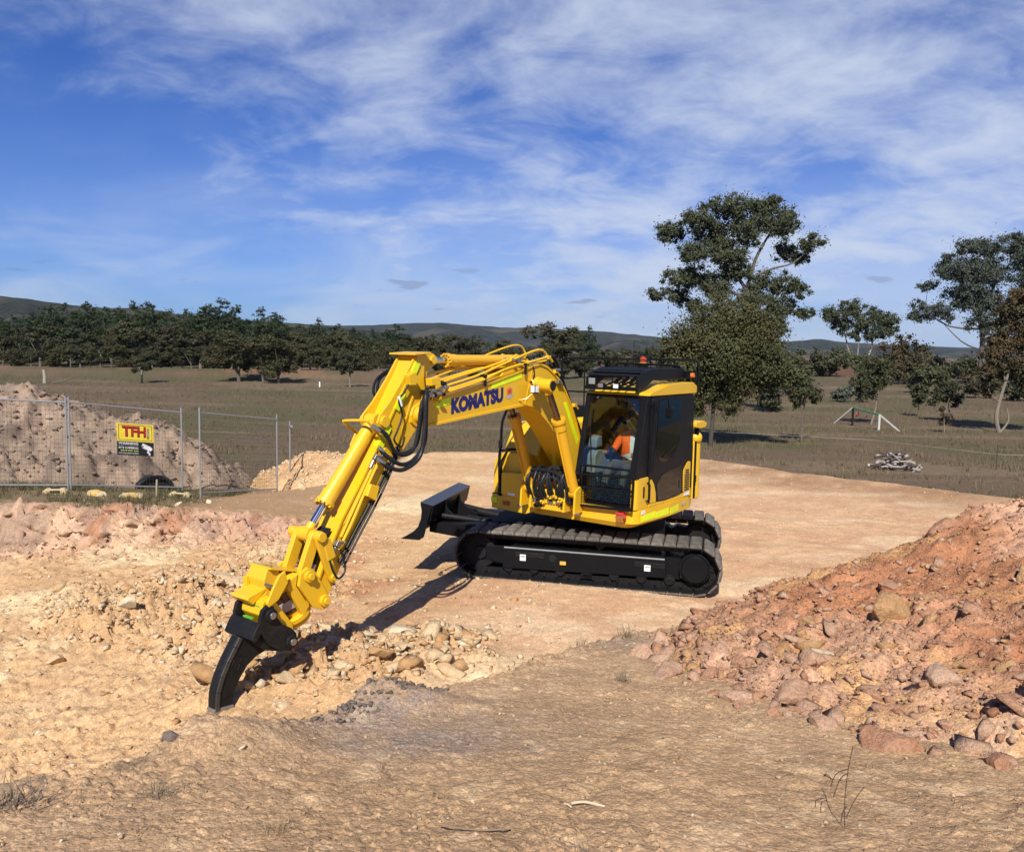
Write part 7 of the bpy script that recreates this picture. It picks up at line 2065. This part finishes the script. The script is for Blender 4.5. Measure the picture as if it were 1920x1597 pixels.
def pit_rubble():
    root = empty('rubble', (0, 0, 0))
    tag(root, 'broken tan rock ripped up around the ripper tip and to its left', 'rubble')
    rg = random.Random(31)
    big = [(-1.62, 8.02, .20, ST_TAN, 31), (-1.32, 8.25, .22, ST_OCH, 32), (-2.0, 8.35, .17, ST_TAN, 33), (-1.95, 9.05, .26, ST_PALE, 34), (-1.62, 9.25, .22, ST_TAN, 35), (-1.15, 8.6, .17, ST_TAN, 36), (-2.15, 7.75, .16, ST_TAN, 37),
           (-1.75, 8.75, .20, ST_TAN, 38), (-.95, 8.15, .14, ST_TAN, 39), (-4.3, 12.3, .28, ST_TAN, 40), (-4.9, 12.4, .22, ST_TAN, 41), (-4.0, 11.9, .22, ST_TAN, 42), (-5.0, 10.6, .22, ST_PALE, 43), (-4.5, 13.0, .24, ST_TAN, 44), (-5.3, 9.4, .17, ST_TAN, 45), (-2.45, 9.5, .2, ST_TAN, 46)]
    for x, y, s, m, k in big:
        P, F = lumpy(k, 4, 9, .50)
        put_stone(root, mesh_np('stone', P, F, m, False), x, y, gz(x, y), s * .88, rg, sink=.36)
    mats = [ST_TAN, ST_TAN, ST_PALE, ST_OCH, ST_TAN]
    cand = []
    while len(cand) < 1500:
        cx, cy, rx, ry, a = rg.choice(RUBBLE)
        if rg.random() > a: continue
        cand.append((cx + rx * 1.1 * rg.uniform(-1, 1), cy + ry * 1.1 * rg.uniform(-1, 1)))
    pts = []
    for (x, y), w in zip(cand, rubble_w(np.array([q[0] for q in cand]), np.array([q[1] for q in cand]))):
        if rg.random() > w or (abs(x + 2.5) < .35 and y < 7.5): continue
        pts.append((x, y, (.05 + .11 * rg.random() ** 2.0) * (1.25 if x > -3 else 1.0)))
        if len(pts) == 280: break
    zs = ground_z([p[0] for p in pts], [p[1] for p in pts])
    for (x, y, s), z in zip(pts, zs):
        put_stone(root, stone_mesh(rg.choice(mats), rg.randrange(12)), x, y, float(z), s, rg, sink=.34)
    r2 = np.random.default_rng(8)
    xs, ys = r2.uniform(-8.5, .5, 42000), r2.uniform(6.4, 15, 42000)
    w = rubble_w(xs, ys); keep = r2.random(42000) < w * .75 + .05
    xs, ys = xs[keep], ys[keep]
    stuff_stones('gravel', xs, ys, ground_z(xs, ys), .012 + .05 * r2.random(len(xs)) ** 2.2, [ST_TAN, ST_PALE, ST_TAN, ST_OCH, ST_TAN], 9, HULLS, root, sink=.4)
pit_rubble()

def loose_gravel():
    r2 = np.random.default_rng(15)
    # foreground bank and pad: sparse small stones
    xs, ys = r2.uniform(-3.2, 3.2, 9000), r2.uniform(2.1, 6.8, 9000) ** 1.0
    _, kb, *_r = base_z(xs, ys)
    keep = (kb > .9) & (r2.random(9000) < .30)
    xs, ys = xs[keep], ys[keep]
    o = stuff_stones('gravel', xs, ys, ground_z(xs, ys), .004 + .012 * r2.random(len(xs)) ** 3, [ST_TAN, ST_OCH, ST_TAN, ST_PALE], 16, HULLS, None, 'small pale stones strewn over the brown bank in front')
    xs, ys = r2.uniform(-3.0, 3.0, 34000), 2.1 * (7.0 / 2.1) ** r2.random(34000)
    _, kb, *_r = base_z(xs, ys)
    keep = (kb > .8) & (r2.random(34000) < .25 + .75 * sstep(.40, .62, fbm(xs * 1.1, ys * 1.1, 77, 3)))
    xs, ys = xs[keep], ys[keep]
    stuff_stones('grit', xs, ys, ground_z(xs, ys), .0022 + .0052 * r2.random(len(xs)) ** 2.2, [ST_TAN, ST_OCH, ST_MOUND, ST_TAN, ST_GREY], 21, CHIPS, None, 'fine grit and crumbs over the brown bank in front', sink=.3)
    xs, ys = r2.uniform(-9, 11, 7000), r2.uniform(7, 25, 7000)
    _, kb, kt, k, *_r = base_z(xs, ys)
    keep = (kb < .1) & (k < .2) & (r2.random(7000) < .6)
    xs, ys = xs[keep], ys[keep]
    stuff_stones('gravel', xs, ys, ground_z(xs, ys), .007 + .028 * r2.random(len(xs)) ** 3.5, [ST_TAN, ST_TAN, ST_TAN, ST_OCH], 17, HULLS, None, 'loose stones scattered over the tan pad round the excavator')
    # clods on mound and clay heap
    xs, ys = r2.uniform(-16, -7, 2600), r2.uniform(18.6, 24.5, 2600)
    keep = MOUND(xs, ys) > .02
    xs, ys = xs[keep], ys[keep]
    stuff_stones('clods', xs, ys, mound_z(xs, ys), .02 + .085 * r2.random(len(xs)) ** 3, [ST_MOUND], 18, HULLS, mound)
    xs, ys = r2.uniform(-7.6, -1.5, 1800), r2.uniform(21.5, 24.6, 1800)
    keep = (TANH(xs, ys) > .02) & (r2.random(1800) < np.where(xs < -4.2, .9, .25))
    xs, ys = xs[keep], ys[keep]
    stuff_stones('clods', xs, ys, tan_z(xs, ys), .02 + .06 * r2.random(len(xs)) ** 2, [ST_TAN, ST_TAN, ST_PALE], 19, HULLS, tanh_)
    # below the cut face
    xs, ys = r2.uniform(-12, -3, 2600), r2.uniform(13.6, 16.6, 2600)
    sd = poly_sd(xs, ys, CUT_EDGE); keep = (sd < .4) & (sd > -1.6) & (r2.random(2600) < np.exp(-((sd + .6) / .6) ** 2))
    xs, ys = xs[keep], ys[keep]
    stuff_stones('gravel', xs, ys, ground_z(xs, ys), .015 + .05 * r2.random(len(xs)) ** 2.2, [ST_PINK, ST_RED, ST_TAN, ST_PINK], 20, HULLS, None, 'pink crumbled stones along the foot of the cut bank')
loose_gravel()

def single_rocks():
    rg = random.Random(9)
    def rock(x, y, s, m, k, label, sub=3, flat=.75, name='rock'):
        P, F = lumpy(k, sub, 10, flat)
        o = put_stone(None, mesh_np(name, P, F, m, False), x, y, gz(x, y), s * .6, rg, name, .3)
        tag(o, label, 'rock')
    rock(-1.56, 3.42, .11, ST_GREY, 61, 'dark grey clod perched on the lip of the bank at the lower left', 4, .8, 'clod')
    rock(-1.42, 3.36, .09, ST_GREY, 62, 'dark brown crumbling clod under the grey clod at the bank lip', 4, .8, 'clod')
    rock(-6.6, 17.9, .16, ST_PALE, 63, 'pointed pale rock standing right of the fence feet', 3, 1.2)
    rock(-6.9, 16.9, .16, ST_PALE, 64, 'flat pale rock on the terrace edge below the fence post', 3, .6)
    rock(-5.2, 20.4, .30, ST_TAN, 65, 'large tan boulder beside the end of the plain fence panel', 4, .8)
    rock(.25, 9.75, .10, ST_PALE, 66, 'small white stone cluster alone on the pad below the track', 3, .6)
    rock(-.12, 2.92, .028, ST_PALE, 67, 'white pebble in the middle of the brown foreground', 3, .7)
    rock(-.30, 2.62, .016, ST_PALE, 68, 'tiny white pebble near the bottom edge of the frame', 3, .8)
    rock(-1.1, 3.3, .035, ST_PALE, 69, 'pale pebble on the bank below the grey clay patch', 3, .7)
    rock(-.92, 2.78, .03, ST_PINK, 70, 'pinkish pebble on the sandy bank, lower left', 3, .7)
    rock(1.35, 3.25, .11, ST_TAN, 71, 'flat half buried slab in the bank below the red heap', 3, .3)
    rock(11.6, 21.2, .085, ST_PALE, 72, 'white rock in the grass just beyond the right end of the pad', 3, .9)
    rock(14.2, 27.5, .085, ST_PALE, 73, 'white upright object in the grass right of the log pile', 3, 1.4)
single_rocks()

# grey clay clods along the lip
def clay():
    r2 = np.random.default_rng(25)
    xs, ys = r2.uniform(-1.15, -.35, 700), r2.uniform(3.8, 4.6, 700)
    sd = poly_sd(xs, ys, BANK_EDGE); keep = (sd < .20) & (sd > -.20)
    xs, ys = xs[keep], ys[keep]
    stuff_stones('clay_clods', xs, ys, ground_z(xs, ys), .005 + .024 * r2.random(len(xs)) ** 2.2, [ST_GREY], 26, HULLS, None, 'grey clay clods along the lip of the bank')
clay()

# ------------------------------------------------------------------ grass
def grass_mat(name, a, b, c2):
    t = NT(name)
    r = t.n('ShaderNodeNewGeometry').outputs['Random Per Island']
    pos = t.n('ShaderNodeNewGeometry').outputs['Position']
    c = t.mix(r, a, b)
    c = t.mix(t.rng(t.noise(.18, 3, .5, pos), .42, .6), c, c2)
    return t.set(color=c, rough=.9, spec=.08)
DRY = grass_mat('dry_grass', (.11, .078, .048), (.20, .15, .092), (.115, .098, .048))
DRYG = grass_mat('green_dry_grass', (.10, .082, .045), (.20, .155, .088), (.10, .088, .045))
def blades(xs, ys, zs, hs, seed, lean=.5, wid=.05, per=5):
    rg = np.random.default_rng(seed)
    n = len(xs) * per
    P = np.repeat(np.stack([xs, ys, zs], 1), per, 0); h = np.repeat(hs, per) * rg.uniform(.5, 1.15, n)
    P[:, :2] += rg.normal(size=(n, 2)) * (np.repeat(hs, per) * .25)[:, None]
    a = rg.uniform(0, 6.28, n); d = np.stack([np.cos(a), np.sin(a), np.zeros(n)], 1)
    side = np.stack([-np.sin(a), np.cos(a), np.zeros(n)], 1)
    l = lean * rg.random(n)
    tip = P + d * (h * l)[:, None] + np.array([0, 0, 1]) * (h * np.sqrt(1 - .6 * l * l))[:, None]
    w = (h * wid)[:, None]
    V = np.stack([P - side * w, P + side * w, tip], 1).reshape(-1, 3)
    return V, np.arange(n * 3).reshape(-1, 3)
STRAW = grass_mat('straw', (.24, .17, .09), (.40, .29, .16), (.30, .21, .11))
def grass():
    rg = np.random.default_rng(41)
    # paddock: thick just past the pad's edge, thinning with distance
    n = 46000
    Y = 19 * (95 / 19) ** rg.random(n); X = Y * rg.uniform(-.72, .78, n)
    z, kb, kt, k, sdc, sdr, sdb = base_z(X, Y)
    clump = fbm(X * .5, Y * .5, 43, 3)
    keep = (k > .25) & (rg.random(n) < sstep(.30, .62, clump) * .9 + .1)
    X, Y = X[keep], Y[keep]
    h = (.13 + .22 * rg.random(len(X)) * fbm(X * .3, Y * .3, 44, 2)) * (1 + .004 * Y)
    V, F = blades(X, Y, ground_z(X, Y) - .02, h, 45, .8, .05, 5)
    o = link(bpy.data.objects.new('grass', mesh_np('grass', V, F, DRY))); tag(o, 'dry brown grass covering the paddock beyond the pad', 'grass', kind='stuff')
    # fence terrace
    n = 3200
    X, Y = rg.uniform(-14, -6.6, n), rg.uniform(15.4, 21, n)
    sd = poly_sd(X, Y, CUT_EDGE); keep = (sd > .1) & (rg.random(n) < sstep(.38, .6, fbm(X * .9, Y * .9, 46, 3)) + .1) & (MOUND(X, Y) < .1)
    X, Y = X[keep], Y[keep]
    V, F = blades(X, Y, ground_z(X, Y) - .01, .07 + .14 * rg.random(len(X)), 47, .9, .05, 6)
    o = link(bpy.data.objects.new('grass', mesh_np('grass', V, F, DRYG))); tag(o, 'short olive grass on the terrace under the fence', 'grass', kind='stuff')
    # sparse straw on the foreground bank
    n = 900
    X, Y = rg.uniform(-3, 3, n), rg.uniform(2.0, 4.4, n)
    _, kb, *_r = base_z(X, Y)
    keep = (kb > .95) & (rg.random(n) < sstep(.46, .68, fbm(X * 1.3, Y * 1.3, 48, 3))) & (X < .9)
    X, Y = X[keep], Y[keep]
    V, F = blades(X, Y, ground_z(X, Y), .02 + .04 * rg.random(len(X)), 49, 1.4, .015, 7)
    o = link(bpy.data.objects.new('straw', mesh_np('straw', V, F, STRAW))); tag(o, 'sparse dry straw lying on the foreground bank', 'grass', kind='stuff')
grass()
def tuft(x, y, h, n, label, mat, seed, wid=.018, name='grass_tuft', lean=1.0, spread=.3):
    V, F = blades(np.zeros(1), np.zeros(1), np.zeros(1), np.array([h]), seed, lean, wid, n)
    V[:, :2] *= spread / .3
    o = link(bpy.data.objects.new(name, mesh_np(name, V, F, mat)))
    o.location = (x, y, gz(x, y)); tag(o, label, 'grass tuft')
GREYG = grass_mat('grey_straw', (.11, .09, .07), (.24, .195, .14), (.16, .125, .085))
tuft(.72, 5.0, .10, 60, 'dark grassy tuft on the bank left of the red heap', GREYG, 61)
tuft(.55, 6.1, .12, 40, 'wispy dry tuft on the bank crest below the track', GREYG, 62)
tuft(.98, 6.7, .15, 40, 'dry grass tuft where the bank meets the red heap', DRYG, 63)
tuft(-.74, 2.55, .09, 55, 'straw coloured tuft at the bottom edge, left of centre', STRAW, 64, wid=.012)
tuft(-1.72, 2.72, .10, 70, 'grey straw tuft at the lower left corner', GREYG, 65, spread=.5)
tuft(-1.25, 2.85, .06, 40, 'flattened grey tuft on the bank at the lower left', GREYG, 66, spread=.6)
tuft(.25, 2.42, .05, 50, 'low tangled tuft at the bottom edge, centre', GREYG, 67, spread=.6)
def twig_plant(x, y, paths, r, label, name, mat):
    mb = MB()
    for p in paths: mb.tube(p, r, 5, smooth=4, radii=None)
    o = mb.build(name, mat, None); o.location = (x, y, gz(x, y)); o.scale = (.8, .8, .8); tag(o, label, 'plant')
STEM = plain('dry_stem', (.055, .035, .025), .9)
twig_plant(1.18, 2.72, [[(0, 0, -.05), (-.01, 0, .12), (.0, .01, .25), (.02, .02, .36)], [(-.0, 0, .25), (-.03, .01, .22), (-.06, .0, .14)], [(0, 0, .27), (-.05, .01, .24), (-.07, .01, .18)], [(.0, 0, .05), (.04, .01, .13), (.08, .02, .18)]], .0020, 'thin dark dry stalk rising from the bottom right of the bank', 'dry_stalk', STEM)
twig_plant(2.95, 9.0, [[(0, 0, 0), (.02, 0, .3), (.04, 0, .62)], [(-.05, 0, 0), (-.08, 0, .25), (-.2, 0, .5)], [(.1, 0, 0), (.12, 0, .3), (.2, 0, .45)]], .006, 'thin dry weeds at the foot of the heap right of the track', 'weeds', STEM)
# bleached stick and shed bark on the bank
mb = MB(); mb.tube([(-.10, 0, .008), (-.03, .012, .012), (.03, .0, .010), (.10, -.03, .008)], .0085, 7, smooth=3); mb.tube([(-.14, .0, .006), (-.12, -.02, .012), (-.10, -.045, .008)], .006, 6, smooth=3)
o_ = mb.build('bleached_stick', plain('bone_wood', (.52, .42, .28), .8), None); o_.location = (.30, 2.85, gz(.30, 2.85) + .004); o_.scale = (.6, .6, .6); tag(o_, 'short bleached stick lying on the brown foreground', 'stick')
mb = MB(); mb.tube([(-.12, .02, .006), (-.04, -.005, .008), (.04, -.01, .006), (.12, .0, .008)], .003, 6, smooth=3)
o_ = mb.build('curved_twig', plain('twig_brown', (.22, .15, .09), .9), None); o_.location = (-.1, 2.60, gz(-.1, 2.6) + .004); tag(o_, 'thin curved twig at the bottom edge of the frame', 'stick')

# ------------------------------------------------------------------ paddock furniture
def jump_frame():
    WP, GP = plain('chalky_post', (.42, .43, .38), .8), plain('green_beam', (.085, .19, .115), .6)
    D = 50.0
    a = Vector(((1600 - 960) / 1550 * 52.5, 52.5, 0)); b = Vector(((1650 - 960) / 1550 * 49.5, 49.5, 0))
    a.z, b.z = gz(a.x, a.y), gz(b.x, b.y)
    r = empty('timber_frame', (a + b) / 2)
    r.location.z = min(a.z, b.z)
    tag(r, 'green beam on white posts with sloping ends, standing in the paddock', 'frame')
    A, B = a - r.location, b - r.location
    h = .82
    d = (B - A).normalized()
    mb = MB(); mb.beam(A + Vector((0, 0, h + .35)), B + Vector((0, 0, h + .1)), .11, .11); mb.build('beam', GP, r, bevel=.02)
    mb = MB(); mb.beam(A + Vector((0, 0, -.05)), A + Vector((0, 0, h + .32)), .10, .10, (0, 1, 0)); mb.build('post', BLKD, r)
    mb = MB(); mb.beam(B + Vector((0, 0, -.05)), B + Vector((0, 0, h + .08)), .13, .13, (0, 1, 0)); mb.build('post', WP, r, bevel=.02)
    mb = MB(); mb.beam(A - d * 1.2 + Vector((-.55, 0, .05)), A + Vector((0, 0, h + .36)), .07, .07); mb.build('sloping_rail', WP, r)
    mb = MB(); mb.beam(B + Vector((0, 0, h + .12)), B + d * .9 + Vector((.75, 0, .02)), .07, .07); mb.build('sloping_rail', WP, r)
    mb = MB(); mb.cyl(A + d * .45 + Vector((0, 0, h - .05)), A + d * .45 + Vector((.06, -.06, h - .05)), .14, 14); mb.build('red_disc', plain('faded_red', (.35, .05, .045), .7), r)
    mb = MB(); mb.cyl(A + d * 1.5 + Vector((0, 0, h - .1)), A + d * 1.5 + Vector((.05, -.05, h - .1)), .09, 12); mb.build('red_disc', plain('faded_red2', (.22, .05, .045), .7), r)
jump_frame()
def log_pile():
    X, Y = 15.1, 32.2
    r = empty('log_pile', (X, Y, gz(X, Y)))
    tag(r, 'heap of bleached dead branches and logs in the paddock', 'log pile')
    W1 = plain('bleached_wood', (.27, .235, .205), .9); W2 = plain('dark_wood', (.07, .055, .045), .9); W3 = plain('pale_wood', (.42, .37, .33), .9)
    rg = random.Random(5)
    for i in range(60):
        x = rg.gauss(0, .36); y = rg.gauss(0, .3); z = max(.05, .72 * math.exp(-(x / .5) ** 2) * rg.random() + .05)
        a = rg.uniform(-1.3, 1.3) + (math.pi if rg.random() < .5 else 0); l = rg.uniform(.2, .62); t = rg.uniform(-.6, .6)
        d = Vector((math.cos(a) * math.cos(t), math.sin(a) * math.cos(t) * .6, math.sin(t)))
        c = Vector((x, y, z + .05))
        mb = MB(); rr = rg.uniform(.028, .075)
        limb(mb, [c - d * l / 2, c + Vector((rg.uniform(-.05, .05), 0, rg.uniform(-.05, .06))), c + d * l / 2], rr, rr * .55, 7, 2)
        mb.build('branch', rg.choice((W1, W2, W3, W2, W1)), r)
log_pile()
def fallen_branch():
    X, Y = 9.3, 25.6
    r = empty('fallen_branch', (X, Y, gz(X, Y)))
    tag(r, 'pale fallen branches half lost in the grass at the pad edge', 'branch')
    W1 = plain('silvery_wood', (.32, .27, .22), .9)
    for p in ([(-.95, 0, .32), (-.4, 0, .30), (.0, .1, .42), (.25, .1, .36)], [(-1.1, 0, .05), (-.3, -.1, .12), (.5, .0, .25), (.9, .0, .38), (1.05, 0, .20)], [(.4, 0, .25), (.7, .1, .42), (.95, .1, .40)]):
        mb = MB(); limb(mb, p, .07, .04, 7, 3); mb.build('branch', W1, r)
fallen_branch()
def wire_fence():
    # single-strand stock fence across the paddock
    P = [(9.0, 40.5), (16.5, 37.6), (19.4, 32.8), (25.0, 31.8), (32, 30.5)]
    r = empty('stock_fence', (P[0][0], P[0][1], 0)); tag(r, 'thin single wire stock fence crossing the paddock', 'fence')
    top = [Vector((x - P[0][0], y - P[0][1], gz(x, y) + .62)) for x, y in P]
    mb = MB(); mb.tube(top, .007, 4); mb.build('wire', plain('pale_wire', (.42, .38, .30), .6, .2), r)
    for x, y in (P[0], P[2], P[4]):
        mb = MB(); mb.tube([(x - P[0][0], y - P[0][1], gz(x, y) - .1), (x - P[0][0], y - P[0][1], gz(x, y) + 1.0)], .022, 6); mb.build('post', BARK, r)
wire_fence()
def odds():
    x, y = (82 - 960) / 1550 * 84, 84
    mb = MB(); limb(mb, [(0, 0, -.1), (.02, 0, .7), (-.08, 0, 1.35)], .20, .12, 8, 2); o = mb.build('tree_stump', BARKP, None); o.location = (x, y, gz(x, y)); tag(o, 'pale broken tree stump in the paddock above the mound', 'stump')
    mb = MB(); limb(mb, [(0, 0, .1), (1.2, 0, .3), (2.2, .2, .75)], .08, .04, 6, 2); o = mb.build('fallen_log', BARKM, None); o.location = (x + 1.2, y - 1, gz(x + 1.2, y - 1)); tag(o, 'thin fallen log lying right of the broken stump', 'log')
    x, y = (598 - 960) / 1550 * 86, 86
    mb = MB(); mb.box((0, 0, .28), (.13, .13, .56)); o = mb.build('marker_post', WHITE, None, bevel=.02); o.location = (x, y, gz(x, y)); tag(o, 'small white marker post in the paddock left of the arm', 'post')
    x, y = (1575 - 960) / 1550 * 160, 160
    g = grid_mesh('earth_mound', -5, 5, 40, -4, 4, 30, lambda X, Y: 2.6 * np.exp(-(X / 2.6) ** 2 - (Y / 2.2) ** 2) - .15 + .3 * (fbm(X, Y, 7, 3) - .5), lambda X, Y: np.tile(np.array([.085, .05, .034]), (len(X), 1)), SOIL)
    o = link(bpy.data.objects.new('earth_mound', g)); o.location = (x, y, gz(x, y)); tag(o, 'reddish brown earth mound under the forked gum', 'mound')
odds()

# ------------------------------------------------------------------ air
def haze():
    t = NT('thin_haze')
    t.N.remove(t.b)
    v = t.n('ShaderNodeVolumePrincipled')
    v.inputs['Color'].default_value = (0.66, 0.80, 1.0, 1)
    v.inputs['Density'].default_value = HAZE_DENSITY
    v.inputs['Anisotropy'].default_value = 0.2
    t.L.new(v.outputs[0], t.out.inputs['Volume'])
    mb = MB(); mb.box((0, 3150, 123), (19400, 6500, 274))
    o = mb.build('haze', t.mat, None, smooth=False)
    tag(o, 'thin bluish haze over the far hills', 'haze', kind='stuff')
HAZE_DENSITY = 0.00005
haze()
